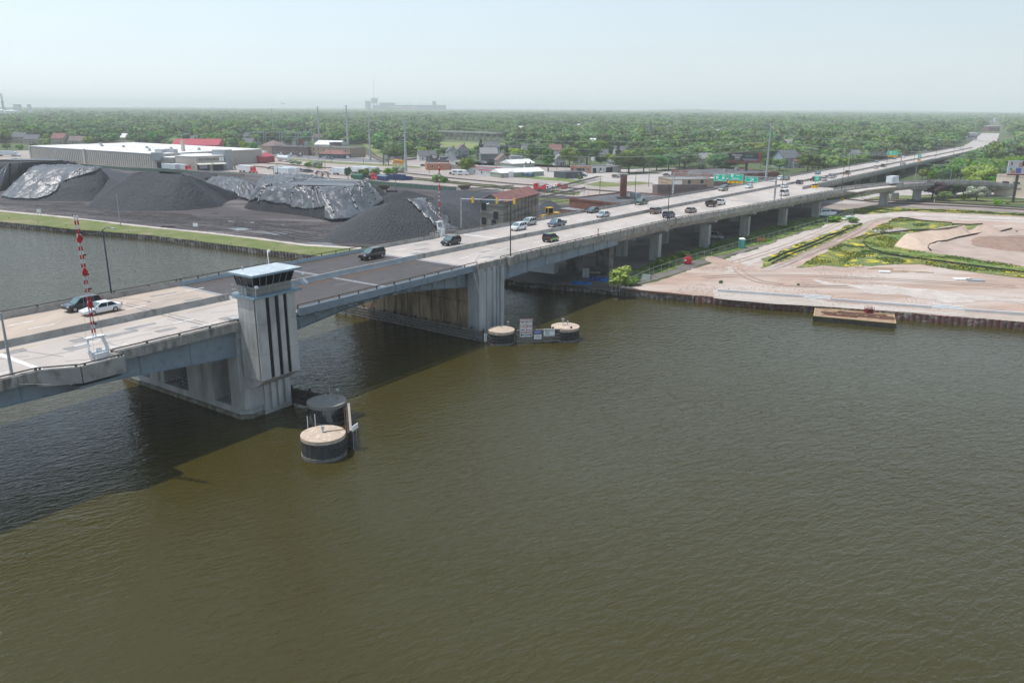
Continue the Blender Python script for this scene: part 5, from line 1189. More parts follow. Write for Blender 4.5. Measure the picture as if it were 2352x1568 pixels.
for x in (-.33,-.2): d = MB(); d.box((x * L3,-.25,1.5),(2.4,.2,3)); d.build('bay_door',GALV,of)
text('lettering','ECOSOURCE',hO * .20,BLACK,of,(-L3 * .02,-.1,hO * .78),(R_(90),0,0),1.25)
d = MB(); d.box((L3 * .40,-.12,hO * .66),(hO * .3,.16,hO * .24)); lo = d.build('logo_board',SIGNW,of); d = MB(); d.add([(L3 * .40 - .5,-.23,hO * .75),(L3 * .40 + .5,-.23,hO * .75),(L3 * .40,-.23,hO * .84)],[(0,1,2)]); d.build('logo_mark',SIGNB,lo)
ob,L4 = frame('side_block','tan windowless link block between the dock and the office','building',P(402,391.4),P(451,394)); mb = MB(); mb.box((0,12,-.2),(L4,22,hO)); mb.build('wall',MATS['beige_panel'],ob); mb = MB(); mb.box((0,12,hO - .2),(L4 + .2,22.2,.3)); mb.build('roof',ROOFS['whiteroof'],ob)
tw,L5 = frame('stair_tower','grey metal stair tower with an outside stair right of the office','building',P(522,391),P(538,389)); mb = MB(); mb.box((0,5,-.2),(L5,9,12)); mb.build('wall',MATS['grey_panel'],tw); mb = MB(); mb.bar((-1,-.8,6.8),(4,-.8,.2),1.0,.2); mb.bar((-1,-1.2,7.8),(4,-1.2,1.2),.08,.1); mb.build('stair',M('cream_stair',(.5,.47,.38),None),tw)
block('red_warehouse','long warehouse with red metal roof behind the white roof','warehouse',P(395,349),P(503,349),26,5.6,'red','redroof',slope='gablex')
ps,Lp = frame('red_shed','red gabled shed with white lettering on its front','shed',P(540,374),P(598,375.5)); hp = HB(598,375,361); Dp = 18
mb = MB(); mb.box((0,Dp / 2,-.2),(Lp,Dp,hp + .2)); mb.add([(-Lp / 2,0,hp),(Lp / 2,0,hp),(Lp * .22,0,hp + 2.0),(-Lp * .22,0,hp + 2.0),(-Lp / 2,Dp,hp),(Lp / 2,Dp,hp),(Lp * .22,Dp,hp + 2.0),(-Lp * .22,Dp,hp + 2.0)],[(0,1,2,3),(5,4,7,6)]); mb.build('wall',WALLS['red'],ps)
mb = MB(); mb.add([(-Lp / 2 - .3,-.3,hp),(-Lp * .22,-.3,hp + 2.05),(Lp * .22,-.3,hp + 2.05),(Lp / 2 + .3,-.3,hp),(-Lp / 2 - .3,Dp,hp),(-Lp * .22,Dp,hp + 2.05),(Lp * .22,Dp,hp + 2.05),(Lp / 2 + .3,Dp,hp)],[(0,1,5,4),(1,2,6,5),(2,3,7,6)]); mb.build('roof',ROOFS['redroof'],ps)
d = MB(); d.box((Lp * .08,-.08,0),(2.2,.16,3.6)); d.build('door',TRIM,ps); text('lettering','PELLET STOVES',1.75,SIGNW,ps,(0,-.1,hp + .75),(R_(90),0,0),.95)
# strip buildings
block('strip_mall','low brown strip building with dark roof and small gables over its doors','building',P(625,355),P(707,358),16,HB(700,356,337.5),'brownw','greyroof',wins=[(x,1,1.6,1.4) for x in (-.42,-.3,-.18,-.04,.1,.22,.36)],doors=[(-.24,1.2,2.2,TRIM),(.04,1.2,2.2,TRIM),(.3,1.2,2.2,TRIM)],units=[(.2,.4,2,2,1)])
block('apartment_block','two storey tan block with dark roof beside the strip building','building',P(706,357),P(805,362.5),16,HB(760,360,339),'tanbrick','greyroof',wins=[(x,z,1.6,1.5) for z in (1,4.2) for x in (-.44,-.33,-.22,-.1,.02,.14,.26,.4)],units=[(-.1,.4,2,2,1.4)])
block('restaurant','low dark green restaurant with brown red hip roof in front of the tan block','building',P(733,363),P(790,365),9,HB(760,364,354),'dark','redbrown',slope='hip',wins=[(x,1,1.4,1) for x in (-.4,-.2,0,.2,.4)])
block('pavilion','square tan building with grey hip roof left of the strip building','building',P(600,352.5),P(633,354),14,HB(615,353,335),'tanbrick','brownroof',slope='hip',wins=[(-.2,1,1.2,1.4),(.2,1,1.2,1.4)])
block('brick_tower','square red brick block standing above the dark roofs','building',P(686,344),P(697,344),8,HB(690,344,321),'brick','greyroof')
block('white_shed','low white roofed shed behind the tan block','shed',P(722,338),P(778,339),20,HB(750,338,332),'white','whiteroof',slope='gablex')
block('dark_shed','small dark flat block on the white shed roof line','shed',P(757,341),P(773,341.5),8,HB(765,341,328),'brownw','blackroof')
# brewery cluster and neighbours
bw = block('brewery','dark blue grey building with white sign lettering on its front','building',P(979,381),P(1019,384),16,HB(1000,382,361),'dark','greyroof',wins=[(-.4,1.4,1.2,1.4),(-.2,1.4,1.2,1.4)])
d = MB(); d.box((.02 * 10,-.15,5.2),(8,.25,2.1)); sg_ = d.build('sign_board',BLACK,bw); text('lettering','BREWING',1.0,SIGNW,sg_,(.2,-.3,6.5),(R_(90),0,0),1.1); text('lettering','COMPANY',.7,SIGNW,sg_,(.2,-.3,5.6),(R_(90),0,0),1.1)
block('brewery_annex','grey hip roofed annex right of the brewery front','building',P(1019,384),P(1051,384),17,HB(1035,384,369),'dark','greyroof',slope='hip')
block('orange_shop','low orange brick building in front of the brewery','building',P(980,391),P(1033,390.5),11,HB(1000,391,377),'orange','lightroof',par=.3,wins=[(-.25,1.6,1.2,1.2),(.3,1.8,.8,.8)])
sh = block('tan_shop','white and tan flat roofed shop with a black sign','building',P(1033,390),P(1064,391),14,HB(1050,390,371),'tan','lightroof'); d = MB(); d.box((3,-.1,3.3),(7,.2,1.3)); sg_ = d.build('sign_board',BLACK,sh); d = MB(); d.box((0,.01,3.1),(9.5,.12,2.4)); d.build('white_fascia',TRIM,sh)
block('white_hall','white flat roofed hall with red roof trim','building',P(1064,400),P(1153,405),20,3.9,'white','lightroof',par=0,wins=[(-.2,1.4,.9,1),(.1,1.4,1,1),(.3,1.0,1.2,1.8)])
block('white_annex','small white annex with red trim in front of the white hall','building',P(1099,404),P(1137,406.5),6,3.4,'white','lightroof',par=0,wins=[(-.3,1.4,.9,1)])
for A_,B_,z in ((P(1064,400),P(1153,405),4.5),(P(1099,404),P(1137,406.5),3.5)):
 mb = MB(); mb.bar((A_.x,A_.y - .15,LZ + z),(B_.x,B_.y - .15,LZ + z),.3,.35); tag(mb.build('red_trim',RED),'thin red trim board along the %s roof edge' % ('white hall' if z > 4 else 'white annex'),'trim')
block('sage_hall','sage green metal building with white roof and garage door','building',P(1150,409),P(1249,404),11,HB(1190,408,397),'sage','whiteroof',par=0,slope='gablex',doors=[(-.40,1.6,2.2,GALV),(-.27,3.4,3.2,TRIM)])
block('sage_tall_hall','taller sage green metal building with sloping white roof behind','building',P(1176,393),P(1228,390),12,HB(1228,390,374),'sage','whiteroof',slope='gablex',wins=[(.1,3.5,1,1.4),(.3,3.5,1,1.4)],doors=[(.02,1.4,3.0,TRIM)])
block('shop_front','cream flat fronted shop with brown gambrel roof behind','building',P(1174,379),P(1197,378),12,5.5,'white','brownroof',wins=[(-.2,1.2,1.4,1.6),(.2,1.2,1.4,1.6)])
block('dark_shed','long dark grey shed with flat roof behind the weeds','shed',P(1300,411),P(1338,410),10,HB(1330,410,395),'dark','blackroof',par=0,wins=[(.25,2,.7,.7)])
block('dark_lean_to','low dark lean to with grey roof on the left of the dark shed','shed',P(1272,408),P(1300,411),11,3.4,'dark','greyroof',par=0)
gr = block('garage_shop','flat roofed orange and white garage on the corner','building',P(1310,398),P(1358,398.5),15,HB(1355,398,384),'orange','blackroof',par=.4,wins=[(-.4,1.3,1.4,1.4),(-.15,.9,1.6,2),(-.02,.9,1.6,2),(.12,.9,1.6,2),(.34,1.6,1.6,1.2)],units=[(.1,.6,2.4,2.4,1.2)])
block('garage_wing','long white wing of the corner garage with open bays','building',P(1358,398.5),P(1426,395),14,HB(1390,397,384),'white','blackroof',par=.3,doors=[(-.40,2.6,3,BLACK),(.1,5,3,BLACK)],wins=[(-.2,1.6,1.4,1.2)])
block('grey_garage','small grey roofed garage behind the white wing','garage',P(1398,384),P(1423,384),8,3.2,'pale','greyroof',slope='gablex')
# concrete warehouse by the bridge
cwA,cwB,cwC = G(1103,523),G(1156,527),G(1236,500)
cw,Lc = frame('concrete_warehouse','grey board marked concrete warehouse with red brown gable roof','warehouse',cwA,cwB)
u = (cwB - cwA).normalized(); dpC = 34; hC = HT(1103,523,463); print('cw',Lc,hC,(cwC - cwB),HT(1236,500,434))
v = (cwC - cwB); v.z = 0; DL = v.length
bx = (cwC - cwB).dot(u); by = (cwC - cwB).dot(Vector((-u.y,u.x,0)))
poly = [(-Lc / 2,0),(Lc / 2,0),(Lc / 2 + bx,by),(-Lc / 2 + bx,by)]
mb = MB(); mb.prism(poly,-.3,hC)
for k in range(1,10):
 f = k / 10; mb.box((Lc / 2 + bx * f + .1,by * f,0),(.5,.35,hC - .2),math.atan2(by,bx))
mb.build('wall',M('board_marked_concrete',(.44,.37,.295),(.35,.295,.24),.8,.9,c3=(.17,.155,.14),sc3=.3,stretch=(.2,.2,3)),cw)
gh = 2.2; e = .5
mb = MB(); a0 = (-Lc / 2 - e,-.5); a1 = (Lc / 2 + e,-.5); b0 = (-Lc / 2 + bx - e,by + .5); b1 = (Lc / 2 + bx + e,by + .5); m0 = (0,-.5); m1 = (bx,by + .5)
mb.add([(*a0,hC),(*m0,hC + gh),(*a1,hC),(*b0,hC),(*m1,hC + gh),(*b1,hC)] + [(*a0,hC + .25),(*m0,hC + gh + .25),(*a1,hC + .25),(*b0,hC + .25),(*m1,hC + gh + .25),(*b1,hC + .25)],[(6,7,10,9),(7,8,11,10),(0,3,4,1),(1,4,5,2),(0,1,7,6),(1,2,8,7),(2,5,11,8),(3,0,6,9)]); mb.build('roof',ROOFS['rustroof'],cw)
mb = MB(); mb.add([(-Lc / 2,-.02,hC),(Lc / 2,-.02,hC),(0,-.02,hC + gh)],[(0,1,2)]); mb.add([(-Lc / 2,-.1,hC),(Lc / 2,-.1,hC),(0,-.1,hC + gh)],[(0,1,2)]); mb.build('gable',M('peeling_blue_boards',(.25,.33,.36),(.12,.13,.13),3,.9,stretch=(3,3,.2)),cw)
for x,z in ((-.33,hC * .66),(.18,hC * .36),(-.33,hC * .12),(.1,hC * .05)): win(cw,x * Lc,z,1.7,2.4,pane=WPANE,fr=WALLS['grey'])
# brick building with chimney by the bridge
bk = block('brick_building','old red brick building with black tar roof beside the bridge','building',DN(1308,456,7.4),DN(1452,471,7.4),34,5.8,'brick','blackroof',par=.5,wins=[(-.1,2,1.6,1.2)],units=[(.05,.55,3,2.4,2)])
cp_ = G(1430.6,453.3,7.6); ck = thing('brick_chimney','square red brick chimney rising from the tar roof','chimney',(cp_.x,cp_.y,LZ)); hk = HT(1425,445,424) ; mb = MB(); mb.box((0,0,5.6),(2.2,2.2,8.6)); mb.build('shaft',WALLS['brick'],ck); mb = MB(); mb.box((0,0,14.2),(3,3,.4)); mb.build('cap',CONC,ck); mb = MB(); mb.box((0,0,5.9),(4.5,4,.7)); mb.build('flashing',ROOFS['blackroof'],ck)
block('brick_lean_to','low brick lean to with grey roof in front of the old brick building','building',DN(1285,478,4.4),DN(1345,484,4.4),9,2.8,'brick','lightroof',par=0)
block('ribbed_shed','low building with brown ribbed fascia beside the bridge','building',DN(1511,433,5.6),DN(1640,433,5.6),10,4.0,'brownw','lightroof',par=1.0)
block('tan_workshop','tan and brown block building with garage door behind the ribbed shed','building',P(1543,430),P(1640,428),16,HB(1600,429,413),'tanbrick','lightroof',wins=[(-.1,1.2,2,2),(.2,1.2,2,2)],doors=[(-.38,5,3.4,TRIM)])
block('white_canopy_building','small dark building with a white canopy roof by the parked white car','building',P(1638,428),P(1680,425),12,HB(1650,428,414),'brownw','whiteroof',par=0)
block('dark_roof_building','wide low building with black roof behind the green highway signs','building',P(1655,417),P(1790,410),40,HB(1700,414,401),'brick','blackroof',par=.6,units=[(.0,.5,2,2,1.2),(.3,.6,2.4,2,1.4)])
# right edge
tb = block('tan_panel_building','tan two storey panel building at the right edge','building',P(2282,448.5),P(2440,461),30,HB(2290,449,403),'cream','lightroof',wins=[(x,5.6,1.3,.8) for x in (-.38,-.35,-.32,-.22,-.19,-.16,-.05,-.02,.01)])
mb = MB(); mb.box((-18,-.12,3.6),(30,.14,.25)); mb.build('band',WALLS['brownw'],tb)
# church
ch = thing('church','church with slender grey steeple rising from the trees','church',G(1486,334),.1); mb = MB(); mb.box((-8,6,0),(24,12,7)); mb.box((3.5,3,0),(4,4,14)); mb.build('wall',WALLS['pale'],ch)
mb = MB(); mb.add([(-20.5,-.5,7),(4.5,-.5,7),(4.5,12.5,7),(-20.5,12.5,7),(-20.5,6,12),(4.5,6,12)],[(0,1,5,4),(2,3,4,5),(1,2,5),(3,0,4)]); mb.build('roof',ROOFS['lightroof'],ch)
mb = MB(); mb.cyl((3.5,3,14),2.9,12,8,r2=.1); mb.build('steeple',ROOFS['greyroof'],ch); mb = MB(); mb.bar((3.5,3,26),(3.5,3,28),.15,.15); mb.bar((2.9,3,27.3),(4.1,3,27.3),.15,.15); mb.build('cross',GALV,ch)
# ------------------------------------------------------------------ vehicles
def paint(name,c,rough=.28): return M(name,c,None,rough=rough,spec=.5,coat=.6)
PAINT = {'white': paint('white_car_paint',(.72,.73,.74)),'black': paint('black_car_paint',(.012,.012,.014)),'charcoal': paint('charcoal_car_paint',(.04,.043,.05)),'silver': paint('silver_car_paint',(.42,.43,.44)),
 'maroon': paint('maroon_car_paint',(.14,.015,.025)),'darkmaroon': paint('dark_maroon_car_paint',(.028,.012,.014)),'blue': paint('blue_car_paint',(.03,.08,.20)),'navy': paint('navy_car_paint',(.012,.02,.06)),'slate': paint('slate_car_paint',(.08,.11,.16)),
 'green': paint('dark_green_car_paint',(.02,.035,.03)),'brown': paint('taupe_car_paint',(.14,.12,.11)),'grey': paint('grey_car_paint',(.14,.145,.155)),'red': paint('red_truck_paint',(.60,.02,.03)),'yellow': paint('bus_yellow_paint',(.80,.38,.01)),'lime': paint('lime_paint',(.30,.62,.06)),'brownred': paint('brown_red_paint',(.12,.06,.05))}
RIM = M('wheel_rim',(.42,.42,.43),None,rough=.35,metal=.6)
LAMP = M('headlamp_glass',(.75,.78,.80),None,rough=.1,spec=.8); TAIL = M('tail_lamp_red',(.45,.01,.015),None,rough=.2)
CHROME = M('chrome',(.6,.6,.6),None,rough=.2,metal=.9)
def wheels(t,xs,w,r=.34,tw=.24,dual=False):
 for x in xs:
  for s in (-1,1):
   y = s * (w / 2 - tw / 2 + .01); mb = MB(); n = 14
   A = [(x + r * math.cos(a),y - tw / 2,r + r * math.sin(a)) for a in [2 * math.pi * i / n for i in range(n)]]; B = [(p[0],y + tw / 2,p[2]) for p in A]
   mb.hull(A,B,0); wo = mb.build('wheel',BLACK,t)
   mb = MB(); yo = y + s * (tw / 2 + .01); k = r * .62
   A = [(x + k * math.cos(a),yo - .01,r + k * math.sin(a)) for a in [2 * math.pi * i / 10 for i in range(10)]]; B = [(p[0],yo + .01,p[2]) for p in A]
   mb.hull(A,B); mb.build('rim',RIM,wo)
def shell(t,st,w,mat,name='body'):
 """st = [(x, z_bottom, z_top, width factor)] lofted into one closed body"""
 RR = []
 for x,zb,zt,f in st:
  a = w / 2 * f; h = zt - zb
  RR.append([(x,-a * .93,zb),(x,a * .93,zb),(x,a,zb + h * .25),(x,a * 1.0,zb + h * .62),(x,a * .95,zb + h * .9),(x,a * .80,zt),(x,-a * .80,zt),(x,-a * .95,zb + h * .9),(x,-a * 1.0,zb + h * .62),(x,-a,zb + h * .25)])
 mb = MB(); mb.rings(RR,0,False); o = mb.build(name,mat,t)
 bv = o.modifiers.new('soft','BEVEL'); bv.width = .05; bv.segments = 2; bv.limit_method = 'ANGLE'; bv.angle_limit = .5
 return o
def cabin(t,b0,b1,t0,t1,zb,zt,w,mat,posts=(.45,),roofrack=False,glass_front=True):
 """glasshouse: b0..b1 is its foot (rear..front), t0..t1 its roof"""
 wb,wt_ = w * .46,w * .385
 def at(f,k): return (lerp(lerp(b0,b1,f),lerp(t0,t1,f),k),lerp(wb,wt_,k),lerp(zb,zt,k))
 g = MB(); g.add([(b0,-wb,zb),(b1,-wb,zb),(b1,wb,zb),(b0,wb,zb),(t0,-wt_,zt),(t1,-wt_,zt),(t1,wt_,zt),(t0,wt_,zt)],[(0,1,5,4),(2,3,7,6),(3,0,4,7),(4,5,6,7)]); g.build('window',GLASS,t)
 g = MB(); g.add([(b1 + .012,-wb,zb),(b1 + .012,wb,zb),(t1 + .012,wt_,zt),(t1 + .012,-wt_,zt)],[(0,1,2,3)]); g.build('windscreen',GLASSG,t)
 r = MB(); r.add([(t0 - .05,-wt_ - .03,zt - .02),(t1 + .05,-wt_ - .03,zt - .02),(t1 + .05,wt_ + .03,zt - .02),(t0 - .05,wt_ + .03,zt - .02),(t0 + .15,-wt_ + .12,zt + .06),(t1 - .15,-wt_ + .12,zt + .06),(t1 - .15,wt_ - .12,zt + .06),(t0 + .15,wt_ - .12,zt + .06)],[(3,2,1,0),(4,5,6,7),(0,1,5,4),(1,2,6,5),(2,3,7,6),(3,0,4,7)])
 for f in (0,1) + tuple(posts):
  for s in (-1,1):
   p0,p1 = at(f,0),at(f,1); r.bar((p0[0],s * (p0[1] + .01),p0[2]),(p1[0],s * (p1[1] + .01),p1[2]),.09,.07)
 r.build('roof',mat,t)
 if roofrack:
  r = MB()
  for s in (-1,1): r.bar((t0 + .1,s * (wt_ - .05),zt + .1),(t1 - .3,s * (wt_ - .05),zt + .1),.05,.05)
  r.build('roof_rails',CHROME,t)
def lights(t,xf,xr,w,zf=.68,zr=.8):
 for s in (-1,1):
  MB().box((xf,s * w * .36,zf),(.10,w * .17,.16)).build('headlight',LAMP,t)
  MB().box((xr,s * w * .40,zr),(.10,w * .13,.26)).build('taillight',TAIL,t)
 g = MB(); g.box((xf + .01,0,zf - .25),(.08,w * .5,.26)); g.build('grille',BLACK,t)
def car(kind,col,label,group=None):
 m_ = PAINT[col] if isinstance(col,str) else col
 if kind == 'sedan':
  t = thing('sedan',label,'car',group=group); w = 1.85
  shell(t,[(-2.5,.42,.82,.80),(-2.42,.30,.97,.92),(-1.75,.25,1.0,1),(-1.0,.22,.96,1),(.8,.22,.93,1),(1.3,.24,.88,1),(2.2,.28,.74,.93),(2.48,.38,.62,.78)],w,m_)
  cabin(t,-1.85,1.15,-1.15,.25,.93,1.42,w,m_); wheels(t,(-1.45,1.45),w); lights(t,2.38,-2.45,w,.56,.72)
  for s in (-1,1): MB().box((.85,s * .98,.95),(.2,.16,.13)).build('mirror',m_,t)
 elif kind in ('suv','bigsuv','mini'):
  k = {'suv': 1.0,'bigsuv': 1.14,'mini': .88}[kind]; t = thing('sport_utility_car',label,'car',group=group); w = 1.88 * (1.06 if k > 1 else 1)
  z = 1.0 * (1.12 if k > 1 else 1)
  shell(t,[(-2.3 * k,.5,1.0 * z,.85),(-2.22 * k,.34,1.12 * z,.95),(-1.2 * k,.28,1.13 * z,1),(.9 * k,.28,1.08 * z,1),(1.4 * k,.30,1.04 * z,.98),(2.1 * k,.32,.95 * z,.94),(2.3 * k,.42,.8 * z,.82)],w,m_)
  cabin(t,-2.18 * k,1.25 * k,-1.95 * k,.45 * k,1.06 * z,1.66 * z,w,m_,posts=(.33,.66),roofrack=True); wheels(t,(-1.4 * k,1.42 * k),w,.37 * (1.08 if k > 1 else 1)); lights(t,2.2 * k,-2.27 * k,w,.72 * z,.95 * z)
  for s in (-1,1): MB().box((1.0 * k,s * w * .53,1.05 * z),(.22,.16,.18)).build('mirror',BLACK,t)
 elif kind == 'pickup':
  t = thing('pickup_truck',label,'pickup',group=group); w = 1.98
  shell(t,[(-.55,.38,1.12,1),(.9,.38,1.14,1),(1.4,.38,1.12,1),(2.6,.42,1.05,.97),(2.85,.5,.95,.88)],w,m_)
  b = MB(); b.box((-1.75,0,.5),(2.45,w * .97,.12))
  for s in (-1,1): b.box((-1.75,s * w * .46,.45),(2.45,.12,.68))
  b.box((-2.95,0,.5),(.1,w * .97,.63)); b.box((-.6,0,.5),(.08,w * .95,.62)); b.build('bed',m_,t)
  cabin(t,-.5,1.55,-.35,.95,1.1,1.78,w,m_,posts=(.45,)); wheels(t,(-1.85,1.85),w,.40); lights(t,2.76,-3.0,w,.78,.85)
  MB().box((2.9,0,.42),(.12,w * .95,.18)).build('bumper',CHROME,t)
 elif kind in ('van','minivan'):
  t = thing('van',label,'van',group=group); w = 1.98; hz = 1.75 if kind == 'van' else 1.55
  shell(t,[(-2.7,.45,1.25,.96),(-2.6,.35,1.28,1),(1.2,.32,1.28,1),(1.9,.34,1.12,.98),(2.5,.36,1.0,.93),(2.65,.45,.85,.85)],w,m_)
  cabin(t,-2.6,1.85,-2.5,.95,1.22,hz + .35,w,m_,posts=(.22,.48,.74)); wheels(t,(-1.7,1.7),w,.37); lights(t,2.55,-2.68,w,.72,1.0)
 return t
def trailer_box(t,x0,x1,z0,z1,w,mat):
 b = MB(); b.box(((x0 + x1) / 2,0,z0),(x1 - x0,w,z1 - z0)); b.build('cargo_box',mat,t)
 b = MB(); k = int((x1 - x0) / 1.2)
 for i in range(1,k):
  for s in (-1,1): b.box((x0 + i * (x1 - x0) / k,s * (w / 2 + .01),z0 + .1),(.06,.04,z1 - z0 - .2))
 b.box(((x0 + x1) / 2,0,z0 - .25),(x1 - x0 - .4,.9,.25)); b.build('box_ribs',GALV,t)
TRW = M('trailer_white',(.66,.70,.72),(.58,.62,.64),.3,.5)
def trailer(label,group=None,L=14.5):
 t = thing('box_trailer',label,'trailer',group=group); trailer_box(t,-L / 2,L / 2,1.2,4.0,2.6,TRW); wheels(t,(-L / 2 + 1.6,-L / 2 + 2.9),2.5,.5,.3)
 b = MB();
 for s in (-1,1): b.box((L / 2 - 3,s * .8,0),(.15,.15,1.2))
 b.build('landing_legs',GALV,t); return t
def tractor(t,x,m_,w=2.45):
 shell(t,[(x - .9,.9,3.5,1),(x + .9,.9,3.6,1),(x + 1.0,.8,2.9,1),(x + 1.35,.7,1.75,.95),(x + 2.9,.6,1.5,.8),(x + 3.1,.55,1.2,.7)],w,m_,'cab')
 g = MB(); g.add([(x + 1.08,-w * .42,2.05),(x + 1.08,w * .42,2.05),(x + .98,w * .40,2.8),(x + .98,-w * .40,2.8)],[(0,1,2,3)]);
 for s in (-1,1): g.box((x + .35,s * w * .502,1.95),(.9,.03,.75))
 g.build('window',GLASS,t); b = MB(); b.box((x - 1.5,0,.6),(5.5,.9,.35)); b.build('chassis',BLACK,t)
 wheels(t,(x - 2.6,x - 1.3,x + 2.0),w,.5,.3); MB().box((x + 3.12,0,.75),(.08,1.3,.6)).build('grille',CHROME,t)
def semi(col,label,group=None):
 t = thing('semi_truck',label,'lorry',group=group); trailer_box(t,-9.5,4.2,1.2,4.0,2.6,TRW); wheels(t,(-8,-6.7),2.5,.5,.3); tractor(t,5.6,PAINT[col]); return t
def box_truck(label):
 t = thing('box_truck',label,'lorry'); trailer_box(t,-3.8,1.9,.9,3.7,2.5,TRW)
 shell(t,[(2.0,.5,2.4,.95),(2.5,.45,2.45,.97),(3.0,.45,1.5,.95),(3.9,.5,1.3,.85)],2.3,PAINT['white'],'cab'); MB().box((2.72,0,1.55),(.4,2.05,.7)).build('window',GLASS,t); wheels(t,(-2.3,2.9),2.3,.45,.3)
 for s in (-1,1): MB().box((-3.85,s * 1.0,.75),(.1,.3,.18)).build('taillight',TAIL,t)
 return t
def put(t,x,y,rz,z=LZ,sc=1):
 p = G(x,y,z + .05); t.location = (p.x,p.y,z + .12); t.rotation_euler.z = rz; t.scale = (sc,) * 3; return t
def road(t,x,y,away,lane=None,dz=0):
 s,n = onDeck(x,y); n = lane if lane is not None else n
 p = SN(s,n,zd(s) + .02 + dz); t.location = p; t.rotation_euler.z = TH if away else TH + math.pi
 t.rotation_euler.y = (math.atan((zd(s - 3) - zd(s + 3)) / 6)) * (1 if away else -1); return t
L1,L2_,L3_ = -106.2 + .6,-102.2,-98.4         # far carriageway, towards the camera
R1,R2,R3 = -90.7,-87.0,-83.3
CARS = (
 ('suv','charcoal','dark charcoal crossover beside the white saloon at the left of the bridge',190,710.5,0),
 ('sedan','white','white saloon car passing a dark crossover behind the near barrier arm',232.6,718,0),
 ('bigsuv','darkmaroon','large dark maroon sport utility car on the steel grating',854.6,593.7,0),
 ('suv','black','black crossover on concrete deck just beyond the steel grating',1035.7,562,0),
 ('suv','white','white crossover with dark wheels beside the median barrier',1191,528.4,0),
 ('suv','silver','silver off roader just behind the white crossover near the far parapet',1214.8,517,0),
 ('pickup','slate','slate grey crew cab pickup next to the median barrier',1278.5,519.6,0),
 ('sedan','charcoal','dark coupe driving along the far parapet behind a silver saloon',1359.8,488.3,0),
 ('sedan','silver','silver saloon between the dark coupe and the median barrier',1384.8,498.3,0),
 ('pickup','green','dark green pickup near the far parapet by the tar roofed building',1472.4,469.5,0),
 ('minivan','brown','brown minivan below the green highway signs',1661,438.3,0),
 ('sedan','white','white saloon behind the brown minivan near the median',1720,432,0),
 ('mini','black','small black hatchback with lime green stripes driving away',1264.8,554.6,1),
 ('suv','brown','taupe crossover driving away in the lane by the median',1497,489.6,1),
 ('suv','navy','blue crossover behind the dark lamp pole in the right lane',1536,499.6,1),
 ('sedan','brown','dark taupe saloon in front of the pickup that tows a trailer',1587,488.3,1),
 ('pickup','white','white pickup towing a small dark trailer',1652,470.4,1),
 ('suv','white','white sport utility car facing the camera by the gore of the far ramp',1791.5,413.3,0),
 ('sedan','brownred','dark red saloon beside the white car under the transmission lines',1806,414,0),
 ('suv','navy','dark blue crossover ahead of a white saloon in the near lanes',1818.5,422,1),
 ('sedan','white','white saloon driving away behind the dark blue crossover',1801.5,430.8,1),
 ('van','white','white passenger van with black lettering near the near parapet',1801.5,449,1),
 ('suv','green','dark crossover in the queue left of the maroon pickup',1851.5,413.3,1),
 ('pickup','maroon','dark maroon pickup in the queue left of the exit sign',1866.5,415.8,1),
 ('suv','charcoal','charcoal crossover ahead of the maroon pickup',1872.8,406,1),
 ('suv','silver','silver crossover right behind the exit sign',1892,415.3,1),
 ('suv','silver','silver sport utility car ahead of the queue beside the median',1892.8,405.8,1),
 ('sedan','slate','slate saloon coming towards the camera beside the queue',1877.8,400.4,0),
 ('sedan','silver','light silver saloon leaving the queue in the right lane',1909,409.5,1),
 ('pickup','brownred','red brown pickup ahead of the queue in the left lane',1922.8,399.5,1),
 ('suv','silver','silver crossover far ahead in the middle lane',1986.6,386.2,1),
 ('suv','green','dark crossover far ahead under the second gantry',2019,383.5,1),
 ('sedan','slate','slate saloon coming down the far lanes by the second gantry',1978.6,372,0),
 ('sedan','charcoal','dark saloon below the second green gantry sign',2049,366,0),
 ('sedan','white','white saloon half hidden by the second green gantry sign',2059,362.2,0),
 ('suv','silver','silver crossover beyond the second gantry in the near lanes',2077.9,380.8,1),
 ('sedan','white','white saloon far off where the bridge comes down to the street',2206.7,341.6,0))
for kind,col,lab,x,y,aw in CARS:
 t = car(kind,col,lab,'cars on the bridge'); s,n = onDeck(x,y)
 if aw == 0: n = min(max(n,-106),-97.2)
 else: n = max(min(n,ne(s) - 2.2 if s < 300 else -86),-92)
 road(t,x,y,aw,n)
 if kind == 'mini':
  b = MB();
  for sg in (-1,1): b.box((0,sg * .945,.5),(3.2,.02,.18))
  b.box((-.3,.25,1.735),(1.6,.3,.012)); b.box((-.3,-.25,1.735),(1.6,.3,.012)); b.build('stripes',PAINT['lime'],t)
 if lab.startswith('white pickup towing'): TOW = (s,n)
# the towed trailer
s,n = TOW; tt = thing('utility_trailer','dark open utility trailer towed by a white pickup','trailer',SN(s - 6.6,n,zd(s - 6.6) + .02),TH)
b = MB(); b.box((0,0,.6),(4.2,2.1,.12))
for sg in (-1,1): b.box((0,sg * 1.02,.65),(4.2,.08,.95))
b.box((2.08,0,.65),(.08,2.1,.95)); b.box((-2.08,0,.65),(.08,2.1,.7)); b.build('bed',M('dark_trailer_steel',(.06,.045,.04),(.10,.08,.07),2,.8),tt); wheels(tt,(-.5,.4),2.3,.34); b = MB(); b.bar((2.1,0,.6),(3.5,0,.5),.12,.12); b.build('tow_bar',BLACK,tt)
bt_ = box_truck('white box truck driving up the curving exit ramp')
p = min(RRG,key=lambda q: abs(PX(q[0])[0] - 2050)); i_ = [id(q) for q in RRG].index(id(p)); q2 = RRG[i_ + 1][0] - p[0]; bt_.location = p[0] + p[1] * .4 + Vector((0,0,.02)); bt_.rotation_euler.z = math.atan2(q2.y,q2.x)
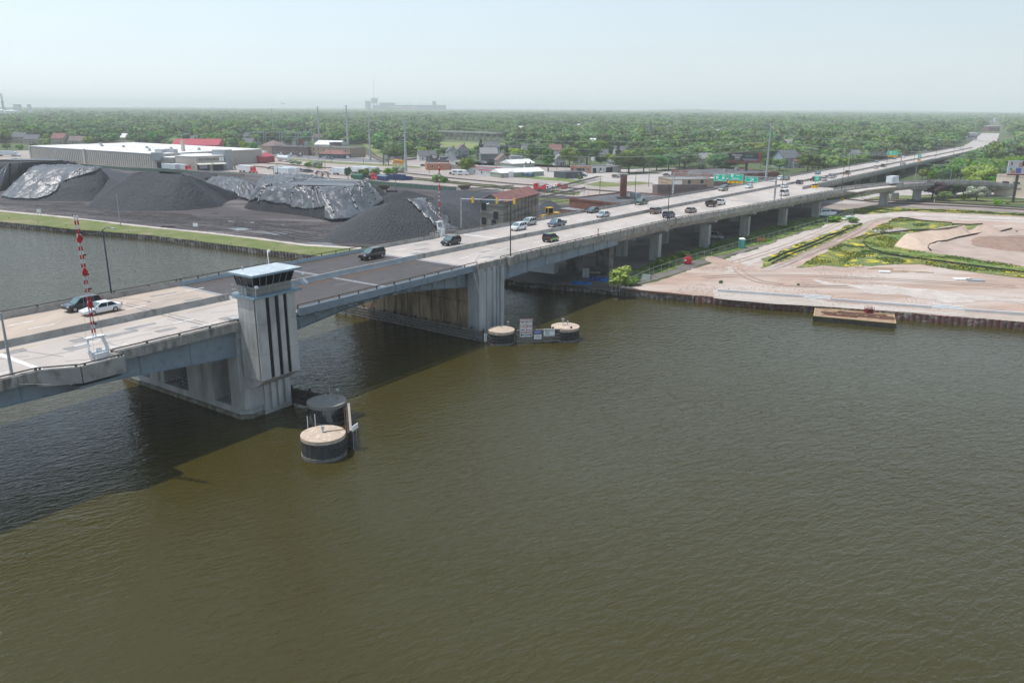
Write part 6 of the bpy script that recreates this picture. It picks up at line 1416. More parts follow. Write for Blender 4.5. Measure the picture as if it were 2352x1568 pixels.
# parked and working vehicles on the ground
D0 = math.atan2(-.585,.811)                     # general run of the freight yard
RDIR = math.atan2((G(985,385) - G(700,363)).y,(G(985,385) - G(700,363)).x)
def parked(kind,col,lab,x,y,rz=None,grp=None,sc=1): return put(car(kind,col,lab,grp),x,y,RDIR if rz is None else rz,sc=sc)
cols = ['charcoal','white','silver','charcoal','white','maroon','grey','green','brown','red','blue','silver','green','charcoal']
for i in range(14):
 f = i / 13; x = lerp(622,712,f ** .9); y = lerp(388.5,396.5,f)
 parked(['sedan','suv','suv','sedan','suv'][i % 5],cols[i],'%s car, number %d from the left, in the parked row behind the white trailers' % ({'charcoal': 'dark grey','maroon': 'dark red','brown': 'taupe','green': 'dark green'}.get(cols[i],cols[i]),i + 1),x,y,R_(195),'cars parked in the gravel lot')
for x,y,lab in ((732,399,'white pickup truck right of the parked row of cars'),(750,401,'second white pickup truck at the right end of the parked row')): parked('pickup','white',lab,x,y,R_(190))
for kind,col,lab,x,y in (('sedan','white','white saloon parked by the strip building',640,357.5),('suv','silver','silver estate car parked by the strip building',646,358.2),('pickup','silver','silver pickup parked between the strip building doors',664,358.7),('pickup','charcoal','dark pickup parked beside the road at the strip building',688,360.2),('suv','black','black car near the entrance of the tan two storey block',717,357.8),('pickup','silver','silver car beside the dark green restaurant',747,364.5),('suv','charcoal','dark car beside the silver one at the restaurant',753,364.8),('sedan','black','black saloon right of the dark car at the restaurant',762,365.6),('suv','grey','grey pickup like car by the white van at the block end',783,362.3),('van','white','white service van at the right end of the tan block',797,364.5),('sedan','black','black saloon crossing the street left of the brewery',973,382.5),('suv','silver','silver crossover parked behind the white hall',1112,376),('suv','brown','taupe crossover driving on the street near the grass lot',1415,408.6),('van','white','white van parked outside the corner garage',1374,397),('sedan','black','black saloon parked beside the dark grey shed',1340,405.5),('suv','white','white crossover just behind the dark grey shed',1339,401),('suv','white','white crossover parked before the small white canopy building',1622,426.5),('sedan','charcoal','dark saloon behind the left post of the first gantry',1532,404.5),('van','silver','silver van parked in the shade under the bridge',1640,549)):
 parked(kind,col,lab,x,y,RDIR if x < 900 else RDIR + .1)
put(semi('red','red semi truck with a white trailer leaving the loading bays'),571,397,RDIR - .02)
put(semi('red','red semi truck whose trailer stands at the warehouse dock'),421,393.4,R_(-38))
put(trailer('white box trailer backed to the dock left of the red semi truck'),392,392.4,R_(-38))
put(trailer('white box trailer in front of the parked row of cars',L=15),650,402,RDIR)
put(trailer('white box trailer just behind another one near the parked row',L=15),668,400.5,RDIR)
put(trailer('white box trailer with its left end hidden by the dense dark tree'),784,402.5,RDIR)
put(trailer('pale ribbed box trailer behind the green lorry and the dense tree'),826,400,RDIR)
put(trailer('white box trailer partly hidden by bushes near the power pole'),848,399,RDIR)
put(semi('white','white semi truck parked at the far left of the long warehouse'),22,359.5,R_(-5))
put(box_truck('white refuse lorry standing left of the strip building'),608,358.5,RDIR)
# hopper car on the rails, school bus, red crane lorries, loader, skips
hp_ = thing('hopper_wagon','white rounded rail hopper wagon on the tracks behind the parked cars','rail wagon'); b = MB()
RR = []
for x in (-6.6,-6.2,6.2,6.6):
 k = .85 if abs(x) > 6.4 else 1
 RR.append([(x,1.5 * k * math.cos(a),2.7 + 1.55 * k * math.sin(a)) for a in [2 * math.pi * i / 14 for i in range(14)]])
b.rings(RR,0,True); b.build('tank',TRW,hp_); b = MB()
for x in (-4,0,4): b.cyl((x,0,.9),.3,.9,8,r2=1.3)
b.box((0,0,1.1),(13.4,.8,.35)); b.build('chutes',GALV,hp_); wheels(hp_,(-5.6,-4.2,4.2,5.6),1.8,.42,.15); put(hp_,652,371.5,RDIR)
bs = thing('school_bus','yellow school bus on the street behind the second power pole','bus'); shell(bs,[(-5,.6,2.95,.97),(-4.9,.5,3.05,1),(3.6,.5,3.05,1),(3.9,.5,2.6,1),(4.0,.5,1.7,.95),(5.3,.55,1.5,.85)],2.4,PAINT['yellow'])
b = MB()
for i in range(10):
 for s in (-1,1): b.box((-4.4 + i * .82,s * 1.215,1.8),(.62,.03,.7))
b.box((3.86,0,1.85),(.2,2.0,.75)); b.build('window',GLASS,bs); b = MB()
for s in (-1,1): b.box((-.7,s * 1.215,1.35),(8.4,.02,.12)); b.box((-.7,s * 1.215,.95),(8.4,.02,.10))
b.build('black_stripes',BLACK,bs); wheels(bs,(-3.2,3.9),2.3,.48,.3); put(bs,915,378,RDIR + math.pi)
def red_lorry(label,big):
 t = thing('crane_lorry' if big else 'service_lorry',label,'lorry'); k = 1 if big else .72
 shell(t,[(2.6 * k,.6,2.7 * k,1),(4.0 * k,.6,2.75 * k,1),(4.2 * k,.6,1.8 * k,.95),(5.6 * k,.6,1.6 * k,.85)],2.4 * k,PAINT['white'] if big else PAINT['white'],'cab')
 b = MB(); b.box((3.4 * k,0,1.75 * k),(1.0 * k,2.45 * k,.75 * k)); b.build('window',GLASS,t)
 b = MB(); b.box((-1.4 * k,0,.8 * k),(7.4 * k,2.4 * k,1.0 * k)); b.box((-4.4 * k,0,1.8 * k),(1.2 * k,2.4 * k,1.5 * k)); b.box((1.6 * k,0,1.8 * k),(1.4 * k,2.3 * k,1.3 * k)); b.box((-1.6 * k,.9 * k,1.8 * k),(3 * k,.3 * k,.6 * k)); b.build('red_body',PAINT['red'],t)
 b = MB(); b.bar((-4 * k,0,3.3 * k),(2.0 * k,0,3.5 * k),.35,.35); b.bar((-3 * k,0,1.8 * k),(-3 * k,0,3.3 * k),.5,.5); b.box((-1 * k,-.4,1.8 * k),(1.4 * k,1,.9 * k)); b.build('crane_boom',GALV,t)
 wheels(t,(-3.2 * k,-2.0 * k,4.4 * k),2.4 * k,.5 * k,.3); return t
put(red_lorry('large red and white crane lorry on the bare ground behind the conveyor',True),1248,439,RDIR)
put(red_lorry('smaller red and white service lorry right behind the crane lorry',False),1288,433.5,RDIR + math.pi)
ld = thing('wheel_loader','yellow wheel loader with raised cab behind the far parapet','loader'); b = MB(); b.box((-1.6,0,1.0),(3.4,2.2,1.3)); b.box((1.6,0,.9),(2.2,1.2,.8)); b.bar((1.6,-.8,1.6),(4.2,-.8,.8),.25,.4); b.bar((1.6,.8,1.6),(4.2,.8,.8),.25,.4); b.build('chassis',YEL,ld)
b = MB(); b.box((.1,0,2.3),(1.6,1.6,1.4)); co = b.build('cab',GLASS,ld); b = MB(); b.box((.1,0,3.7),(1.9,1.9,.18));
for sx in (-.75,.95):
 for sy in (-.8,.8): b.box((sx,sy,2.3),(.14,.14,1.4))
b.build('cab_frame',YEL,co); b = MB(); b.hull([(4.1,-1.4,.2),(5.2,-1.4,.2),(4.2,-1.4,1.3)],[(4.1,1.4,.2),(5.2,1.4,.2),(4.2,1.4,1.3)]); b.build('bucket',BLACK,ld); wheels(ld,(-1.7,1.8),2.6,.8,.55)
put(ld,1262,507,math.pi + .5,sc=1.15)
NAVYB = M('navy_skip_paint',(.02,.045,.14),(.03,.06,.17),1,.6); GRNB = M('green_skip_paint',(.03,.12,.09),(.04,.14,.10),1,.6)
def skip(label,mat,L=6.5,h=1.9,lid=False):
 t = thing('roll_off_skip',label,'skip'); b = MB()
 b.box((0,0,.2),(L,2.4,.12))
 for s in (-1,1): b.box((0,s * 1.17,.3),(L,.1,h))
 for s in (-1,1): b.box((s * (L / 2 - .05),0,.3),(.1,2.4,h))
 for i in range(int(L / .8)):
  for s in (-1,1): b.box((-L / 2 + .5 + i * .8,s * 1.24,.3),(.1,.1,h - .1))
 b.build('bin',mat,t)
 if lid: b = MB(); b.hull([(-L / 2,-1.25,h + .3),(-L / 2,1.25,h + .3),(-L / 2,0,h + 1.0)],[(L / 2,-1.25,h + .3),(L / 2,1.25,h + .3),(L / 2,0,h + 1.0)]); b.build('lid',GRNB if mat is GRNB else M('grey_blue_lid',(.15,.2,.24),None),t)
 return t
for x,y,lab,mt,L_,hh,lid in ((822,411.5,'green covered skip behind the green screened fence',GRNB,9,1.8,True),(880,415,'navy blue skip with pink stripes beside the red lorry',NAVYB,7.5,2.0,True),(898,412.5,'long navy blue open skip in the row',NAVYB,8,2.2,False),(917,413.6,'tall navy blue skip at the end of the row',NAVYB,8,2.6,False),(937,413.5,'low navy blue skip on the right of the skip row',NAVYB,5,1.5,False),(868,409,'grey green skip behind the navy ones',GRNB,9,1.6,False),(1038,401,'black skip in front of the orange brick building',BLACK,2,1,False),(1209,406.5,'blue grey dumpster in front of the sage green building',M('blue_grey_bin',(.10,.16,.22),None),3,1.6,True),(1219,407,'second blue grey dumpster in front of the sage green building',MATS['blue_grey_bin'],3,1.6,True)):
 put(skip(lab,mt,L_,hh,lid),x,y,RDIR)
t = thing('hook_lorry','black hook lift lorry with a red cab by the skips','lorry'); tractor(t,2.2,PAINT['red']); b = MB(); b.box((-2.6,0,1.1),(6.2,2.2,.9)); b.build('load_bed',BLACK,t); put(t,853,413.2,RDIR)
for x,y,lab in ((1050,402,'white camper van in front of the tan shop'),(1063,402.5,'second white camper van beside the round green tree')):
 t = thing('camper_van',lab,'camper'); shell(t,[(-3.2,.5,3.0,.97),(1.6,.5,3.05,1),(2.2,.5,2.4,.98),(2.6,.5,1.4,.92),(3.5,.5,1.2,.85)],2.2,PAINT['white']); MB().box((2.25,0,1.45),(.3,1.9,.6)).build('window',GLASS,t); b = MB()
 for s in (-1,1): b.box((-1,s * 1.11,1.7),(2.2,.03,.6))
 b.build('side_window',GLASS,t); wheels(t,(-2,2.3),2.1,.36); put(t,x,y,RDIR + .5)
# ------------------------------------------------------------------ control tower
ct = thing('control_tower','pale concrete bridge control tower with blue roof and dark slit windows','tower')
S0,S1,N0,N1 = 57.8,63.5,-80.9,-77.4
TW = M('tower_concrete',(.50,.49,.46),(.40,.395,.375),.5,.85,c3=(.29,.285,.27),sc3=.35,t3=.60,w3=.1,stretch=(1,1,.5))
mb = MB(); zb_,zt_ = 6.0,16.1
mb.box(SN((S0 + S1) / 2,(N0 + N1) / 2 - .08,zb_),(S1 - S0 - .02,N1 - N0 - .16,zt_ - zb_),TH); mb.build('core',M('dark_slit',(.012,.013,.018),None,rough=.25),ct)
slabs = ((S0,59.05),(59.62,60.4),(61.0,61.7),(62.25,63.5))
for a,b in slabs:
 for z0,z1 in ((zb_ - (.0 if a > S0 else .0),9.2),(9.23,13.0),(13.03,zt_)):
  mb = MB(); a_ = a - (.14 if a == S0 else 0); mb.box(SN((a_ + b) / 2,N1 - .06,z0),(b - a_,.16,z1 - z0),TH); mb.build('front_panel',TW,ct)
for z0,z1 in ((zb_,9.2),(9.23,13.0),(13.03,zt_)):
 for k in range(4):
  a = N0 + (N1 - N0 - .36) * k / 4; b = N0 + (N1 - N0 - .36) * (k + 1) / 4 - .03
  mb = MB(); mb.box(SN(S0 - .04,(a + b) / 2,z0),(.2,b - a,z1 - z0),TH); mb.build('side_panel',TW,ct)
 mb = MB(); mb.box(SN(S1 + .02,(N0 + N1) / 2 - .16,z0),(.2,N1 - N0 - .34,z1 - z0),TH); mb.build('side_panel',TW,ct)
# flared bracket below the tower
mb = MB(); RR = []
for k in range(6):
 t = k / 5; nn = lerp(-81.0,N1,t ** .6 if t else 0); z = lerp(4.2,zb_,t)
 RR.append([SN(S0 + .2,-81.5,z),SN(S0 + .2,nn,z),SN(S1 - .3,nn,z),SN(S1 - .3,-81.5,z)])
mb.rings(RR); mb.build('flared_bracket',TW,ct)
BZ = 16.15
mb = MB(); mb.box(SN(61.0,-79.5,BZ),(7.2,4.5,.28),TH); mb.build('balcony',STEELP,ct)
mb = MB();
for h_ in (.55,1.1):
 for a,b in (((57.5,-77.4),(64.5,-77.4)),((64.5,-77.4),(64.5,-81.6)),((57.5,-77.4),(57.5,-81.6)),((57.5,-81.6),(64.5,-81.6))): mb.tube([SN(*a,BZ + .28 + h_),SN(*b,BZ + .28 + h_)],.03,5)
for a,b in ((57.5,-77.4),(59.8,-77.4),(62.2,-77.4),(64.5,-77.4),(57.5,-79.5),(57.5,-81.6),(64.5,-79.5),(64.5,-81.6)): mb.tube([SN(a,b,BZ + .28),SN(a,b,BZ + 1.4)],.035,5)
mb.build('balcony_railing',GALV,ct)
mb = MB(); mb.box(SN(60.9,-79.7,BZ + .28),(5.6,3.0,1.0),TH); mb.build('cabin_wall',M('tan_cabin_wall',(.33,.31,.27),(.27,.25,.22),1,.8),ct)
z0,z1 = BZ + 1.28,BZ + 2.75
ba = [SN(58.1,-81.2,z0),SN(58.1,-78.2,z0),SN(63.7,-78.2,z0),SN(63.7,-81.2,z0)]; ta = [SN(57.7,-81.3,z1),SN(57.7,-77.7,z1),SN(64.0,-77.7,z1),SN(64.0,-81.3,z1)]
mb = MB(); mb.hull(ba,ta); mb.build('cabin_window',GLASS,ct)
for i in range(4):
 for f in ([0,.17,.33,.5,.67,.83] if i in (1,3) else [0,.33,.67]):
  j = (i + 1) % 4; c0 = Vector((ba[0] + ba[2]) / 2); a = ba[i].lerp(ba[j],f); b = ta[i].lerp(ta[j],f); o_ = (b - c0); o_.z = 0; o_ = o_.normalized() * .04
  MB().bar(a + o_,b + o_,.09,.07).build('mullion',STEELB,ct)
mb = MB(); RF = [SN(60.7,-79.1,z1)]; mb.box(RF[0],(7.4,4.7,.26),TH); ro = mb.build('roof',STEELP,ct)
mb = MB(); mb.box(SN(60.7,-79.1,z1 + .26),(7.3,4.6,.10),TH,top=(.88,.86)); mb.build('roof_sheet',ROOFB,ro)
mb = MB(); mb.tube([SN(62.8,-81.0,z1 + .3),SN(62.9,-81.2,z1 + 1.2),SN(63.4,-81.8,z1 + 1.9),SN(64.0,-82.3,z1 + 1.9)],.05,6); mb.ball(SN(64.0,-82.3,z1 + 1.7),.2); mb.build('camera_arm',WHITEP,ro)
mb = MB(); mb.cyl(SN(58.6,-80.6,z1 + .4),.12,.35,8); mb.bar(SN(60.2,-81,z1 + .4),SN(60.2,-81,z1 + 1.3),.03,.03); mb.bar(SN(61.9,-80.3,z1 + .4),SN(61.9,-80.3,z1 + 1.2),.03,.03); mb.build('aerials',GALV,ro)
mb = MB(); mb.box(SN(57.85,-79.4,BZ + .3),(.5,1.0,.9),TH); mb.build('air_conditioner',GALV,ct)
mb = MB(); mb.tube([SN(57.4,-76.9,BZ + .3),SN(57.4,-76.9,BZ + 1.5)],.04,5); mb.ball(SN(57.5,-76.8,BZ + 1.6),.28,sq=.8); mb.build('floodlight',WHITEP,ct)
mb = MB(); mb.tube([SN(64.3,-77.2,BZ + .3),SN(64.5,-77.0,BZ + 1.9)],.04,5); mb.ball(SN(64.5,-77.0,BZ + 2.0),.26); mb.build('floodlight',WHITEP,ct)
mb = MB(); A = SN(64.7,-77.0,BZ + .95); ax = (ND * .6 + SD * -.2 + Vector((0,0,.6))).normalized(); q1 = ax.orthogonal().normalized(); q2 = ax.cross(q1)
mb.hull([A + q1 * .45 * math.cos(t) + q2 * .45 * math.sin(t) for t in [i * .524 for i in range(12)]],[A + ax * .1 + q1 * .5 * math.cos(t) + q2 * .5 * math.sin(t) for t in [i * .524 for i in range(12)]]); mb.build('dish',GALV,ct)
# ------------------------------------------------------------------ barrier gates with striped arms
def gate(s,n,z,hgt,lean,label):
 t = thing('barrier_gate',label,'barrier'); P_ = lambda a,b,c: SN(s + a,n + b,z + c)
 mb = MB(); mb.box(P_(0,0,0),(1.2,1.0,1.35),TH); mb.box(P_(0,0,1.35),(1.35,1.15,.1),TH); mb.build('housing',WHITEP,t)
 mb = MB(); mb.box(P_(-.55,.45,0),(.5,.5,.5),TH); mb.build('junction_box',WHITEP,t)
 mb = MB()
 for sg in (-1,1):
  mb.bar(P_(sg * .75,0,.7),P_(sg * .95,-.1,1.7),.22,.3); mb.bar(P_(sg * .95,-.1,1.7),P_(sg * .75,-.5,2.9),.2,.28)
 mb.bar(P_(-.95,-.5,2.95),P_(.95,-.5,2.95),.7,.12); mb.cyl(P_(0,0,1.5),.28,.3,10); mb.build('counterweight_frame',WHITEP,t)
 b0 = P_(0,-.5,3.0); top = b0 + lean + Vector((0,0,hgt - 3)); N = int((hgt - 3) / .42)
 for off in (-.13,.13):
  o = SD * off
  for c in range(2):
   mb = MB()
   for i in range(N):
    if i % 2 == c: mb.bar(b0.lerp(top,i / N) + o,b0.lerp(top,(i + 1) / N) + o,.12,.10)
   mb.build('arm_stripes',RED if c else WHITEP,t)
 for f in (.28,.55,.82):
  mb = MB(); c = b0.lerp(top,f) + SD * 0 + ND * .1; e1 = SD * .32; e2 = Vector((0,0,.48)); mb.hull([c - e1,c - e2,c + e1,c + e2],[c - e1 + ND * .06,c - e2 + ND * .06,c + e1 + ND * .06,c + e2 + ND * .06]); mb.build('diamond_sign',RED,t)
 mb = MB()
 for f in (.1,.25,.4,.52,.68,.86): mb.box(b0.lerp(top,f) + SD * .3,(.2,.14,.14),TH)
 mb.build('warning_lamp',BLACK,t)
 mb = MB()
 for sg in (-1,1):
  mb.tube([P_(sg * .9,-.5,2.9),b0.lerp(top,.8)],.015,3); mb.tube([P_(sg * .7,.3,.9),b0.lerp(top,.55)],.015,3)
 mb.build('stay_cable',GALV,t)
 return t
gate(39.9,-79.9,zd(40),15.5,Vector((.6,-1.3,0)),'white barrier gate with raised red and white arm left of the control tower')
gate(129.8,-109.4,zd(130),16.2,Vector((.3,-.6,0)),'white barrier gate with raised red and white arm on the far side of the bridge')
# overhead traffic signal
t = thing('traffic_signal','overhead signal mast with yellow lights across the far lanes','traffic light'); a0 = SN(136,-108.9,zd(136) - .5); b0 = a0 + Vector((0,0,8.2))
g0 = G(1083,522,12.0);
mb = MB(); mb.tube([a0,b0],.16,8,r2=.13); mb.build('mast',GALV,t); arm_e = SN(139,-96.5,zd(137) + 7.6)
mb = MB(); mb.tube([b0 - Vector((0,0,.35)),arm_e],.11,6,r2=.07); mb.build('arm',GALV,t)
for f in (.22,.66,.97):
 c = (b0 - Vector((0,0,.35))).lerp(arm_e,f); o = MB().box(c - Vector((0,0,.75)),(.36,.4,1.15),TH).build('signal_head',YEL,t)
# small red and white post
mb = MB(); pz = SN(147.5,-81.3,zd(147)); t = thing('marker_post','small red and white striped post on the near parapet behind the black hatchback','post',pz)
for i in range(4): MB().cyl((0,0,.2 + i * .5),.11,.5,8).build('post_stripe',RED if i % 2 else WHITEP,t)
# ------------------------------------------------------------------ dolphins, fenders, river signs
DOLT = M('dolphin_steel',(.045,.047,.05),(.075,.07,.065),1.2,.8,c3=(.24,.23,.21),sc3=.7,t3=.64,w3=.04,stretch=(1,1,.4))
CAPM = M('tan_cap_concrete',(.52,.41,.31),(.42,.335,.26),.8,.9,c3=(.60,.51,.42),sc3=2,t3=.6,w3=.05)
CAPG = M('shade_grey_cap',(.27,.255,.225),(.22,.21,.19),.7,.9)  # tan cap darkened to grey, the tower's shade painted into its colour
def dolphin(name,label,c,r,h,capm):
 t = thing('mooring_dolphin',label,'dolphin',(c.x,c.y,0)); mb = MB(); n = 44; A = []
 for i in range(n * 2):
  a = math.pi * i / n; rr = r * (.955 if (i // 2) % 2 else .985); A.append((rr * math.cos(a),rr * math.sin(a)))
 mb.prism(A,-1.5,h - .42); mb.build('sheet_pile_wall',DOLT,t)
 mb = MB(); mb.cyl((0,0,-1),r * 1.02,1.35,40); mb.build('base_ring',M('grey_base_ring',(.20,.185,.165),(.13,.12,.11),2,.9),t)
 mb = MB(); mb.cyl((0,0,h - .42),r * 1.0,.42,44); mb.cyl((0,0,h),r * .985,.16,44,r2=.2); mb.build('cap',capm,t)
 return t
D1c = (G(705,920,2.5) + G(795,920,2.5)) / 2; D2c = (G(691,995,2.5) + G(793,995,2.5)) / 2
R1_ = (G(795,920,2.5) - G(705,920,2.5)).length / 2; R2_ = (G(793,995,2.5) - G(691,995,2.5)).length / 2
D3c = (G(1121,756,2.3) + G(1182,756,2.3)) / 2; D4c = (G(1266,748.5,2.3) + G(1331,748.5,2.3)) / 2; R3_ = (G(1182,756,2.3) - G(1121,756,2.3)).length / 2; R4_ = (G(1331,748.5,2.3) - G(1266,748.5,2.3)).length / 2
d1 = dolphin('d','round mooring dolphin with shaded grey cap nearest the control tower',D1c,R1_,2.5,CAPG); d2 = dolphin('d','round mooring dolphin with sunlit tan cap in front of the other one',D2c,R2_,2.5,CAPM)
d3 = dolphin('d','round mooring dolphin with tan cap beside the far river pier',D3c,R3_,2.3,CAPM); d4 = dolphin('d','round mooring dolphin with tan cap right of the river signs',D4c,R4_,2.3,CAPM)
mb = MB(); mb.tube([(.3,.6,2.5),(.3,.6,4.4)],.045,5); mb.tube([(.3,.6,2.6),(1.3,.4,2.6),(1.35,.4,3.7)],.05,5); mb.ball((1.35,.4,3.8),.22); mb.build('light_mast',GALV,d1)
mb = MB(); mb.cyl((0,0,2.6),.2,.1,8); mb.cyl((0,0,2.7),.06,.3,6); mb.cyl((0,0,3.0),.17,.36,10); mb.build('beacon',GALV,d2)
mb = MB(); mb.tube([(.2,.1,2.7),(1.2,.5,2.66),(2.2,1.1,2.6)],.04,5); mb.build('cable',BLACK,d2)
mb = MB(); mb.tube([(0,.3,2.3),(0,.3,4.7)],.04,5); mb.cyl((0,.3,4.6),.12,.5,8); mb.tube([(1.1,.6,2.3),(1.1,.6,3.3)],.03,5); mb.cyl((1.1,.6,3.3),.15,.2,8); mb.build('beacon',GALV,d3)
mb = MB(); mb.tube([(-.4,.2,2.4),(-.4,.2,3.0)],.06,5); mb.cyl((-.4,.2,3.0),.16,.55,8,r2=.28); mb.cyl((.4,.3,2.4),.07,.45,6); mb.cyl((.4,.3,2.85),.15,.28,8); mb.build('beacon',GALV,d4)
for d_,r_ in ((d1,R1_),(d2,R2_),(d3,R3_),(d4,R4_)):
 mb = MB()
 for z_ in ((.7,1.2,1.75) if d_ in (d3,d4) else (.8,1.4)):
  a0_,a1_ = (-2.7,-.4) if d_ in (d3,d4) else (-.9,.5)
  mb.tube([(r_ * 1.02 * math.cos(a),r_ * 1.02 * math.sin(a),z_) for a in [a0_ + (a1_ - a0_) * i / 10 for i in range(11)]],.13,5)
 mb.build('rub_rail',TIMBERD,d_)
for k_,(dx,dy) in enumerate(((-2.2,1.9),(-1.5,2.6))): mb = MB(); mb.tube([(dx,dy,1.4),(dx,dy,3.8)],.05,5); mb.build('stake',WHITEP,d2)
def timber_wall(name,label,a,b,z0,z1,rows,cat='fender',mat=TIMBER,posts=2.4,thick=.35,nside=1):
 t = thing(name,label,cat); a,b = Vector(a),Vector(b); d = (b - a).normalized(); nn = Vector((d.y,-d.x,0)) * nside; L = (b - a).length
 hh = (z1 - z0) / rows; rr = random.Random(3)
 for i in range(rows):
  mb = MB(); z = z0 + i * hh; x = 0
  while x < L - .05:
   l = min(rr.uniform(4,6),L - x); o = rr.uniform(-.03,.05)
   mb.bar(a + d * x + nn * o + Vector((0,0,z + hh * .38)),a + d * (x + l - .06) + nn * o + Vector((0,0,z + hh * .38)),thick,hh * .68); x += l
  mb.build('plank_row',mat,t)
 k = int(L / posts)
 for i in range(k + 1):
  mb = MB(); p = a + d * (L * i / k) - nn * (thick * .8); mb.bar(p + Vector((0,0,-1.5)),p + Vector((0,0,z1 + .12)),.3,.3); mb.build('pile_post',TIMBERD,t)
 return t
timber_wall('timber_fender','long timber fender along the foot of the far river pier',SN(103.1,-114,0),SN(103.0,-78.2,0),.15,2.15,4)
fa = G(1186,787,.1); fb = G(1312,783.5,.1); fa.z = fb.z = 0
fn = timber_wall('timber_fender','short timber fender between two dolphins carrying river signs',fa,fb,.15,2.5,4)
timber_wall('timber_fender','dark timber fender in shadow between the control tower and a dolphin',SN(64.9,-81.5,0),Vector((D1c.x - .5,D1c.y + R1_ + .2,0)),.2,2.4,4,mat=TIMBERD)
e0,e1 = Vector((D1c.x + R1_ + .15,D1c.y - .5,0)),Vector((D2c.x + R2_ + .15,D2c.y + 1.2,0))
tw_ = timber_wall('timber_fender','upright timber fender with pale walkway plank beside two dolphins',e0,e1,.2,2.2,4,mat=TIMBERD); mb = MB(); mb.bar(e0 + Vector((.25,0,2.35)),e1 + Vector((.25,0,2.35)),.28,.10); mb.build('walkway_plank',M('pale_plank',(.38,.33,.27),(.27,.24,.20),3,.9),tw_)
mb = MB()
for i in range(7): p = e0.lerp(e1,i / 6) + Vector((-.35,0,0)); mb.bar(p + Vector((0,0,.4)),p + Vector((0,0,2.2)),.06,.06)
for z_ in (.8,1.5,2.2): mb.bar(e0 + Vector((-.35,0,z_)),e1 + Vector((-.35,0,z_)),.05,.05)
mb.build('ladder_frame',M('rusty_frame',(.12,.05,.04),None),tw_)
fd = (fb - fa).normalized(); frz = math.atan2(fd.y,fd.x)
def board(name,label,cat,c,w,h,mat,rz,parent=None,border=None):
 t = thing(name,label,cat,c,rz); mb = MB(); mb.box((0,0,-h / 2),(w,.08,h)); mb.build('panel',mat,t)
 if border:
  mb = MB()
  for x0,x1,z0,z1 in ((-w / 2,w / 2,h / 2 - .07,h / 2),(-w / 2,w / 2,-h / 2,-h / 2 + .07),(-w / 2,-w / 2 + .07,-h / 2 + .07,h / 2 - .07),(w / 2 - .07,w / 2,-h / 2 + .07,h / 2 - .07)): mb.box(((x0 + x1) / 2,-.045,z0),(x1 - x0,.03,z1 - z0))
  mb.build('border',border,t)
 return t
def letters(t,s_,size,x,z,mat=SIGNK,sx=1,y=-.05,name='lettering'): return text(name,s_,size,mat,t,(x,y,z),(R_(90),0,0),sx)
def tface(px): return fa.lerp(fb,px)
mph = (fb - fa).length / 126.0
for k,(L_1,L_2,L_3,cx) in enumerate((('MAX','15','MPH',1200.3),('SLOW','NO','WAKE',1214.5))):
 f = (cx - 1186) / 126; c = fa.lerp(fb,f) + Vector((0,0,3.05)) - Vector((-fd.y,fd.x,0)) * .3
 t = board('speed_sign' if k == 0 else 'wake_sign','tall white river sign reading %s %s %s with an orange circle' % (L_1,L_2,L_3),'sign',c,14.6 * mph,2.3,SIGNW,frz,border=GALV)
 w = 14.6 * mph
 for z_ in (.98,-.98): mb = MB(); mb.box((0,-.06,z_ - .05),(w * .82,.03,.11)); mb.build('orange_bar',SIGNO,t)
 letters(t,L_1,.36,0,.70,sx=1); letters(t,L_2,.46,0,0,sx=1); letters(t,L_3,.36,0,-.70,sx=1)
 mb = MB(); n = 28; ro_,ri = w * .40,w * .335
 A = [(ro_ * math.cos(a),-.05,ro_ * math.sin(a)) for a in [2 * math.pi * i / n for i in range(n)]]; B = [(ri * math.cos(a),-.05,ri * math.sin(a)) for a in [2 * math.pi * i / n for i in range(n)]]
 mb.add(A + B + [(p[0],-.07,p[2]) for p in A + B],[(2 * n + i,2 * n + (i + 1) % n,3 * n + (i + 1) % n,3 * n + i) for i in range(n)] + [(i,2 * n + i,2 * n + (i + 1) % n,(i + 1) % n) for i in range(n)]); mb.build('orange_circle',SIGNO,t)
 c2 = c - Vector((0,0,1.53)); t2 = board('arrow_sign','white panel with a black arrow pointing %s below the %s sign' % (('left','speed limit') if k == 0 else ('right','no wake')),'sign',c2,w,.72,SIGNW,frz,border=GALV)
 sg = -1 if k == 0 else 1; mb = MB(); mb.box((-sg * .12,-.05,-.07),(w * .6,.03,.14)); mb.add([(sg * w * .40,-.07,0),(sg * w * .18,-.07,.26),(sg * w * .18,-.07,-.26)],[(0,1,2)]); mb.build('arrow',SIGNK,t2)
 mb = MB(); mb.bar((0,.12,-2.2),(0,.12,.9),.1,.1); mb.build('post',GALV,t)
def rs_(cx,cy,w,h,name,lab,mat):
 f = (cx - 1186) / 126; c = fa.lerp(fb,f) + Vector((0,0,cy)) - Vector((-fd.y,fd.x,0)) * .38; return board(name,lab,'sign',c,w,h,mat,frz)
t = rs_(1234,1.95,1.3,.34,'street_sign','small blue river sign reading MASON ST',SIGNB); letters(t,'MASON ST',.24,0,0,SIGNW)
t = rs_(1234,1.15,1.25,.8,'anchor_sign','small white sign saying do not drag anchor',SIGNW); letters(t,'DO NOT',.18,0,.24); letters(t,'DRAG ANCHOR',.15,0,0); letters(t,'SUBMARINE CABLE',.11,0,-.24)
t = rs_(1260,1.85,1.85,1.3,'bridge_hours_sign','white sign with bridge opening hours on the timber fender',SIGNW)
for i,(tx,sx_) in enumerate((('MONITOR CHANNEL 16',1),('BRIDGE WILL NOT OPEN',1),('7 AM-8 AM',1),('12 PM-1 PM',1),('4 PM-5 PM',1),('EXCEPT SUN & HOLIDAYS',1))): letters(t,tx,.17,0 if i in (0,1,5) else -.35,.53 - i * .21,sx=.85)
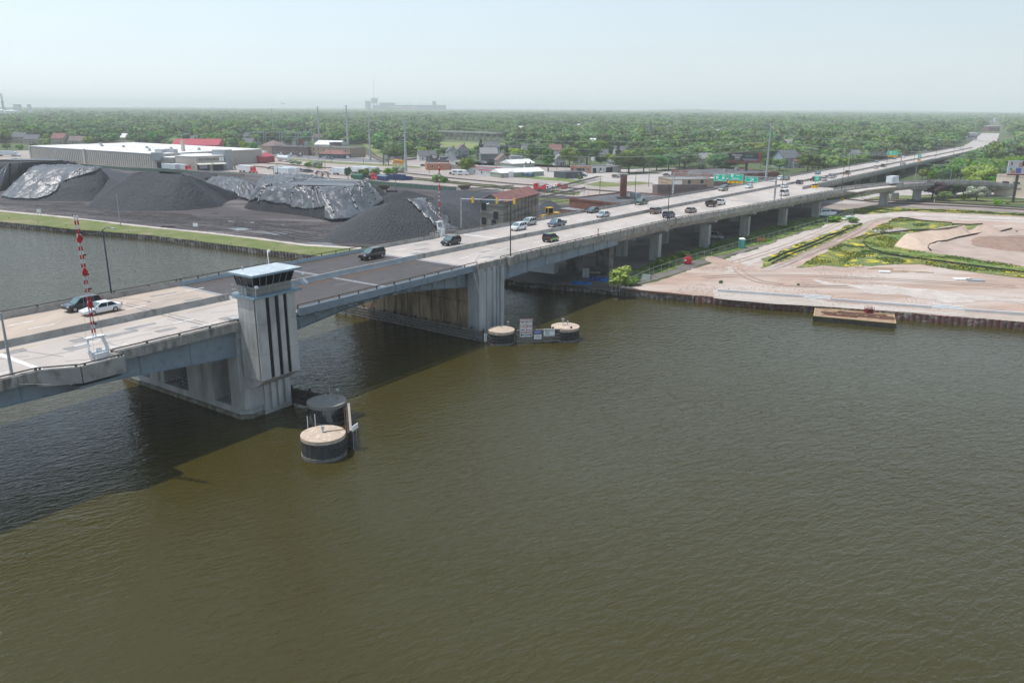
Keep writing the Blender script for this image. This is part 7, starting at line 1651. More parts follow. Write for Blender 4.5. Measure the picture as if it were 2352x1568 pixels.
t = board('depth_gauge','small white depth gauge board on the end of the pier fender','gauge',G(1115,783,.35) + Vector((0,0,.6)),.5,1.4,SIGNW,frz)
for i in range(3): letters(t,str(4 - i),.32,0,.42 - i * .42)
t = board('bridge_hours_sign','white sign seen edge on beside the sunlit dolphin','sign',e1 + Vector((.7,.2,2.7)),1.3,.6,SIGNW,R_(72)); mb = MB(); mb.bar((-.4,.06,-3.4),(-.4,.06,.2),.05,.05); mb.bar((.4,.06,-3.4),(.4,.06,.2),.05,.05); mb.build('post',GALV,t)
# ------------------------------------------------------------------ lamps
def lamp(pos,h,arm_dir,label,mat=POLED,arm=2.4,group='street lamps',r=.11):
 t = thing('street_lamp',label,'street lamp',pos,0,group); ad = Vector(arm_dir).normalized()
 mb = MB(); mb.box((0,0,-.3),(.4,.4,.35),TH); mb.build('base',GALV,t)
 mb = MB(); mb.tube([(0,0,0),(0,0,h)],r,8,r2=r * .6); mb.build('pole',mat,t)
 if arm:
  mb = MB(); mb.tube([(0,0,h - .1),ad * arm * .3 + Vector((0,0,h + .28)),ad * arm + Vector((0,0,h + .4))],.05,5); mb.build('arm',mat,t)
  mb = MB(); mb.box(ad * (arm + .3) + Vector((0,0,h + .32)),(.85,.3,.14),math.atan2(ad.y,ad.x)); mb.build('lamp_head',GALV,t)
 return t
def on_edge(x,y,n):                         # foot of a lamp on a parapet line
 s = 100
 for _ in range(30):
  z = zd(s) + .8; p = G(x,y,z); s = .5 * s + .5 * p.dot(SD)
 return s
_p = G(27,858,13.0); lamp(Vector((_p.x,_p.y,13.0)),HT(27,858,718,13.0),-ND,'grey lamp pole on the near parapet at the left edge',GALV,r=.16,arm=0)
s_ = on_edge(243,669,-108); lamp(SN(s_,-108.1,zd(s_) + .3),9.3,ND,'tall navy lamp pole behind the white saloon',POLEN,r=.13)
s_ = on_edge(1171,583,-80); lamp(SN(114.2,-80.4,zd(114) + .8),9.2,-ND,'black lamp pole on the pedestal above the far river pier')
for x,y,n,lab,m_ in ((1531,505,None,'black lamp pole on the near parapet in front of the blue crossover',POLED),(1457,461,-108,'black lamp pole on the far parapet beside the dark green pickup',POLED),(1779.6,458,None,'black lamp pole right of the first gantry post',POLED),(1914,434,None,'black lamp pole on the ramp parapet below the exit sign',POLED),
 (1948,407,-84,'dark lamp pole where the ramp splits off',POLED),(2035,388.3,-84,'dark lamp pole below the second green gantry sign',POLED),(2113,375.3,-84,'lamp pole beyond the second gantry',POLED),(2131,363.3,-84,'lamp pole past the yellow crash barrels',POLED),(2170,354.5,-84,'thin lamp pole near the foot of the bridge',POLED),(2203,350,-84,'last lamp pole on the near parapet',POLED),
 (2007.4,363.3,-108,'grey lamp pole on the far parapet behind the second gantry',GALV),(2073,355,-108,'grey lamp pole on the far parapet beyond the gantry sign',GALV),(2149,345,-108,'grey lamp pole with long arm near the white house',GALV),(2176,343,-108,'grey lamp pole far down the bridge',GALV)):
 s_ = on_edge(x,y,n); nn = n if n is not None else ne(s_); lamp(SN(s_,nn + (.1 if nn > -100 else -.1),zd(s_) + .3),9.0,(-ND if nn > -100 else ND),lab,m_)
for i,lab in ((12,'grey lamp pole on the ramp parapet left of the box truck'),(17,'grey lamp pole on the ramp right of the box truck'),(21,'grey curved lamp pole on the ramp bend'),(26,'grey lamp pole near the end of the ramp')):
 p,q = RRG[i]; lamp(p + q * (hw + .1) + Vector((0,0,.3)),8.8,-q,lab,GALV)
# ------------------------------------------------------------------ sign gantries
def gantry(s,n0,n1,h,label):
 t = thing('sign_gantry',label,'gantry'); P_ = lambda a,b,c: SN(s + a,b,zd(s) + c)
 for n in (n0,n1):
  mb = MB()
  for a in (-.45,.45): mb.bar(P_(a,n,-.3),P_(a,n,h + 1.3),.22,.22)
  for k in range(int(h / 1.1)):
   z = .6 + k * 1.1; mb.bar(P_(-.45,n,z),P_(.45,n,z + 1.1),.08,.08)
  mb.build('upright',GALV,t)
 mb = MB()
 for a in (-.45,.45):
  for z in (h,h + 1.2): mb.bar(P_(a,n0,z),P_(a,n1,z),.13,.13)
 mb.build('truss_chords',GALV,t); mb = MB(); k = int((n1 - n0) / 1.5)
 for i in range(k):
  a,b = n0 + (n1 - n0) * i / k,n0 + (n1 - n0) * (i + 1) / k
  for e in (-.45,.45): mb.bar(P_(e,a,h),P_(e,b,h + 1.2),.07,.07); mb.bar(P_(e,b,h),P_(e,b,h + 1.2),.06,.06)
  mb.bar(P_(-.45,a,h + 1.2),P_(.45,b,h + 1.2),.06,.06)
 mb.build('truss_bracing',GALV,t); return t
def vs_(x,y,s):                             # n and z where a sight line meets the cross plane at s
 d = ray(x,y); tt_ = s / d.dot(SD); return d.dot(ND) * tt_,d.z * tt_ + CAMH
GS = 246.0
nA_,zA_ = vs_(1535,396,GS)
GH = 6.6
gantry(GS,-108.4,ne(GS) + .3,GH,'long steel sign gantry across the bridge with green highway signs')
NRZ = math.atan2(ND.y,ND.x)
def hsign(s,x0,y0,x1,y1,name,label,mat=GREENS,border=SIGNW,back=False):
 a = vs_(x0,y0,s); b = vs_(x1,y1,s); w = abs(b[0] - a[0]); h = abs(a[1] - b[1]); c = SN(s - .75,(a[0] + b[0]) / 2,(a[1] + b[1]) / 2)
 t = board(name,label,'sign',c,w,h,mat,NRZ,border=border); t['w'] = w; t['h'] = h; return t,w,h
def shield(t,x,z,r,num):
 mb = MB(); n = 16; mb.add([(x + r * math.cos(a) * (1 if math.sin(a) > -.5 else .9),-.055,z + r * math.sin(a)) for a in [2 * math.pi * i / n for i in range(n)]],[tuple(range(n))]); mb.build('route_shield',SIGNW,t); letters(t,num,r * 1.15,x,z,y=-.06,sx=.9)
t,w,h = hsign(GS,1643,399,1670,416.5,'highway_sign','green highway sign reading NORTH 32 WEST 54 AHEAD')
shield(t,-w * .24,-h * .02,h * .19,'32'); shield(t,w * .24,-h * .02,h * .19,'54'); letters(t,'NORTH',h * .19,-w * .22,h * .33,SIGNW,.9); letters(t,'WEST',h * .19,w * .26,h * .33,SIGNW,.9); letters(t,'AHEAD',h * .19,0,-h * .34,SIGNW,.9)
t,w,h = hsign(GS,1674.5,398.5,1708.5,414.5,'highway_sign','green highway sign reading 32 SOUTH Ashland Ave')
shield(t,-w * .22,h * .22,h * .24,'32'); letters(t,'SOUTH',h * .22,w * .16,h * .24,SIGNW,1); letters(t,'Ashland Ave',h * .30,0,-h * .22,SIGNW,.9)
t,w,h = hsign(GS,1673,414.7,1708,421.5,'exit_only_panel','yellow panel with black arrow reading EXIT ONLY under a green sign',YEL,None)
letters(t,'EXIT',h * .55,-w * .28,0); letters(t,'ONLY',h * .55,w * .28,0); mb = MB(); mb.box((0,-.05,-h * .1),(.16,.03,h * .42)); mb.add([(-.4,-.07,-h * .02),(.4,-.07,-h * .02),(0,-.07,-h * .36)],[(0,2,1)]); mb.build('arrow',SIGNK,t)
t,w,h = hsign(GS,1714.5,405.5,1742.5,418.5,'highway_sign','green highway sign reading Broadway with a slanting arrow')
letters(t,'Broadway',h * .30,0,h * .22,SIGNW,.85); mb = MB(); mb.bar((-.5,-.06,-h * .38),(.35,-.06,-h * .06),.03,.22); mb.add([(.62,-.075,.04 * h),(-.05,-.075,.02 * h),(.58,-.075,-.24 * h)],[(0,1,2)]); mb.build('arrow',SIGNW,t)
t,w,h = hsign(GS,1577,395.5,1609,403,'blank_sign','blank grey back of a highway sign on the first gantry',GALV,None); t.location = t.location + SD * 1.5
GS2 = on_edge(2063.4,382,-84); print('gantry2 s',GS2,vs_(1929.8,346.5,GS2),vs_(1927,378,GS2))
gantry(GS2,-110.5,-83.2,6.3,'far steel sign gantry carrying one green sign')
t,w,h = hsign(GS2,2039.5,346.7,2062.5,356.3,'highway_sign','green sign reading Shawano Ave on the far gantry'); shield(t,-w * .2,h * .2,h * .22,'54'); letters(t,'West',h * .22,w * .18,h * .22,SIGNW); letters(t,'Shawano Ave',h * .26,0,-h * .26,SIGNW,.85)
t,w,h = hsign(GS2,2039,356.4,2062,360.7,'exit_only_panel','yellow EXIT ONLY panel on the far gantry',YEL,None); letters(t,'EXIT',h * .55,-w * .28,0); letters(t,'ONLY',h * .55,w * .28,0); mb = MB(); mb.bar((-.4,-.06,-h * .3),(.35,-.06,h * .25),.03,.2); mb.build('arrow',SIGNK,t)
t,w,h = hsign(GS2,1955,345,1974,354.5,'blank_sign','blank grey sign back on the far gantry',GALV,None); t.location = t.location + SD * 1.5
YELB = M('yellow_barrel',(.80,.48,.02),None,rough=.5)
def gore(x,y,lab,grp,n_,sx0,sy0,sx1,sy1,sgn):
 s,n = onDeck(x,y)
 for i in range(n_):
  t = thing('crash_barrel','yellow crash barrel in the %s of barrels' % lab,'barrel',SN(s + (i % 5) * 1.15,n + (i // 5) * 1.0 - (i % 5) * .12,zd(s) + .01),0,grp)
  MB().cyl((0,0,0),.5,.95,12,r2=.46).build('drum',YELB,t); MB().cyl((0,0,.96),.48,.07,12).build('lid',BLACK,t)
 p = SN(s + 6.4,n - .3,zd(s)); t = thing('exit_sign',sgn,'sign',p,NRZ);
 mb = MB(); mb.bar((-.5,.1,0),(-.5,.1,3.0),.12,.12); mb.bar((.5,.1,0),(.5,.1,3.0),.12,.12); mb.build('posts',GALV,t)
 mb = MB(); mb.box((0,0,2.1),(2.1,.08,1.9)); mb.build('panel',GREENS,t); letters(t,'EXIT',.62,0,3.6,SIGNW); mb = MB(); mb.bar((-.4,-.06,2.4),(.25,-.06,2.95),.03,.2); mb.add([(.5,-.075,3.15),(-.1,-.075,3.1),(.45,-.075,2.6)],[(0,1,2)]); mb.build('arrow',SIGNW,t)
gore(1866,431.5,'near gore group','barrels at the near gore',10,0,0,0,0,'small green EXIT sign with an arrow above the near yellow barrels')
gore(2108,370.5,'far gore group','barrels at the far gore',10,0,0,0,0,'small green EXIT sign beyond the second gantry')
# ------------------------------------------------------------------ power poles and wires
PYS = M('weathering_grey_pole',(.42,.45,.47),(.36,.39,.41),.3,.6)
def pylon(bx,by,ty,arms,label,r=.75,h=None,vis=None):
 p = G(bx,by); h = h or HT(bx,by,ty); t = thing('transmission_pole',label,'power pole',p,0,'tall steel transmission poles')
 MB().tube([(0,0,-.5),(0,0,h)],r,10,r2=r * .38).build('shaft',PYS,t); tips = []
 for k,(f,w) in enumerate(arms):
  mb = MB()
  for sg in (-1,1):
   if w * sg > 0 or abs(w) < 90:
    q = Vector((sg * abs(w) * .98,0,h * f + .35)); mb.tube([(0,0,h * f),q],.13,5,r2=.07); mb.tube([q,q - Vector((0,0,.9))],.07,4); tips.append(p + q - Vector((0,0,.9)))
  mb.build('cross_arm',PYS,t)
 return t,p,h,tips
ARM4 = [(.985,2.0),(.87,3.4),(.74,3.6),(.61,3.4)]
PY = [pylon(629,318,249.5,[(.97,2),(.82,4),(.68,4)],'tall grey steel transmission pole behind the substation'),
 pylon(734,327,244.5,[(.97,2),(.80,4),(.70,4),(.58,4)],'tall steel transmission pole behind the brown strip building',1.1),
 pylon(799.5,334.5,242,[(.985,2),(.80,5),(.68,5),(.55,5)],'thick steel transmission pole at the end of the tan two storey block',1.25),
 pylon(850.6,368.3,262,ARM4,'slim steel transmission pole beside the rail line',.8),
 pylon(932.5,394.5,272,[(.985,3.2),(.86,3.0),(.73,3.6),(.60,3.6)],'nearest big steel transmission pole right of the school bus',.95)]
P6 = SN(262,-118,LZ); P6 = G(1756,449,LZ)
t6 = pylon(1757,437,283,[(.985,2.6),(.87,2.4),(.75,2.4),(.63,2.4)],'tall grey transmission pole rising behind the first gantry',.62)
MB_ = MB(); tg = thing('substation','electrical substation with pale steel frames behind the strip building','substation',G(648,333.5))
for i in range(4):
 for j in range(2):
  mb = MB(); x0 = -32 + i * 16; mb.bar((x0,j * 12,0),(x0,j * 12,13),.5,.5); mb.bar((x0,j * 12,12.4),(x0 + 14,j * 12,12.4),.5,.6); mb.bar((x0 + 14,j * 12,0),(x0 + 14,j * 12,13),.5,.5); mb.bar((x0,j * 12,8),(x0 + 14,j * 12,8),.3,.3); mb.build('frame',GALV,tg)
for i in range(6): mb = MB(); mb.box((-34 + i * 12,-6,0),(4,3,3.5)); mb.cyl((-34 + i * 12,-6,3.5),.4,2.5,6); mb.build('transformer',GALV,tg)
for x,by,ty in ((658,322,252.5 + 38),(704,320,292),(717,322,292),(752,328,282),(641,326,288)):
 p = G(x,by); h = HT(x,by,ty); t = thing('steel_mast','thin pale steel mast near the substation at x%d' % x if False else 'thin pale steel mast standing near the substation','mast',p,0,'thin masts near the substation'); MB().tube([(0,0,0),(0,0,h)],.35,6,r2=.2).build('shaft',PYS,t)
WIREM = M('wire_grey',(.30,.31,.31),None,rough=.6)
def wire(a,b,sag,r=.035,label=None,n=14):
 pts = [a.lerp(b,i / n) - Vector((0,0,4 * sag * (i / n) * (1 - i / n))) for i in range(n + 1)]
 o = MB().tube(pts,r,3).build('power_line',WIREM); tag(o,label,'wire','power lines'); return o
def wires(A,B,sag,label,k=None,r=.04):
 for i,(a,b) in enumerate(zip(A[3],B[3])):
  if k is None or i in k: wire(a,b,sag,r,label)
wires(PY[4],t6,6,'power line sagging between the nearest big pole and the pole behind the gantry',r=.05)
wires(PY[3],PY[4],4,'power line between the slim pole and the nearest big pole',r=.06)
wires(PY[2],PY[3],5,'power line between the thick pole and the slim pole',k=(2,3,4,5),r=.07)
far_r = [G(2352,400) + Vector((60,60,18 - i * 2.2)) for i in range(8)]
for i,tp_ in enumerate(t6[3][:8]): wire(tp_,Vector((330 + 14 * (i % 2),300,27 - i * 1.9)),4,.045,'power line running right from the pole behind the gantry over the ramp')
def upole(bx,by,ty,label,arms=1,mat=None,z=LZ,lean=0):
 p = G(bx,by,z); h = HT(bx,by,ty,z); t = thing('utility_pole',label,'utility pole',p,0,'wooden utility poles'); m_ = mat or M('pole_wood',(.17,.145,.12),(.24,.21,.18),1,.9)
 MB().tube([(0,0,-.3),(lean,0,h)],.17,7,r2=.11).build('pole',m_,t)
 for k in range(arms): MB().bar((-1.3,0,h - .5 - k * 1.1),(1.3,0,h - .5 - k * 1.1),.12,.14).build('cross_arm',m_,t)
 return p + Vector((0,0,h - .5))
UP = [upole(277,519,447,'lone grey pole on the grass bank left of the yard',0,GALV),upole(910,444,397,'lone pole behind the small coal cone',0),upole(1377.5,446,403,'wooden utility pole with transformers behind the conveyor',2),upole(1432,425,396,'wooden utility pole right behind the brick chimney',2),upole(1489.5,429,369.5,'utility pole with transformers beside the street',2),upole(1315.5,414,345,'thick utility pole in front of the dark grey shed',1),
 upole(1355,378,340,'utility pole with cross arm behind the corner garage',1),upole(1279,392,345,'dark utility pole by the white cottage',0),upole(986,398.5,334,'utility pole in front of the orange brick building',1),upole(1140,404.5,365,'pole with white lamp head beside the white hall',0),upole(835,376,336,'utility pole left of the slim steel pole',0),upole(708,366,333,'utility pole in front of the tan two storey block',1),upole(733,383,333,'taller utility pole behind the parked pickups',1),upole(761,373,335,'utility pole by the dark green restaurant',0),
 upole(632,360,325,'utility pole beside the square tan pavilion',1),upole(639,413,375,'black pole in front of the white trailers',0,POLED),upole(630,411,382,'thin black pole left of the other one by the trailers',0,POLED),upole(747,390,368,'thin pole at the end of the parked row',0,POLED),upole(536,340,305,'leaning utility pole behind the office block',0),upole(260,329,313,'utility pole behind the warehouse roof on the left',1),upole(300,334,306,'utility pole behind the white warehouse roof',1),upole(375,331,307,'utility pole among the trees behind the warehouse',1),upole(10,326,300,'pole at the far left edge behind the houses',1),upole(172,336,303,'dark pole before the left warehouse trees',0),
 upole(1744,410,371,'thick brown utility pole right of the billboard',1),upole(1661,405,369,'utility pole with many cross arms left of the billboard',3),upole(2277,405,362,'utility pole among the trees on the right',1),upole(2352,478,430,'pole at the right picture edge by the rail line',0,GALV),upole(1074,377,352,'short pole among the houses',0)]
for i,(a,b) in enumerate(((2,3),(3,4),(5,6),(11,13),(14,11),(5,2),(20,21),(19,20))): wire(UP[a] ,UP[b],1.2,.035,'thin power line strung between wooden utility poles')
for a,b in (((940,331),(1300,345)),((1080,352),(1500,372)),((960,352),(1315,372))):
 wire(G(*a) + Vector((0,0,11)),G(*b) + Vector((0,0,11)),1.5,.05,'thin power line over the roofs of the town')
for i,(x,y,ty) in enumerate(((1440,396,352),(1533,398,364),(1543,392,369),(1561,390,372),(1350,400,356),(1300,402,366),(2189,442,400),(1846,392,348),(1870,390,360),(1802,396,346),(1863,392,350))):
 p = G(x,y); lamp(p,HT(x,y,ty),(-1,.2,0) if i % 2 else (1,.1,0),['tall grey street lamp by the corner garage','tall grey street lamp left of its twin by the big trees','tall grey street lamp right of its twin by the big trees','shorter grey lamp by the wood edge at the junction','street lamp behind the corner garage roof','street lamp left of the corner garage','grey lamp behind the curving ramp','grey lamp left of the second gantry','shorter grey lamp near the second gantry','grey lamp at the gore beyond the highway','grey lamp beside the far ramp signs'][i],GALV,group='street lamps in the town')
# ------------------------------------------------------------------ billboards
bb_ = thing('billboard','large dark billboard with white curly lettering above the highway signs','billboard'); A_ = G(1724,405); dist = A_.length
w_,h0_ = 66 / 1830 * dist * 1.03,0
B0 = A_.copy(); b_u = Vector((1,-.12,0)).normalized(); brz = math.atan2(b_u.y,b_u.x); hb0,hb1 = HT(1710,405,370),HT(1710,405,351)
bb_.location = G(1707,405); bb_.rotation_euler.z = brz
mb = MB(); mb.box((0,0,hb0),(w_,1.2,hb1 - hb0)); mb.build('board',M('billboard_dark',(.05,.05,.045),(.085,.07,.06),.2,.7,obj=True),bb_)
mb = MB(); mb.box((0,-.9,hb0 - .9),(w_,1.4,.8)); mb.build('catwalk',M('rust_catwalk',(.24,.07,.05),None),bb_)
mb = MB(); mb.cyl((w_ * .08,.6,0),.75,hb0,12); mb.build('post',M('brown_post',(.10,.07,.065),None),bb_)
hh_ = hb1 - hb0
text('lettering','Wisconsin',hh_ * .30,SIGNW,bb_,(-w_ * .25,-.64,hb0 + hh_ * .72),(R_(90),0,0),1); text('lettering','Dells',hh_ * .34,SIGNW,bb_,(-w_ * .23,-.64,hb0 + hh_ * .44),(R_(90),0,0),1); text('lettering','wisdells.com',hh_ * .12,SIGNW,bb_,(-w_ * .23,-.64,hb0 + hh_ * .2),(R_(90),0,0),1)
mb = MB(); mb.add([(w_ * .40,-.63,hb1 - .1),(w_ * .485,-.63,hb1 - .1),(w_ * .47,-.63,hb0 + .1),(w_ * .42,-.63,hb0 + .1),(w_ * .445,-.63,(hb0 + hb1) / 2)],[(0,4,3,2,1)]); mb.build('red_ribbon',M('crimson_print',(.60,.03,.08),None),bb_)
mb = MB(); mb.box((w_ * .12,-.64,hb0 + hh_ * .55),(w_ * .24,.05,hh_ * .12)); mb.build('teal_canopy_print',M('teal_print',(.06,.32,.28),None),bb_); mb = MB(); mb.add([(-w_ * .1,-.63,hb0 + hh_ * .28),(w_ * .2,-.63,hb0 + hh_ * .30),(w_ * .40,-.63,hb0 + hh_ * .22),(w_ * .40,-.63,hb0 + hh_ * .05),(w_ * 0,-.63,hb0 + hh_ * .05)],[(0,4,3,2,1)]); mb.build('water_print',M('river_print',(.30,.32,.38),(.16,.17,.20),1.5,.6,obj=True),bb_)
b2_ = thing('billboard','billboard with pale photo print and green end at the right edge','billboard',G(2327,466.5),-.12); ha,hb2 = HT(2327,466,399),HT(2327,466,369); w2 = 13.0
mb = MB(); mb.tube([(0,.4,0),(0,.4,ha)],.55,10); mb.build('post',MATS['brown_post'],b2_); mb = MB(); mb.box((2.0,-.6,ha - .6),(w2,1.2,.55)); mb.build('catwalk',MATS['rust_catwalk'],b2_)
mb = MB(); mb.box((2.0,0,ha),(w2,.6,hb2 - ha)); mb.build('board',M('pale_print',(.62,.64,.66),(.48,.52,.56),.9,.6,obj=True),b2_)
xo = 2.0 - w2 / 2; H2 = hb2 - ha
for nm,x0,x1,z0,z1,cc in (('green_panel',7.4,13.0,0,1,(.02,.26,.19)),('blue_print',3.2,5.2,.05,.45,(.12,.15,.42)),('skin_print',4.0,5.6,.5,.88,(.50,.30,.22)),('hair_print',5.2,6.2,.6,.98,(.06,.035,.03)),('orange_print',1.4,3.0,.05,.25,(.55,.28,.10)),('red_print',.9,1.6,.65,.9,(.5,.08,.06)),('green_print',.8,1.6,.28,.42,(.06,.30,.16))):
 mb = MB(); mb.box((xo + (x0 + x1) / 2,-.315 - .01 * (nm != 'green_panel'),ha + z0 * H2 + .02),(x1 - x0,.03,(z1 - z0) * H2 - .04)); mb.build(nm,M(nm,cc,None,rough=.6),b2_)
b3_ = thing('billboard','small red billboard on the wood edge beside the distant viaduct','billboard',G(1000,311)); k3 = G(1000,311).length / 1830; mb = MB(); mb.box((0,0,HT(1000,311,301)),(19 * k3,.8,9.5 * k3)); mb.build('board',M('crimson_board',(.40,.07,.10),(.25,.05,.07),.1,.7,obj=True),b3_); mb = MB(); mb.tube([(0,.5,0),(0,.5,10)],.7,8); mb.build('post',MATS['brown_post'],b3_)
t = thing('route_sign_board','plain road sign board on two dark posts beside the street','sign',G(886,380)); mb = MB(); hh = HT(886,382,355); mb.bar((-1.4,0,0),(-1.4,0,hh),.5,.5); mb.bar((1.8,0,0),(1.8,0,hh),.5,.5); mb.build('posts',POLED,t); mb = MB(); mb.box((.2,0,hh * .55),(2.8,.3,hh * .35)); mb.build('panel',GALV,t)
# ------------------------------------------------------------------ far landmarks
HZM = {'brick': M('stadium_brick',(.32,.13,.11),(.25,.11,.10),.02,.8),'green': M('stadium_green',(.07,.12,.12),(.055,.10,.10),.02,.7),'pale': M('stadium_pale',(.55,.54,.50),None,rough=.8),'glass': M('stadium_glass',(.06,.10,.13),None,rough=.3)}
stp = G(936,258.3); kd = stp.length / 1830 * 1.03; print('stadium dist',stp.length)
st_ = thing('stadium','wide brick and green stadium on the horizon with light racks','stadium',stp)
def sx(x): return (x - 936) * kd
def szz(y): return (258.3 - y) * kd
def sb(name,x0,x1,y0,y1,dpt,m_,y_=0,par=None):
 mb = MB(); mb.box((sx((x0 + x1) / 2),y_ + dpt / 2,szz(y0)),((x1 - x0) * kd,dpt,szz(y1) - szz(y0))); return mb.build(name,HZM[m_],par or st_)
o = sb('bowl',862,1015,258.3,243.5,160,'green'); sb('upper_stand',876,907,243.5,238.8,60,'glass',30); sb('brick_base',868,1013,258.3,252.6,10,'brick',-10); sb('brick_tower',847,851,258.3,235,16,'brick',-6); sb('green_tower',851,858,258.3,235.5,20,'green',-4)
sb('scoreboard',860,873,241,230,12,'glass',-2); sb('scoreboard',989.5,997,245,235,12,'glass',-2); sb('brick_tower',870,874.5,258.3,243,14,'brick',-14); sb('brick_tower',888,897,258.3,243.8,14,'brick',-14); sb('brick_wall',926,943,258.3,245,12,'brick',-13); sb('brick_tower',998.5,1003,258.3,242.5,14,'brick',-12)
for a,b in ((898,925),(944,956)): sb('pale_band',a,b,248.6,246.8,12,'pale',-11.5)
for x0,x1 in ((906.5,915.5),(933.5,943),(959.5,968.5),(970,982.5),(990 - 4,992)):
 mb = MB(); mb.box((sx((x0 + x1) / 2),20,szz(240.2)),((x1 - x0) * kd,3,2.2))
 for xx in (x0 + 1.5,x1 - 1.5): mb.box((sx(xx),20,szz(244)),(1.6,1.6,szz(240) - szz(244)))
 mb.build('light_rack',HZM['glass'],st_)
text('lettering','LAMBEAU',6.5,HZM['glass'],st_,(sx(866.3),-3,szz(229.2) + 2.4),(R_(90),0,0),1.0,ext=.6)
cr_ = thing('crane','thin lattice crane leaning over the stadium','crane',G(858,258.3)); mb = MB(); mb.bar((0,-25,szz(236)),((862.5 - 858) * kd,-25,szz(207)),1.3,1.3) if False else mb.bar((-1,-25,10),((867 - 858 - 4) * kd,-25,szz(196.5)),1.6,1.6); mb.build('boom',PYS,cr_); mb = MB(); mb.bar((-1,-25,szz(238)),((-3.5) * kd,-25,szz(232)),1,1); mb.bar((-3.5 * kd,-25,szz(232)),((867 - 862) * kd,-25,szz(196.5)),.5,.5); mb.bar((-3.5 * kd,-25,0),(-3.5 * kd,-25,szz(232)),.8,.8); mb.build('mast',PYS,cr_)
wt_ = G(650.5,256); kw = wt_.length / 1830; t = thing('water_tower','white globe water tower on the horizon','water tower',wt_); mb = MB(); mb.tube([(0,0,0),(0,0,HT(650.5,256,238))],2.2 * 1.2,10); mb.build('stem',WHITEP,t); mb = MB(); mb.ball((0,0,HT(650.5,256,237)),4.6 * kw,14,8,sq=.62); mb.build('tank',WHITEP,t)
t = thing('radio_mast','thin radio mast right of the stadium','mast',G(1020.5,256)); MB().tube([(0,0,0),(0,0,HT(1020.5,256,212))],1.0,5,r2=.6).build('shaft',M('mast_pink',(.45,.25,.25),None),t)
t = thing('radio_mast','short lattice mast beside the water tower','mast',G(721,258)); MB().tube([(0,0,0),(0,0,HT(721,258,238))],1.0,5,r2=.7).build('shaft',PYS,t); mb = MB()
for z_ in (.65,.8,.95): mb.cyl((0,0,HT(721,258,238) * z_),3.2,1.6,8)
mb.build('dishes',WHITEP,t)
ck_ = thing('power_station_chimney','tall pale and grey chimney at the far left edge','chimney',G(11,269)); hq = HT(11,269,215); mb = MB(); mb.tube([(0,0,0),(-2.5 * 0,0,hq * .7)],4.2,12,r2=3.4); mb.build('shaft',M('grey_chimney',(.38,.38,.39),None),ck_); mb = MB(); mb.tube([(0,0,hq * .7),(0,0,hq)],3.4,12,r2=3.0); mb.build('top',WHITEP,ck_)
for x,w,ty in ((4,17,253.5),(27,25,254.5)): p = G(x,271); r_ = w / 2 * p.length / 1830; t = thing('storage_tank','white storage tank at the far left, %s' % ('cut by the picture edge' if x < 10 else 'the wider of two'),'tank',p); h = HT(x,271,ty); MB().cyl((0,0,0),r_,h,24).build('shell',WHITEP,t); MB().cyl((0,0,h),r_,3,24,r2=.5).build('roof',WHITEP,t)
for i,(x,n_) in enumerate(((41,3),(48.5,2),(71,2))):
 p = G(x,270); k_ = p.length / 1830; t = thing('silo_group',['block of tall white silos right of the tanks','narrow pair of white silos behind the first block','pair of white silos standing apart on the left'][i],'silo',p); h = HT(x,270,242.5)
 for j in range(n_): MB().cyl(((j - n_ / 2 + .5) * 3.6 * k_,0,0),2.0 * k_,h,14).build('silo',WHITEP,t)
 MB().box((0,0,h),(n_ * 3 * k_,4,3)).build('top_house',GALV,t)
for x,y,w,ty,lab in ((488,262,46,253.5,'long pale office block far behind the wood on the left'),(1218,257,22,251,'square pale office block on the horizon'),(340,263,45,254.5,'long low factory roof on the left horizon'),(668,256,66,252,'long white flat roof below the water tower'),(275,282,40,277.5,'low white industrial roof among the left trees'),(1850,256.5,26,254,'pale low roof on the right horizon'),
 (2222,352 - 15,0,0,''),(2231,322,20,306,'long grey terrace at the head of the main street'),(2282,302,22,290.5,'brown brick block at the far end of the main street'),(2262,285,34,279.5,'white flat roof beyond the end of the main street'),(2300,280,24,272,'pale gabled hall beyond the end of the main street')):
 if not w: continue
 p = G(x,y); k_ = p.length / 1830; t = thing('distant_building',lab,'building',p); h = HT(x,y,ty); m_ = WALLS['brick'] if 'brick' in lab else WALLS['pale']; MB().box((0,6,0),(w * k_,14,h)).build('wall',m_,t); MB().box((0,6,h),(w * k_ + 1,15,.8)).build('roof',ROOFS['whiteroof'],t)
 mb = MB(); n_ = max(4,int(w / 3))
 for i in range(n_): mb.box(((-.45 + .9 * (i + .5) / n_) * w * k_,-1.05,h * .35),(w * k_ / n_ * .5,.2,h * .3))
 mb.build('window_band',WPANE,t)
# viaduct in the wood
va = thing('viaduct','long low concrete viaduct crossing the meadow before the wood','viaduct'); a,b = G(965,316.5),G(1150,325); z_ = 9
mb = MB(); mb.bar(a + Vector((0,0,z_)),b + Vector((0,0,z_)),12,1.4); mb.bar(a + Vector((0,-6,z_ + 1)),b + Vector((0,-6,z_ + 1)),.4,1.0); mb.build('deck',CONC,va)
for i in range(14): p = a.lerp(b,(i + .5) / 14); mb = MB(); mb.box((p.x,p.y,LZ - 1),(2.2,8,z_ - .5)); mb.build('column',COLM,va)
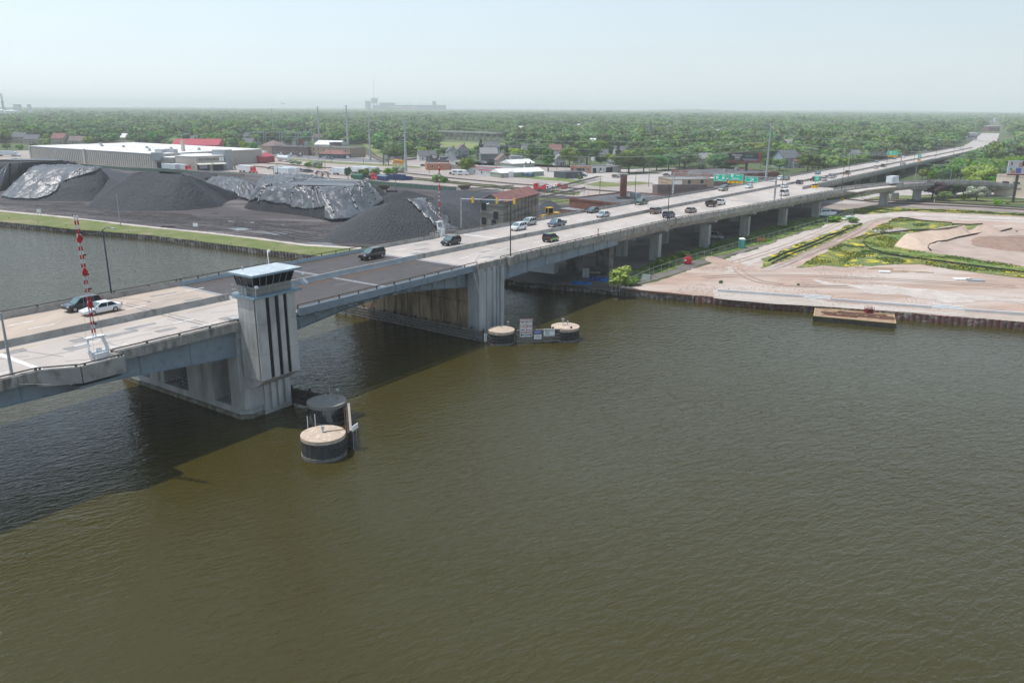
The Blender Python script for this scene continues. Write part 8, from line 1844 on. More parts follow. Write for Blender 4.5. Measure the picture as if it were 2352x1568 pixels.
# ------------------------------------------------------------------ yard things
def conveyor(a,b,za,zb_,label,w=1.6):
 t = thing('conveyor',label,'conveyor'); a,b = Vector(a),Vector(b); a.z = za; b.z = zb_; d = (b - a).normalized(); nn = Vector((-d.y,d.x,0)).normalized() * w / 2; L = (b - a).length
 mb = MB(); mb.bar(a + Vector((0,0,.75)),b + Vector((0,0,.75)),w * .9,.14); mb.build('belt',BLACK,t)
 mb = MB(); k = int(L / 1.3)
 for sg in (-1,1):
  for z in (-.6,.6): mb.bar(a + nn * sg + Vector((0,0,z)),b + nn * sg + Vector((0,0,z)),.12,.12)
  for i in range(k):
   p,q = a.lerp(b,i / k) + nn * sg,a.lerp(b,(i + 1) / k) + nn * sg; mb.bar(p + Vector((0,0,-.6)),q + Vector((0,0,.6)),.08,.08)
 mb.build('truss',M('pale_conveyor_steel',(.27,.26,.23),(.20,.17,.14),2,.8),t)
 for f in (.12,.55,.8):
  mb = MB(); p = a.lerp(b,f)
  for sg in (-1,1): mb.bar(p + nn * sg + Vector((0,0,-.6)),Vector((p.x,p.y,LZ)) + nn * sg * 1.6,.14,.14)
  mb.build('trestle',GALV,t)
 return t
conveyor(G(1236,462),G(1372,447),4.5,8.5,'long inclined conveyor rising from behind the concrete warehouse to the right')
conveyor(G(1236,468),G(1342,458),3.0,5.5,'lower conveyor beneath the long inclined one')
conveyor(G(1062,447),G(1180,446),3.0,4.5,'level conveyor left of the concrete warehouse roof')
conveyor(G(430,404),G(560,412),2.6,3.0,'low conveyor behind the largest coal pile')
for x,y,lab in ((883,444,'rusty hopper on the yard behind the small coal heap'),(1067,444,'dark hopper with yellow frame at the conveyor end'),(485,424,'rusty open hopper left of the small tarpaulin')):
 t = thing('hopper',lab,'hopper',G(x,y)); mb = MB(); mb.add([(-3,-1.6,3.4),(3,-1.6,3.4),(3,1.6,3.4),(-3,1.6,3.4),(-1.2,-.8,1.6),(1.2,-.8,1.6),(1.2,.8,1.6),(-1.2,.8,1.6)],[(0,1,5,4),(1,2,6,5),(2,3,7,6),(3,0,4,7),(4,5,6,7)]); mb.build('bin',M('rusty_bin',(.16,.10,.07),(.09,.07,.06),2,.9),t)
 mb = MB();
 for sx_ in (-1.1,1.1):
  for sy in (-.7,.7): mb.bar((sx_,sy,0),(sx_,sy,1.8),.18,.18)
 mb.box((3.4,0,.5),(5,1.1,.7)); mb.build('frame',YEL if 'yellow' in lab else BLACK,t)
t = thing('site_hut','small dark gabled hut on the yard behind the large tarpaulin','hut',G(626,422),.1); mb = MB(); mb.box((0,0,0),(8,4,2.6)); mb.build('wall',WALLS['dark'],t); mb = MB(); mb.add([(-4.3,-2.3,2.6),(4.3,-2.3,2.6),(4.3,2.3,2.6),(-4.3,2.3,2.6),(-4.3,0,4),(4.3,0,4)],[(0,1,5,4),(2,3,4,5),(1,2,5),(3,0,4)]); mb.build('roof',ROOFS['greyroof'],t)
t = thing('loading_gantry','red steel loading frame behind the large tarpaulin','frame',G(740,413)); mb = MB()
for x in (-3,0,3):
 mb.bar((x,0,0),(x,0,4),.3,.3); mb.bar((x,2,0),(x,2,4),.3,.3)
mb.bar((-3,0,4),(3,0,4),.3,.3); mb.bar((-3,0,0),(3,0,4),.2,.2); mb.bar((3,0,0),(-3,0,4),.2,.2); mb.build('bars',M('rust_red',(.32,.07,.05),None),t)
def fence(name,label,pts,h,mat,post=GALV,step=3.0,solid_=True,pm=.08,cat='fence',r3=None):
 t = thing(name,label,cat); pm_ = MB(); pn = MB(); P_ = [Vector(p[:3]) if len(p) > 2 else Vector((p[0],p[1],LZ)) for p in pts]
 for i in range(len(P_) - 1):
  a,b = P_[i],P_[i + 1]; L = (b - a).length
  if L < .01: continue
  if solid_: pn.bar(a + Vector((0,0,h / 2)),b + Vector((0,0,h / 2)),.05,h)
  else:
   pn.bar(a + Vector((0,0,h)),b + Vector((0,0,h)),.06,.06); pn.bar(a + Vector((0,0,h * .5)),b + Vector((0,0,h * .5)),.03,.03)
  for k in range(int(L / step) + 1): p = a + (b - a) * (k * step / L); pm_.bar(p,p + Vector((0,0,h + .1)),pm,pm)
 pn.build('fabric' if solid_ else 'wire_rails',mat,t); pm_.build('posts',post,t); return t
FG = M('green_screen',(.07,.13,.10),(.09,.155,.12),.5,.8)
fence('screened_fence','green screened fence at the back of the coal yard',gp(751,418,850,424,950,433,1048,441),2.0,FG)
fence('screened_fence','dark green screened fence behind the left coal piles',gp(178,382,300,392,420,398,500,406),1.8,FG)
fence('wire_fence','thin wire fence continuing right of the green screen',gp(1048,441,1150,449),2.2,GALV,solid_=False)
fence('wire_fence','thin wire fence along the weed strip beside the bridge',gp(1424,668,1500,634,1600,600,1764,553,1900,514,1960,494),2.0,GALV,solid_=False,step=4,pm=.07)
fence('block_wall','low wall of pale concrete blocks behind the coal piles',gp(400,394,560,402,640,409),1.4,M('pale_blocks',(.40,.38,.34),(.32,.30,.27),.8,.9),step=8)
fence('guard_fence','guard rail along the street in front of the wood on the right',gp(1985,448,2060,444,2130,446),.9,GALV,solid_=False)
SILT = M('black_silt_fabric',(.022,.022,.022),(.04,.04,.04),2,.7)
WP = M('wood_stake',(.42,.34,.25),None)
fence('silt_fence','black silt fence looping round the green slope and sand mound',rg(2900,800,2351,722,1840,655,1600,622,1300,585,1090,552,930,500,880,450,878,415,930,385,1080,360,1290,335,1560,325,1680,300,1700,275),.6,SILT,WP,step=2.6,pm=.06)
fence('silt_fence','black silt fence along the top of the flowery triangle',rg(1110,262,1150,232,1215,215,1290,220,1400,240,1680,262,1700,275),.5,SILT,WP,pm=.06)
fence('silt_fence','short black silt fence behind the tan mound',rg(1700,275,1850,280,1970,272),.5,SILT,WP,pm=.06)
fence('silt_fence','black silt fence curving below the pale sand mound',rg(1500,522,1465,495,1480,465,1550,440,1640,430,1740,400,1860,375,2010,350,2130,345,2240,315),.6,SILT,WP,pm=.06)
fence('silt_fence','black silt fence between the two dirt tracks',rg(0,615,150,545,300,490,440,435,540,385,650,355,780,305,860,270),.6,SILT,WP,pm=.06)
fence('silt_fence','second black silt fence parallel to the flower strip',rg(30,640,230,545,400,480,560,410,700,345),.5,SILT,WP,pm=.06)
fence('silt_fence','black silt fence along the upper flower verge',rg(1280,150,1400,140,1600,148,2000,172,2351,192,2900,240),.5,SILT,WP,pm=.06)
# rail tracks
def track(pts,label):
 t = thing('railway_track',label,'railway'); P_ = [Vector((p.x,p.y,LZ)) for p in pts]; Q = []
 for i in range(len(P_) - 1):
  for k in range(8): Q.append(P_[i].lerp(P_[i + 1],k / 8))
 Q.append(P_[-1]); mb = MB(); ts = MB(); A = []; B = []
 for i,p in enumerate(Q):
  d = (Q[min(i + 1,len(Q) - 1)] - Q[max(0,i - 1)]).normalized(); nn = Vector((-d.y,d.x,0)); A.append((p,nn))
 for i in range(len(A) - 1):
  (p,n0),(q,n1) = A[i],A[i + 1]
  ts.quad(p + n0 * 1.5 + Vector((0,0,.13)),p - n0 * 1.5 + Vector((0,0,.13)),q - n1 * 1.5 + Vector((0,0,.13)),q + n1 * 1.5 + Vector((0,0,.13)))
  for sg in (-1,1): mb.bar(p + n0 * sg * .72 + Vector((0,0,.27)),q + n1 * sg * .72 + Vector((0,0,.27)),.12,.18)
 ts.build('sleeper_bed',RAILT,t); mb.build('rails',RAILI,t)
track(gp(560,374,640,377,720,384,840,391,940,399,1060,412,1180,423,1300,432,1400,440,1500,446),'rail track in front of the sage green building')
track(gp(760,393,860,404,960,410,1040,418,1120,426,1240,437,1330,443),'rail track behind the weed strip')
track(gp(940,412,1040,421,1100,428,1200,437,1320,448),'rail track nearest the green screened fence')
track(gp(804,337,830,348,858,362,885,374),'rail track running away past the thick steel pole')
track(gp(812,336.5,840,348,868,361,893,372),'second rail track beside the thick steel pole')
track([G(*reg(*q)) for q in ((700,40),(900,60),(1200,82),(1600,98),(2000,118),(2351,140),(2900,180))],'near rail track crossing under the curving ramp')
track([G(*reg(*q)) for q in ((880,46),(1200,58),(1700,82),(2351,122),(2900,160))],'middle rail track under the curving ramp')
track([G(*reg(*q)) for q in ((1100,40),(1500,55),(2351,68),(2900,90))],'far rail track on the grass behind the purple tree')
track([G(*q) for q in ((430,376),(520,379),(600,384),(640,389))],'rail track behind the red semi truck')
# ------------------------------------------------------------------ river bank things
bg_ = thing('work_barge','flat rusty work barge with yellow edging moored at the right bank','barge',(G(1867,736,.1) + G(2057,754,.1)) / 2); q = G(2057,754,.1) - G(1867,736,.1); bL = q.length; bg_.rotation_euler.z = math.atan2(q.y,q.x); bg_.location.z = 0
mb = MB(); mb.box((0,3.6,-.6),(bL,7.0,1.55)); mb.build('hull',M('barge_hull',(.05,.045,.035),(.10,.085,.06),1.2,.8),bg_)
mb = MB(); mb.box((0,3.6,.952),(bL - .3,6.9,.05)); mb.build('deck',M('rust_deck',(.33,.21,.14),(.22,.13,.09),.8,.9,c3=(.36,.24,.16),sc3=.6,obj=True),bg_)
mb = MB()
for x0,y0,l,w in ((0,.1,bL,.22),(0,7.1,bL,.22)): mb.box((x0,y0,.95),(l,w,.12))
for x0 in (-bL / 2 + .1,bL / 2 - .1): mb.box((x0,3.6,.955),(.2,6.8,.12))
mb.build('coaming',M('faded_yellow',(.50,.40,.19),(.36,.27,.14),2.5,.9,con=.9),bg_); rr = random.Random(4)
for i in range(9): mb = MB(); mb.box((rr.uniform(-4,4),1.8 + i * .45,1.0),(rr.uniform(5,9),.26,.22),rr.uniform(-.05,.05)); mb.build('steel_beam',M('rust_beam',(.22,.11,.07),(.14,.08,.06),2,.9),bg_)
for i in range(12): mb = MB(); mb.box((rr.uniform(-bL * .42,bL * .42),rr.uniform(.9,6.4),1.0),(rr.uniform(.3,.9),.22,.18),rr.uniform(-.3,.3)); mb.build('yellow_clamp',MATS['faded_yellow'],bg_)
t = thing('generator','dark red generator in a frame on the far side of the barge deck','generator',bg_.location + Vector((math.cos(bg_.rotation_euler.z) * 2.6 - math.sin(bg_.rotation_euler.z) * 6,math.sin(bg_.rotation_euler.z) * 2.6 + math.cos(bg_.rotation_euler.z) * 6,1.0))); mb = MB(); mb.box((0,0,0),(1.2,.9,1.0)); mb.build('engine_box',PAINT['maroon'],t); mb = MB()
for x in (-.7,.7):
 for y in (-.5,.5): mb.bar((x,y,0),(x,y,1.3),.07,.07)
mb.bar((-.7,-.5,1.3),(.7,-.5,1.3),.07,.07); mb.bar((-.7,.5,1.3),(.7,.5,1.3),.07,.07); mb.build('frame',RED,t)
def rw_(x,y,z=LZ): return G(*reg(x,y),z)
WC = M('new_white_concrete',(.60,.60,.585),(.53,.53,.52),.6,.85)
sw = thing('river_wall','new white concrete retaining wall with steps along the right bank','wall'); mb = MB()
for a,b in (((-463,890),(320,945)),((580,975),(1500,1045)),((1800,1070),(2351,1108)),((2351,1108),(2900,1150))): p,q = rw_(*a),rw_(*b); mb.bar(p + Vector((0,0,.25)),q + Vector((0,0,.25)),.4,.75)
mb.build('wall',WC,sw)
for a,b in (((320,945),(575,965)),((1510,1040),(1800,1062))):
 for k in range(4):
  mb = MB(); p,q = rw_(*a),rw_(*b); d = (q - p).normalized(); nn = Vector((-d.y,d.x,0)); mb.bar(p + nn * (k * .5 - .3) + Vector((0,0,-.1 + k * .17)),q + nn * (k * .5 - .3) + Vector((0,0,-.1 + k * .17)),.5,.3); mb.build('step',WC,sw)
t = thing('portable_toilet','teal portable toilet with white roof on the weed strip','toilet',G(1703,570)); mb = MB(); mb.box((0,0,0),(1.25,1.25,2.2)); mb.build('cabin',M('teal_plastic',(.02,.30,.28),(.02,.25,.24),1,.5),t); mb = MB(); mb.box((0,0,2.2),(1.35,1.35,.3),top=(.6,.6)); mb.build('roof',SIGNW,t); mb = MB(); mb.box((0,-.64,.15),(.8,.05,1.85)); mb.build('door',M('pale_teal',(.12,.42,.40),None),t); t.scale = (1.15,) * 3
t = thing('compressor','red site compressor beside the fence on the weed strip','machine',G(1579,607),-.3); mb = MB(); mb.box((0,0,.25),(1.9,1.3,1.2)); mb.box((0,0,1.45),(1.6,1.1,.35),top=(.8,.8)); mb.build('body',RED,t); mb = MB(); mb.tube([(-.5,0,1.8),(-.5,0,2.3),(.5,0,2.3),(.5,0,1.8)],.05,5); mb.build('lifting_bar',RED,t); mb = MB(); mb.box((-.5,-.66,.9),(.5,.05,.4)); mb.build('panel',SIGNW,t)
t = thing('lift_cage','orange wire cage basket on the weed strip right of the toilet','cage',G(1742,556)); mb = MB()
for z_ in (.1,.55,1.0):
 for a,b in (((-1.7,-.6),(1.7,-.6)),((1.7,-.6),(1.7,.6)),((1.7,.6),(-1.7,.6)),((-1.7,.6),(-1.7,-.6))): mb.bar((*a,z_),(*b,z_),.1,.1)
for i in range(7): mb.bar((-1.7 + i * .567,-.6,0),(-1.7 + i * .567,-.6,1.1),.07,.07); mb.bar((-1.7 + i * .567,.6,0),(-1.7 + i * .567,.6,1.1),.07,.07)
mb.build('bars',M('orange_steel',(.62,.22,.08),None),t)
t = thing('traffic_cone','orange and white traffic cone in front of the second near column','cone',G(1509,602.5)); mb = MB(); mb.cyl((0,0,0),.28,1.0,12,r2=.06); mb.box((0,0,0),(.6,.6,.06)); mb.build('cone_body',SIGNO,t); mb = MB(); mb.cyl((0,0,.45),.18,.2,12,r2=.13); mb.build('white_band',SIGNW,t)
t = thing('electrical_cabinet','grey green sloped cabinet lying in the weeds by the river corner','box',G(1484,641),-.5); mb = MB(); mb.hull([(-1.1,-.6,0),(1.1,-.6,0),(.9,-.1,1.0),(-.9,-.1,1.0)],[(-1.1,.8,0),(1.1,.8,0),(.9,.6,1.0),(-.9,.6,1.0)]); mb.build('case',M('grey_green_metal',(.24,.28,.26),(.18,.21,.2),1,.6),t)
t = thing('garden_gate','grey steel frame gate standing at the end of the river wall','gate',G(1413,671,LZ)); mb = MB()
for a,b in (((-.7,0,0),(-.6,0,3.0)),((.9,0,0),(1.0,0,2.7)),((-.7,0,.2),(.9,0,.2)),((-.65,0,1.5),(.95,0,1.4)),((-.6,0,2.9),(1.0,0,2.7)),((.1,0,.2),(.2,0,2.8))): mb.bar(a,b,.09,.09)
mb.build('bars',GALV,t)
BT = M('blue_tarp_plastic',(.02,.12,.38),(.03,.18,.45),1.5,.5)
for i,(x,y,r,lab) in enumerate(((1326,652,1.6,'crumpled blue sheet at the left of the clutter under the bridge'),(1346,653,1.3,'crumpled blue sheet between two barrels under the bridge'),(1388,645,1.8,'crumpled blue sheet right of the blue barrels'))):
 mb = MB(); mb.ball((0,0,.1),r,12,6,sq=.35);
 mb.v = [(v[0] * (1 + .25 * mnoise.noise(Vector(v) * 1.4 + Vector((i,0,0)))),v[1] * .7,max(0,v[2]) * (1 + .5 * mnoise.noise(Vector(v) * 2))) for v in mb.v]; o = mb.build('blue_tarp',BT,loc=G(x,y)); tag(o,lab,'tarp')
for x,y,lab in ((1358,646,'upright blue plastic barrel under the bridge'),(1367,644,'second upright blue barrel, right of the first')): t = thing('barrel',lab,'barrel',G(x,y)); MB().cyl((0,0,0),.32,.95,12).build('drum',M('blue_barrel',(.01,.08,.40),None,rough=.4),t); MB().cyl((0,0,.95),.28,.06,12).build('lid',BLACK,t)
t = thing('cabinet','pale metal cabinet beside the old pier under the bridge','cabinet',G(1345,637)); MB().box((0,0,0),(1.5,.9,2.1)).build('case',M('pale_cabinet',(.42,.43,.43),None),t); MB().box((0,-.46,.1),(.7,.04,1.9)).build('door',GALV,t)
t = thing('truck_box_body','white truck box body standing under the steel girder','container',G(1250,632) + Vector((-1,3,0)),-.5); MB().box((0,0,.3),(8.5,2.5,2.6)).build('cargo_box',TRW,t); mb = MB(); mb.box((4.27,0,.4),(.06,2.2,2.3)); mb.build('door',GALV,t); mb = MB(); mb.box((0,0,0),(7,1.2,.3)); mb.build('skids',BLACK,t)  # the box body of a truck, set down on skids
for i,(x,y,lab) in enumerate(((1362,634,'black bicycle wheel leaning in the clutter under the bridge'),(1376,634,'second black bicycle wheel in the clutter'))):
 mb = MB(); n = 20; A = [(.0,.75 * math.cos(a),.75 + .75 * math.sin(a)) for a in [2 * math.pi * k / n for k in range(n + 1)]]; mb.tube(A,.07,5); o = mb.build('tyre',BLACK,loc=G(x,y),rz=1.2); tag(o,lab,'tyre')
t = thing('pallet_table','tan board table in the clutter under the bridge','table',G(1366,637)); MB().box((0,0,1.1),(2.4,1.2,.1)).build('table_top',M('tan_board',(.34,.30,.24),None),t)
mb = MB()
for a in ((-1,-.5),(1,-.5),(1,.5),(-1,.5)): mb.bar((*a,0),(*a,1.1),.08,.08)
mb.build('legs',TIMBER,t)
mb = MB(); mb.ball((0,0,.12),.28,8,5,sq=.6); mb.v = [(v[0] * 1.5,v[1],v[2]) for v in mb.v]; t = thing('duck','dark duck swimming near the shadow edge by the corner piling','duck',G(1415,689,0)); mb.build('body',M('duck_brown',(.14,.10,.07),None),t); mb = MB(); mb.tube([(.3,0,.2),(.38,0,.42)],.07,6); mb.ball((.4,0,.48),.11,7,5); mb.build('head',M('duck_dark',(.02,.04,.03),None),t)
for i,(x,y) in enumerate(((1150,770),(1250,740),(1330,765))): pass
# boat, canoes and planks on the verge
t = thing('motor_boat','white cabin boat on blocks in the shade under the bridge','boat',G(1897,497),.2); shell(t,[(-3,.4,1.2,.9),(0,.3,1.25,1),(2,.4,1.3,.8),(3.4,.7,1.4,.15)],2.4,PAINT['white'],'hull'); MB().box((-.8,0,1.2),(3.6,2.0,1.3),top=(.9,.9)).build('cabin',TRW,t); mb = MB()
for sg in (-1,1): mb.box((-.8,sg * .98,1.7),(2.6,.06,.45))
mb.build('window',GLASS,t); t.scale = (1.15,) * 3
t = thing('small_boat','green and white small boat among junk on the grass verge','boat',G(1950,503),.5); shell(t,[(-2,.1,.7,.9),(1,.1,.75,1),(2.6,.3,.8,.15)],1.7,M('boat_green',(.12,.38,.22),None,rough=.4),'hull'); MB().box((-.3,0,.7),(2.2,.9,.4)).build('seat_box',SIGNW,t)
t = thing('junk_panels','pile of white panels beside the small green boat','panels',G(1936,505));
for i in range(4): MB().box((i * .8 - 1.5,.2 * i,.05 + .1 * i),(2.0,1.0,.1),i * .7).build('panel',SIGNW,t)
for i,(x,y,rz) in enumerate(((1893,510.5,.25),(1901,509,.3))): t = thing('canoe','dark upturned canoe on the verge, %s of two' % ('left' if i == 0 else 'right'),'canoe',G(x,y),rz); shell(t,[(-2.2,.05,.3,.1),(-1,.02,.5,.9),(1,.02,.5,.9),(2.2,.05,.3,.1)],.8,M('dark_green_canoe',(.03,.05,.04),None,rough=.4),'hull'); MB().bar((-1.9,0,.5),(1.9,0,.5),.06,.05).build('keel',BLACK,t)
PLK = M('pale_wood_planks',(.58,.44,.27),(.50,.37,.23),3,.9)
for i,(x,y,l,rz) in enumerate(((1050,675,5.0,-.12),(1030,685,6,-.1),(1210,700,4.5,-.08),(1180,712,5,-.05),(1350,708,6,-.1),(830,664,2.6,-.4),(845,668,2.4,.3),(1440,716,4,-.12))):
 o = MB().box((0,0,.02),(l,.28,.10)).build('timber_plank',PLK,loc=rw_(x,y) + Vector((0,0,.1)),rz=rz); tag(o,'loose pale timber plank lying on the chalky ground below the meadow','plank','loose planks on the dirt lot')
for i,(x,y,m_,lab) in enumerate(((1070,715,SIGNW,'stack of white boards beside the loose planks'),(1785,780,SIGNW,'white slab on the dirt lot, left of a grey one'),(1900,790,GALV,'grey metal slab on the dirt lot beside a white one'))):
 o = MB().box((0,0,.02),(3.6 if i else 2.4,1.9 if i else 1.2,.3 if not i else .2)).build('slab',m_,loc=rw_(x,y) + Vector((0,0,.12)),rz=-.1); tag(o,lab,'slab')
# level crossing signal, small signs
t = thing('crossing_signal','level crossing signal with white crossed boards beside the ramp column','signal',G(1980,459)); hh = HT(1980,459,438); MB().tube([(0,0,0),(0,0,hh)],.1,6).build('post',GALV,t)
mb = MB(); mb.bar((-.8,-.15,hh - 1.1),(.8,-.15,hh + .1),.05,.28); mb.bar((.8,-.2,hh - 1.1),(-.8,-.2,hh + .1),.05,.28); mb.build('crossbuck',SIGNW,t); mb = MB(); mb.ball((-.6,-.2,hh - 1.9),.32); mb.ball((.6,-.2,hh - 1.9),.32); mb.build('lamps',BLACK,t)
t = thing('warning_sign','yellow crossing warning sign on a post by the road','sign',G(1933,470),.2); hh = HT(1933,470,464) + 1.4; MB().tube([(0,0,0),(0,0,hh)],.05,5).build('post',GALV,t); MB().box((0,-.08,hh - .9),(1.1,.06,1.1)).build('panel',YEL,t); mb = MB(); mb.bar((-.35,-.14,hh - .7),(.35,-.14,hh),.02,.12); mb.bar((.35,-.14,hh - .7),(-.35,-.14,hh),.02,.12); mb.build('cross_mark',SIGNK,t)
t = thing('stop_sign','red stop sign on a post beyond the crossing signal','sign',G(2037.5,449)); mb = MB(); mb.hull([(.55 * math.cos(a),-.08,2.5 + .55 * math.sin(a)) for a in [math.pi / 8 + math.pi / 4 * i for i in range(8)]],[(.55 * math.cos(a),-.04,2.5 + .55 * math.sin(a)) for a in [math.pi / 8 + math.pi / 4 * i for i in range(8)]]); mb.build('panel',RED,t); MB().tube([(0,0,0),(0,0,2.6)],.05,5).build('post',GALV,t); letters(t,'STOP',.36,0,2.5,SIGNW,y=-.1)
t = thing('utility_cabinet','grey utility cabinet on the grass between ramp columns','cabinet',G(2053,458.5)); MB().box((0,0,0),(3.2,1.6,2.9)).build('case',COLM,t); MB().box((0,-.82,.2),(1.3,.05,2.3)).build('door',GALV,t)
for i,(x,y) in enumerate(((2080,462),(2145.5,465.5))): t = thing('marker_post','short white marker post beside the rail track, %s of two' % ('left' if i == 0 else 'right'),'post',G(x,y)); MB().cyl((0,0,0),.16,1.3,8).build('post_body',SIGNW,t); MB().cyl((0,0,1.3),.17,.1,8).build('cap',GALV,t)
for i,(x,y) in enumerate(((1011,553 - 103),(1091.5,447))):
 t = thing('traffic_drum','orange and white striped drum on the coal yard road, %s of two' % ('left' if i == 0 else 'right'),'drum',G(x,y))
 for k in range(4): MB().cyl((0,0,.3 * k),.42 - .03 * k,.3,12).build('stripe',SIGNO if k % 2 == 0 else SIGNW,t)
for i,(x,y) in enumerate(((91,497),(450,530))): t = thing('notice_board','small white notice on two posts at the yard edge, %s of two' % ('left' if i == 0 else 'right'),'sign',G(x,y)); MB().box((0,0,1.3),(1.5,.06,1.1)).build('panel',SIGNW,t); mb = MB(); mb.bar((-.5,.06,0),(-.5,.06,2.3),.07,.07); mb.bar((.5,.06,0),(.5,.06,2.3),.07,.07); mb.build('posts',TIMBER,t)
for i,(x,y) in enumerate(((20,502),(87,512),(152,519),(295,532),(380,543),(450,551),(530,560),(628,572),(715,581))):
 o = MB().cyl((0,0,0),.3,.45,10,r2=.2).build('mooring_bollard',M('tan_iron',(.45,.36,.25),None),loc=G(x,y) + Vector((0,0,.06))); tag(o,'small tan mooring bollard on the grass bank of the left shore','bollard','mooring bollards on the grass bank')
mb = MB(); mb.bar((-2,0,0),(2.2,0,.1),.3,.25); o = mb.build('driftwood',BLACK,loc=G(385,522) + Vector((0,0,.2))); tag(o,'black log lying on the gravel edge path','log')
for i,(x,y,sx_,h) in enumerate(((1570,590,7,1.1),(1640,575,8,1.0),(1725,556,6,1.1),(1820,528,8,.9),(1450,655,5,1.3),(1525,612,6,1.4),(1880,512,8,.9),(1915,510,3,1.4),(1960,512,3,1.2))):
 tree('s1',G(x,y),h * .42,'low leafy weed clump in the strip along the fence','weed clumps along the fence',sxy=2.0)
gl = thing('gull','white gull sitting on the ridge of the concrete warehouse','bird',DN(1120,452,14) + Vector((0,0,hC + 2.4))); MB().ball((0,0,0),.35,8,5,sq=.5).build('body',SIGNW,gl); MB().ball((.35,0,.2),.14,6,4).build('head',SIGNW,gl)
for i_,(x,y,s_) in enumerate(((430,330,1.0),(465,332,.9),(250,331,1.1),(300,330,1.0),(215,331,1.0),(110,331,.9),(510,346,.8),(560,347,.9),(583,348,.8))):
 tree(['r1','r2','r3','y1'][i_ % 4],G(x,y),s_,'leafy tree just behind the long white warehouse roof','trees behind the warehouse')
# ------------------------------------------------------------------ weeds, flowers, rubble and wheel tracks
def inside(p,poly):
 c = False; n = len(poly)
 for i in range(n):
  a,b = poly[i],poly[i - 1]
  if (a[1] > p[1]) != (b[1] > p[1]) and p[0] < (b[0] - a[0]) * (p[1] - a[1]) / (b[1] - a[1]) + a[0]: c = not c
 return c
def scatter(name,polys,n,mat,kind_,h0,h1,seed,z=LZ + .12,patchy=0):
 rg_ = random.Random(seed); mb = MB(); W_ = []
 for poly in polys:
  poly = [(p[0],p[1]) for p in poly]; xs = [p[0] for p in poly]; ys = [p[1] for p in poly]; W_.append((poly,min(xs),max(xs),min(ys),max(ys)))
 ar = [abs(sum(p[i - 1][0] * p[i][1] - p[i][0] * p[i - 1][1] for i in range(len(p)))) / 2 for p,*_ in W_]; tot = sum(ar)
 for (poly,x0,x1,y0,y1),a_ in zip(W_,ar):
  k = 0; tries = 0; want = int(n * a_ / tot)
  while k < want and tries < want * 12:
   tries += 1; x,y = rg_.uniform(x0,x1),rg_.uniform(y0,y1)
   if not inside((x,y),poly): continue
   if patchy and mnoise.noise(Vector((x * patchy,y * patchy,seed))) + rg_.uniform(-.12,.12) < .08: continue
   k += 1; h = rg_.uniform(h0,h1); a = rg_.uniform(0,3.14); dx,dy = math.cos(a) * h * .6,math.sin(a) * h * .6
   if kind_ == 'tuft':
    mb.quad((x - dx,y - dy,z),(x + dx,y + dy,z),(x + dx * 1.3,y + dy * 1.3 - .1,z + h),(x - dx * 1.3,y - dy * 1.3 - .1,z + h * rg_.uniform(.7,1)))
    mb.quad((x + dy,y - dx,z),(x - dy,y + dx,z),(x - dy * 1.3,y + dx * 1.3,z + h),(x + dy * 1.3,y - dx * 1.3,z + h * .8)); mb.quad((x - dx,y - dx,z + h * .5),(x + dx,y - dy,z + h * .45),(x + dy,y + dx,z + h * .6),(x - dy,y + dy,z + h * .5))
   elif kind_ == 'flower': mb.quad((x - dx,y - dy,z + h),(x + dy,y - dx,z + h * .9),(x + dx,y + dy,z + h),(x - dy,y + dx,z + h * 1.1))
   else: mb.box((x,y,z - .1),(h * 1.2,h * .9,h * .6 + .05),a,top=(.6,.6))
 tag(mb.build(name,mat),kind='stuff')
WEEDP = [rg(-1130,655,-900,565,-700,505,-300,395,0,300,450,190,700,190,760,225,600,255,330,325,0,430,-300,512,-700,600,-960,700),rg(260,670,420,580,600,480,780,400,870,370,1000,290,1080,255,1190,220,1690,265,1600,320,1290,385,1140,470,1300,505,1580,545,2000,610,2400,670,2400,775,1700,690,1400,640,850,655,500,650),rg(0,580,200,485,540,365,740,285,880,265,830,305,500,455,150,605,-40,670),rg(700,170,900,120,1300,125,2351,172,2351,195,1300,150,900,178)]
scatter('weeds',WEEDP,9000,M('weed_leaves',(.12,.20,.035),(.21,.28,.07),.4,.85),'tuft',.10,.30,61,patchy=.15)
scatter('wild_flowers',WEEDP[1:],7000,M('yellow_petals',(.62,.48,.02),(.70,.56,.04),1,.7),'flower',.12,.27,62,patchy=.07)
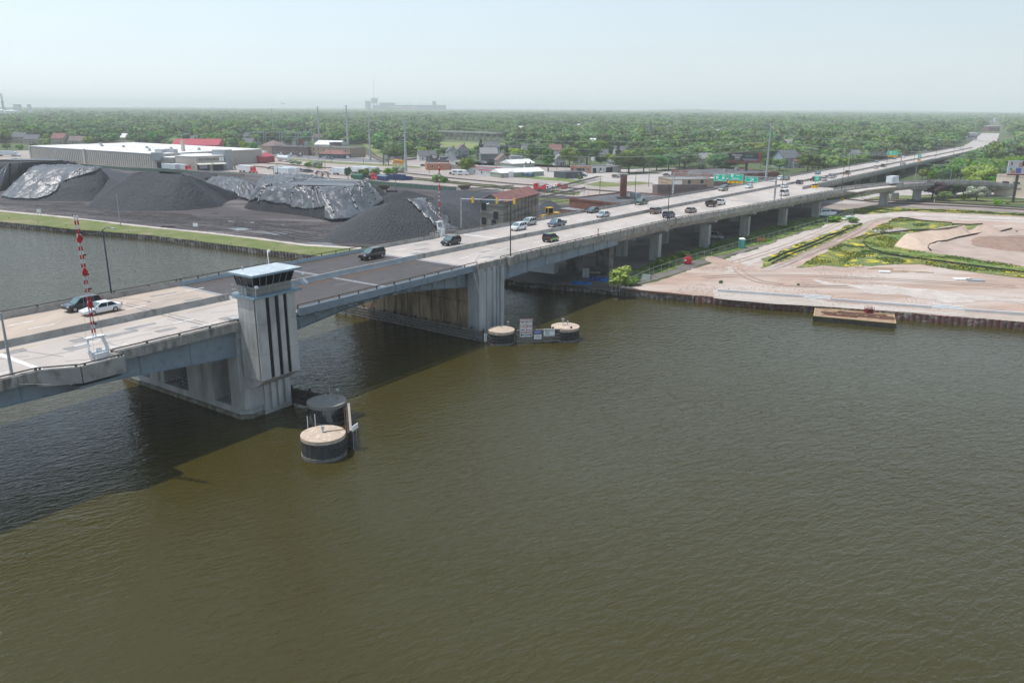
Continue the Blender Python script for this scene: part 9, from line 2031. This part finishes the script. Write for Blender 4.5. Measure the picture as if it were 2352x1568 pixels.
scatter('rubble',[[Vector((p[0] + .3,p[1] + .8)) for p in SHORE[7:13]] + gp(2352,640,2150,625,1900,612,1764,610,1640,610,1500,650)],2600,M('rubble_stone',(.50,.43,.38),(.36,.28,.23),2,.9),'rock',.05,.2,63,patchy=.07)
scatter('rubble',[gp(0,484,240,506,588,545,800,568,1000,545,1000,530,560,500,300,492,0,466)],1300,COALB,'rock',.08,.25,64,z=LZ + .08)
TT = M('damp_wheel_rut',(.41,.305,.24),(.36,.265,.21),.8,.95); TY = M('yard_wheel_rut',(.035,.031,.033),(.12,.11,.105),.5,.8,stretch=(.3,1.5,1,R_(28)))
def ruts(pts,mat,gap=1.9,w=.35,seed=0):
 P_ = [Vector((p[0],p[1],0)) for p in pts]; Q = []
 for i in range(len(P_) - 1):
  a,b,c,d = P_[max(i - 1,0)],P_[i],P_[i + 1],P_[min(i + 2,len(P_) - 1)]
  for k in range(8): t = k / 8; Q.append(.5 * ((2 * b) + (c - a) * t + (2 * a - 5 * b + 4 * c - d) * t * t + (3 * b - a - 3 * c + d) * t ** 3))
 for sg in (-1,1):
  R2 = []
  for i,p in enumerate(Q): e = (Q[min(i + 1,len(Q) - 1)] - Q[max(i - 1,0)]).normalized(); R2.append(p + Vector((-e.y,e.x,0)) * sg * gap / 2 + Vector((0,mnoise.noise(p * .2) * .3,0)))
  NSH[0] += 1; strip('wheel_track',R2,w,LZ + .125 + NSH[0] * .0008,mat)
for a in ((-380,640,-100,560,250,440,600,290,760,200),(-600,760,-200,740,300,745,900,770,1500,800,2351,850),(-300,600,-260,700,-100,790,200,830,800,850),(60,640,300,560,600,440,860,310,1000,235,1400,200,2000,225,2351,240),(100,660,340,560,640,430,900,300)): ruts(rg(*a),TT)
for a in ((0,474,200,480,420,503,640,520,760,535),(-20,468,180,476,300,492,520,505,700,512),(480,500,560,515,700,548,800,558),(100,478,300,500,520,530,700,552),(520,480,540,500,640,520,800,515),(250,488,420,510,560,520,740,545),(900,436,1000,446,1100,452,1240,458)): ruts(gp(*a),TY,2.2,.6)
